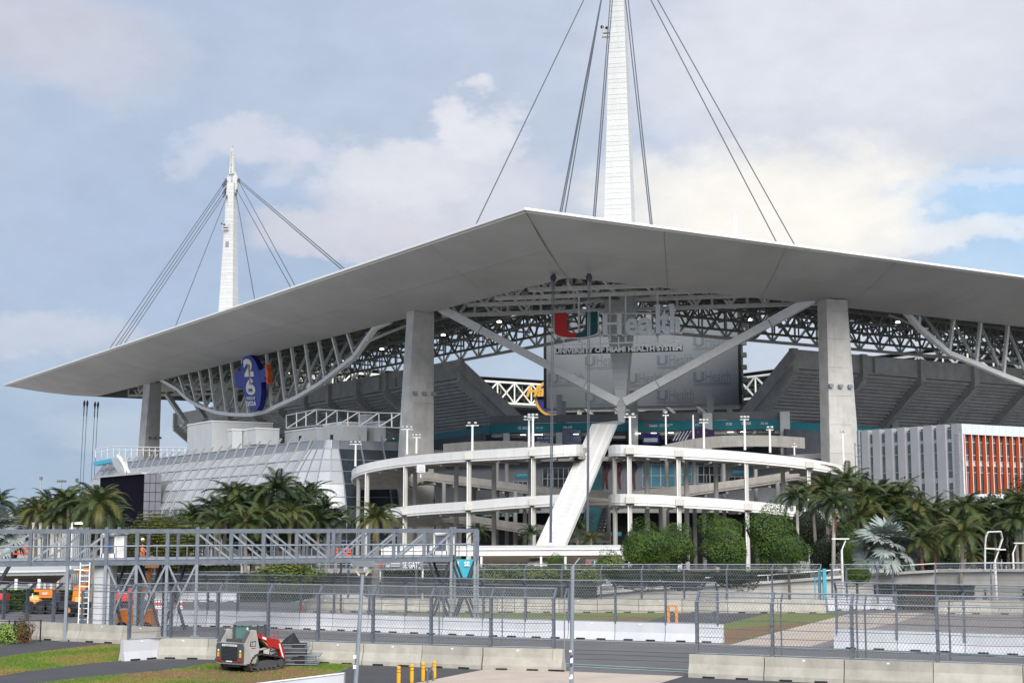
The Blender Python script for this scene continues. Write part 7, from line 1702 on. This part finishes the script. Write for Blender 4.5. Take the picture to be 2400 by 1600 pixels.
for (px, py, Y, s_, k, nf, lb) in pal: palm(px, py, Y, s_, k, lb, nf, lean=random.Random(px).uniform(-.6, .6), dead=(px == 1953), tm=(mat('trunk_reddish', (.22, .10, .06), .9) if px in (2190, 2155) else None))
palm(882, 1216, 118, .98, 'date', 'date palm with arching fronds in front of the left ramp', 44, rt=.3)
# bismarck palms: fan leaves
def fan_mesh(name, R_, n, m, seed):
    r = random.Random(seed); mb = MB(); mb.tube((0, 0, 0), (R_ * .62, 0, 0), .03, .02, 4, False); o = V((R_ * .62, 0, 0))
    for k in range(n):
        a = math.radians(-150 + 300 * k / (n - 1)); L = R_ * .44 * r.uniform(.88, 1.08) * (1 - .18 * abs(a) / 2.2); w = L * .105
        T_ = .75; ca, sa = math.cos(a), math.sin(a); nz_ = .10 * math.sin(k * 1.9); d = V((ca * math.cos(T_) + nz_ * math.sin(T_), sa, -ca * math.sin(T_) + nz_ * math.cos(T_))); p_ = V((-sa * math.cos(T_), ca, sa * math.sin(T_)))
        mid = o + d * (L * .62); tip = o + d * L + V((0, 0, -L * .12))
        mb.add([o, mid - p_ * w, tip, mid + p_ * w, mid + V((0, 0, L * .035))], [(0, 1, 4), (0, 4, 3), (1, 2, 4), (4, 2, 3)])
    return mb.mesh(name, m)
fm = [fan_mesh('fan_leaf', 2.3, 34, L_silver, i) for i in range(3)]
def bismarck(px, py, Y, sc, lbl, nl=34):
    c = P(px, py, Y); t = thing('silver_palm', lbl, 'palm', V((c.x, Y, 0)), 'silver fan palms'); r = random.Random(px)
    MB().tube((c.x, Y, 0), c, .17 * sc, .2 * sc, 9).build('trunk', trk, t)
    for k in range(nl):
        f = (k + .5) / nl; az_ = k * 2.39996 + r.uniform(-.2, .2); el_ = math.radians(92 - 112 * f + r.uniform(-7, 7))
        me = fm[r.randrange(3)]
        o = place('fan_leaf', me, t, c, None, sc * r.uniform(.85, 1.08)); 
        o.rotation_euler = (Matrix.Rotation(az_, 4, 'Z') @ Matrix.Rotation(-el_, 4, 'Y') @ Matrix.Rotation(r.uniform(-.7, .7), 4, 'X') @ Matrix.Rotation(0, 4, 'Y')).to_euler()
    for k in range(10): a_ = k * .63; MB().tube(c - UP * .7, c + V((math.cos(a_) * .5, math.sin(a_) * .5, .1)), .05, .03, 4).build('leaf_stub', trk, t)
bismarck(2079, 1300, 134, 1.58, 'large silver-blue fan palm in front of the right palms', 40)
bismarck(-12, 1265, 96, 1.1, 'silver-blue fan palm cut by the left picture edge', 34)
# leaf-clump crowns
def crown_mesh(name, n, sz, m, seed, flat=1.0, rough=.16, layered=False):
    r = random.Random(seed); mb = MB(); lobes = [(V((r.gauss(0, 1), r.gauss(0, 1), r.gauss(0, 1))).normalized(), r.uniform(.04, rough)) for _ in range(26)]
    for k in range(n):
        d = V((r.gauss(0, 1), r.gauss(0, 1), r.gauss(0, 1))).normalized()
        rad = .93 + sum(h * max(0, d.dot(l)) ** 14 for l, h in lobes) - .05
        q_ = r.random(); rr_q = rad * (1 - abs(r.gauss(0, .05)) if q_ < .66 else (r.uniform(1.0, 1.06) if q_ < .69 else r.uniform(.55, .97)))
        c = d * rr_q; 
        if layered: c.z = round(c.z * 5) / 5 + r.uniform(-.05, .05)
        nn = (d + V((r.uniform(-.8, .8), r.uniform(-.8, .8), r.uniform(-.2, 1.0)))).normalized()
        u = nn.cross(V((r.uniform(-1, 1), r.uniform(-1, 1), .3))).normalized(); v = nn.cross(u); s_ = sz * r.uniform(.6, 1.3)
        mb.add([c - u * s_, c - v * s_ * .5, c + u * s_, c + v * s_ * .5], [(0, 1, 2, 3)])
    return mb.mesh(name, m)
CM = {}
def crown(kind, k):
    if (kind, k) not in CM:
        cfg = {'clip': (9000, .043, L_box, .34), 'bush': (2600, .075, L_bush, .4), 'deep': (3400, .065, L_deep, .4), 'pine': (4200, .055, L_pine, .4), 'red': (900, .08, L_red, .4)}[kind]
        CM[(kind, k)] = crown_mesh('crown', cfg[0], cfg[1], cfg[2], k * 17 + len(kind), 1.0, cfg[3], kind == 'pine')
    return CM[(kind, k)]
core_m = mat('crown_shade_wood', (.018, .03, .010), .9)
def tree(px, py, rx, ry, Y, kind, k, lbl, cat='tree', grp=None, nm='round_tree', zb=None, lobes=None):
    c = P(px, py, Y); s_ = Y / FPX; t = thing(nm, lbl, cat, V((c.x, Y, 0)), grp)
    for (ox, oy, fx_, fy_) in (lobes or [(0, 0, 1, 1)]):
        cc = c + V((ox * rx * s_, rnd.uniform(-.3, .3), -oy * ry * s_))
        place('crown', crown(kind, (k + int(ox * 3)) % 3), t, cc, (0, 0, rnd.uniform(0, 6)), (rx * s_ * fx_, rx * s_ * fx_, ry * s_ * fy_))
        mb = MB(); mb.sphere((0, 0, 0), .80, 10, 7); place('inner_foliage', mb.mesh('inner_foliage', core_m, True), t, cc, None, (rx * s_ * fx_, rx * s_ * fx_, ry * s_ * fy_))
    if cat == 'tree':
        mb = MB(); mb.tube((c.x, Y, 0), (c.x, Y, c.z), .14, .07, 7)
        for q in range(3): a_ = q * 2.1; mb.tube((c.x, Y, max(.3, c.z - ry * s_)), (c.x + math.cos(a_) * rx * s_ * .5, Y + math.sin(a_) * rx * s_ * .5, c.z), .06, .03, 5)
        mb.build('trunk', bark, t)
    return t
G1 = 'clipped round trees in front of the right ramp'
tree(1583, 1277, 42, 47, 141, 'clip', 0, 'round green tree behind the right shoulder of the leftmost clipped tree', grp=G1)
tree(1514, 1280, 54, 48, 136, 'clip', 1, 'leftmost big clipped round tree between entrance canopy and ramp', grp=G1, lobes=[(0, 0, 1, 1), (-.35, .1, .72, .8)])
tree(1692, 1250, 50, 45, 142, 'clip', 2, 'upper clipped tree rising behind the middle pair', grp=G1)
tree(1700, 1283, 55, 46, 135, 'clip', 0, 'front middle clipped round tree', grp=G1)
tree(1813, 1254, 58, 60, 142, 'clip', 1, 'largest dark clipped tree left of the royal palms', grp=G1)
tree(1848, 1288, 41, 40, 133, 'clip', 2, 'small bright clipped tree at the right end of the group', grp=G1)
tree(1990, 1290, 22, 60, 142, 'clip', 0, 'narrow green tree hidden behind the left side of the silver palm')
tree(2008, 1345, 34, 20, 128, 'clip', 1, 'low standard tree under the silver palm at left')
tree(2125, 1315, 50, 46, 140, 'deep', 1, 'dark shrub mass behind the silver palm at right', 'shrub', nm='shrub')
DG = 'dark trees behind the palms'
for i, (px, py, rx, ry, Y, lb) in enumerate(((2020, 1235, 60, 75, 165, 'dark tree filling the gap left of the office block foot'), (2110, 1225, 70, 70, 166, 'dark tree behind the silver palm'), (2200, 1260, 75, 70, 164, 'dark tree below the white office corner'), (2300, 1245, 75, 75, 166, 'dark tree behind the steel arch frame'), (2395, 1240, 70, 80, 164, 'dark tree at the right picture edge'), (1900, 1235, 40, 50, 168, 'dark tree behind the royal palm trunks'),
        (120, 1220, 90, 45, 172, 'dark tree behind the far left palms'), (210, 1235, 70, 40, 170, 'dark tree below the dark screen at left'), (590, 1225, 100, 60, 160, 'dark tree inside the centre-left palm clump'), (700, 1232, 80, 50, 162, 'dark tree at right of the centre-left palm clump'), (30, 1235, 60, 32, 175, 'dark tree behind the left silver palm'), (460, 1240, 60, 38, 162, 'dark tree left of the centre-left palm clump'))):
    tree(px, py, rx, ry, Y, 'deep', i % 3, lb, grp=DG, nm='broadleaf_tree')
tree(365, 1240, 56, 34, 128, 'pine', 0, 'feathery yellow-green tree behind the footbridge', nm='feathery_tree', lobes=[(0, 0, 1, 1), (.3, -.35, .7, .6), (-.5, .9, .8, 1.0), (.45, 1.0, .9, 1.1)])
tree(420, 1262, 55, 50, 131, 'pine', 1, 'darker feathery tree just right of the yellow-green one', nm='feathery_tree')
BG = 'low shrubs behind the fences'
for i, (px, py, rx, ry, Y, kd, lb) in enumerate(((660, 1342, 52, 30, 112, 'bush', 'yellow-green shrub below the footbridge in the middle'), (712, 1352, 40, 28, 113, 'bush', 'yellow-green shrub right of the middle footbridge shrub'), (615, 1356, 34, 22, 112, 'bush', 'small shrub left of the middle footbridge shrub'),
        (1140, 1352, 50, 28, 124, 'bush', 'light shrub behind the far fence left of the small round shrub'), (1302, 1318, 22, 17, 126, 'clip', 'small round bright shrub under the entrance canopy'), (1245, 1346, 60, 24, 124, 'bush', 'broad shrub under the small round one'), (1360, 1348, 60, 24, 125, 'bush', 'dull shrub left of the low logo sign'), (1428, 1322, 34, 26, 126, 'bush', 'loose flowering shrub in front of the low logo sign'), (1480, 1352, 60, 26, 126, 'deep', 'dark shrub under the leftmost clipped tree'), (1600, 1358, 60, 24, 127, 'deep', 'dark shrub between the clipped trees'), (1720, 1352, 60, 22, 128, 'deep', 'dark shrub under the middle clipped trees'), (1080, 1358, 40, 24, 124, 'deep', 'dark shrub beside the teal gate banner'), (980, 1372, 60, 18, 126, 'deep', 'dark shrub below the gate sign'), (880, 1378, 60, 16, 126, 'deep', 'dark low shrub left of the gate sign'))):
    tree(px, py, rx, ry, Y, kd, i % 3, lb, 'shrub', BG, 'shrub')
def hedge(x0, x1, y0, y1, Y, kind, lbl, dep=1.2):
    a, b = P(x0, y1, Y), P(x1, y0, Y); t = thing('hedge', lbl, 'hedge', V(((a.x + b.x) / 2, Y, 0)))
    m_ = {'deep': L_deep, 'bush': L_bush, 'clip': L_box, 'red': L_red, 'ivy': leafmat('pale_green_leaf', (.12, .20, .03), (.22, .30, .06))}[kind]; mb = MB(); r = random.Random(x0)
    z1 = b.z; area = (b.x - a.x) * (z1 + dep); n = int(min(9000, area * 170))
    for k in range(n):
        if r.random() < z1 / (z1 + dep): c = V((r.uniform(a.x, b.x), Y + r.uniform(-.08, .1), r.uniform(0, z1 + .04)))
        else: c = V((r.uniform(a.x, b.x), Y + r.uniform(0, dep), z1 + r.uniform(-.06, .06)))
        u = V((r.gauss(0, 1), r.gauss(0, 1), r.gauss(0, 1))).normalized(); v = u.cross(V((0, .3, 1))).normalized(); s_ = r.uniform(.05, .11)
        mb.add([c - u * s_, c - v * s_ * .6, c + u * s_, c + v * s_ * .6], [(0, 1, 2, 3)])
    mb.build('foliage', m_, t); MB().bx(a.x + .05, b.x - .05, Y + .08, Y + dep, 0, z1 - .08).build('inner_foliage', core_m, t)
hedge(215, 560, 1326, 1398, 136, 'deep', 'tall dark hedge behind the footbridge tower legs'); hedge(560, 872, 1345, 1402, 131, 'deep', 'dark hedge behind the yellow-green shrubs in the middle'); hedge(872, 1400, 1338, 1402, 132, 'deep', 'long dark hedge behind the far fence below the entrance canopy')
hedge(1480, 1900, 1342, 1390, 138, 'deep', 'dark hedge below the clipped round trees')
for i_, (px, py, rx, ry, Y) in enumerate(((1930, 1300, 36, 40, 147), (2170, 1310, 40, 36, 147), (2240, 1300, 44, 40, 149), (2310, 1305, 40, 34, 148), (2385, 1295, 44, 44, 149))): tree(px, py, rx, ry, Y, 'deep', i_ % 3, 'dark undergrowth shrub, %s from the left below the right palms' % ORD[i_], 'shrub', 'undergrowth below the right palms', 'shrub')
hedge(-80, 190, 1384, 1412, 117, 'clip', 'clipped hedge behind the orange machines at far left')
hedge(2055, 2285, 1372, 1400, 122, 'deep', 'long dark clipped hedge in front of the overpass wall'); hedge(2120, 2200, 1393, 1412, 119, 'red', 'bed of dark red plants in front of the long hedge', 1.0)
def shrub_near(px, py, rx, ry, kind, lbl, k=0, n=1800, sz=.10, m_=None):
    g = G(px, py + ry); Y = g.y; s_ = Y / FPX; c = P(px, py, Y); t = thing('shrub', lbl, 'shrub', g)
    me = crown_mesh('foliage', n, sz, m_, k + 40, 1.0, .35); place('foliage', me, t, c, None, (rx * s_, rx * s_ * .8, ry * s_))
    mb = MB(); 
    for q in range(7): a_ = q * .9; mb.tube(g, c + V((math.cos(a_) * rx * s_ * .6, math.sin(a_) * rx * s_ * .4, ry * s_ * .4)), .025, .012, 4)
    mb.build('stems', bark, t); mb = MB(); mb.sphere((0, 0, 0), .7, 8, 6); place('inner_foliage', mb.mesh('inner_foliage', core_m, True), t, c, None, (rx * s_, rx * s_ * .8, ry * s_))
shrub_near(12, 1484, 26, 24, 'ivy', 'bright variegated shrub at the left picture edge', 1, 1500, .11, leafmat('pale_green_leaf', (0, 0, 0), (0, 0, 0)))
shrub_near(52, 1478, 27, 28, 'red', 'reddish-brown shrub inside the black iron fence', 2, 2200, .07, leafmat('russet_leaf', (.09, .065, .02), (.16, .06, .03)))
# far tree belt and a little leaf litter so the distance is not empty
mb = MB(); r = random.Random(5)
for k in range(5200):
    x = r.uniform(-420, 480); y = r.uniform(520, 620); z = r.uniform(0, 7 + 2.5 * math.sin(x * .05) + 1.5 * math.sin(x * .17)); s_ = r.uniform(1.0, 2.2)
    u = V((r.gauss(0, 1), r.gauss(0, 1), r.gauss(0, 1))).normalized(); v = u.cross(V((0, .3, 1))).normalized(); mb.add([(x - u.x * s_, y, z - u.z * s_), (x - v.x * s_, y + 1, z - v.z * s_), (x + u.x * s_, y, z + u.z * s_), (x + v.x * s_, y - 1, z + v.z * s_)], [(0, 1, 2, 3)])
mb.build('distant_woodland', L_deep, None, kind='stuff')
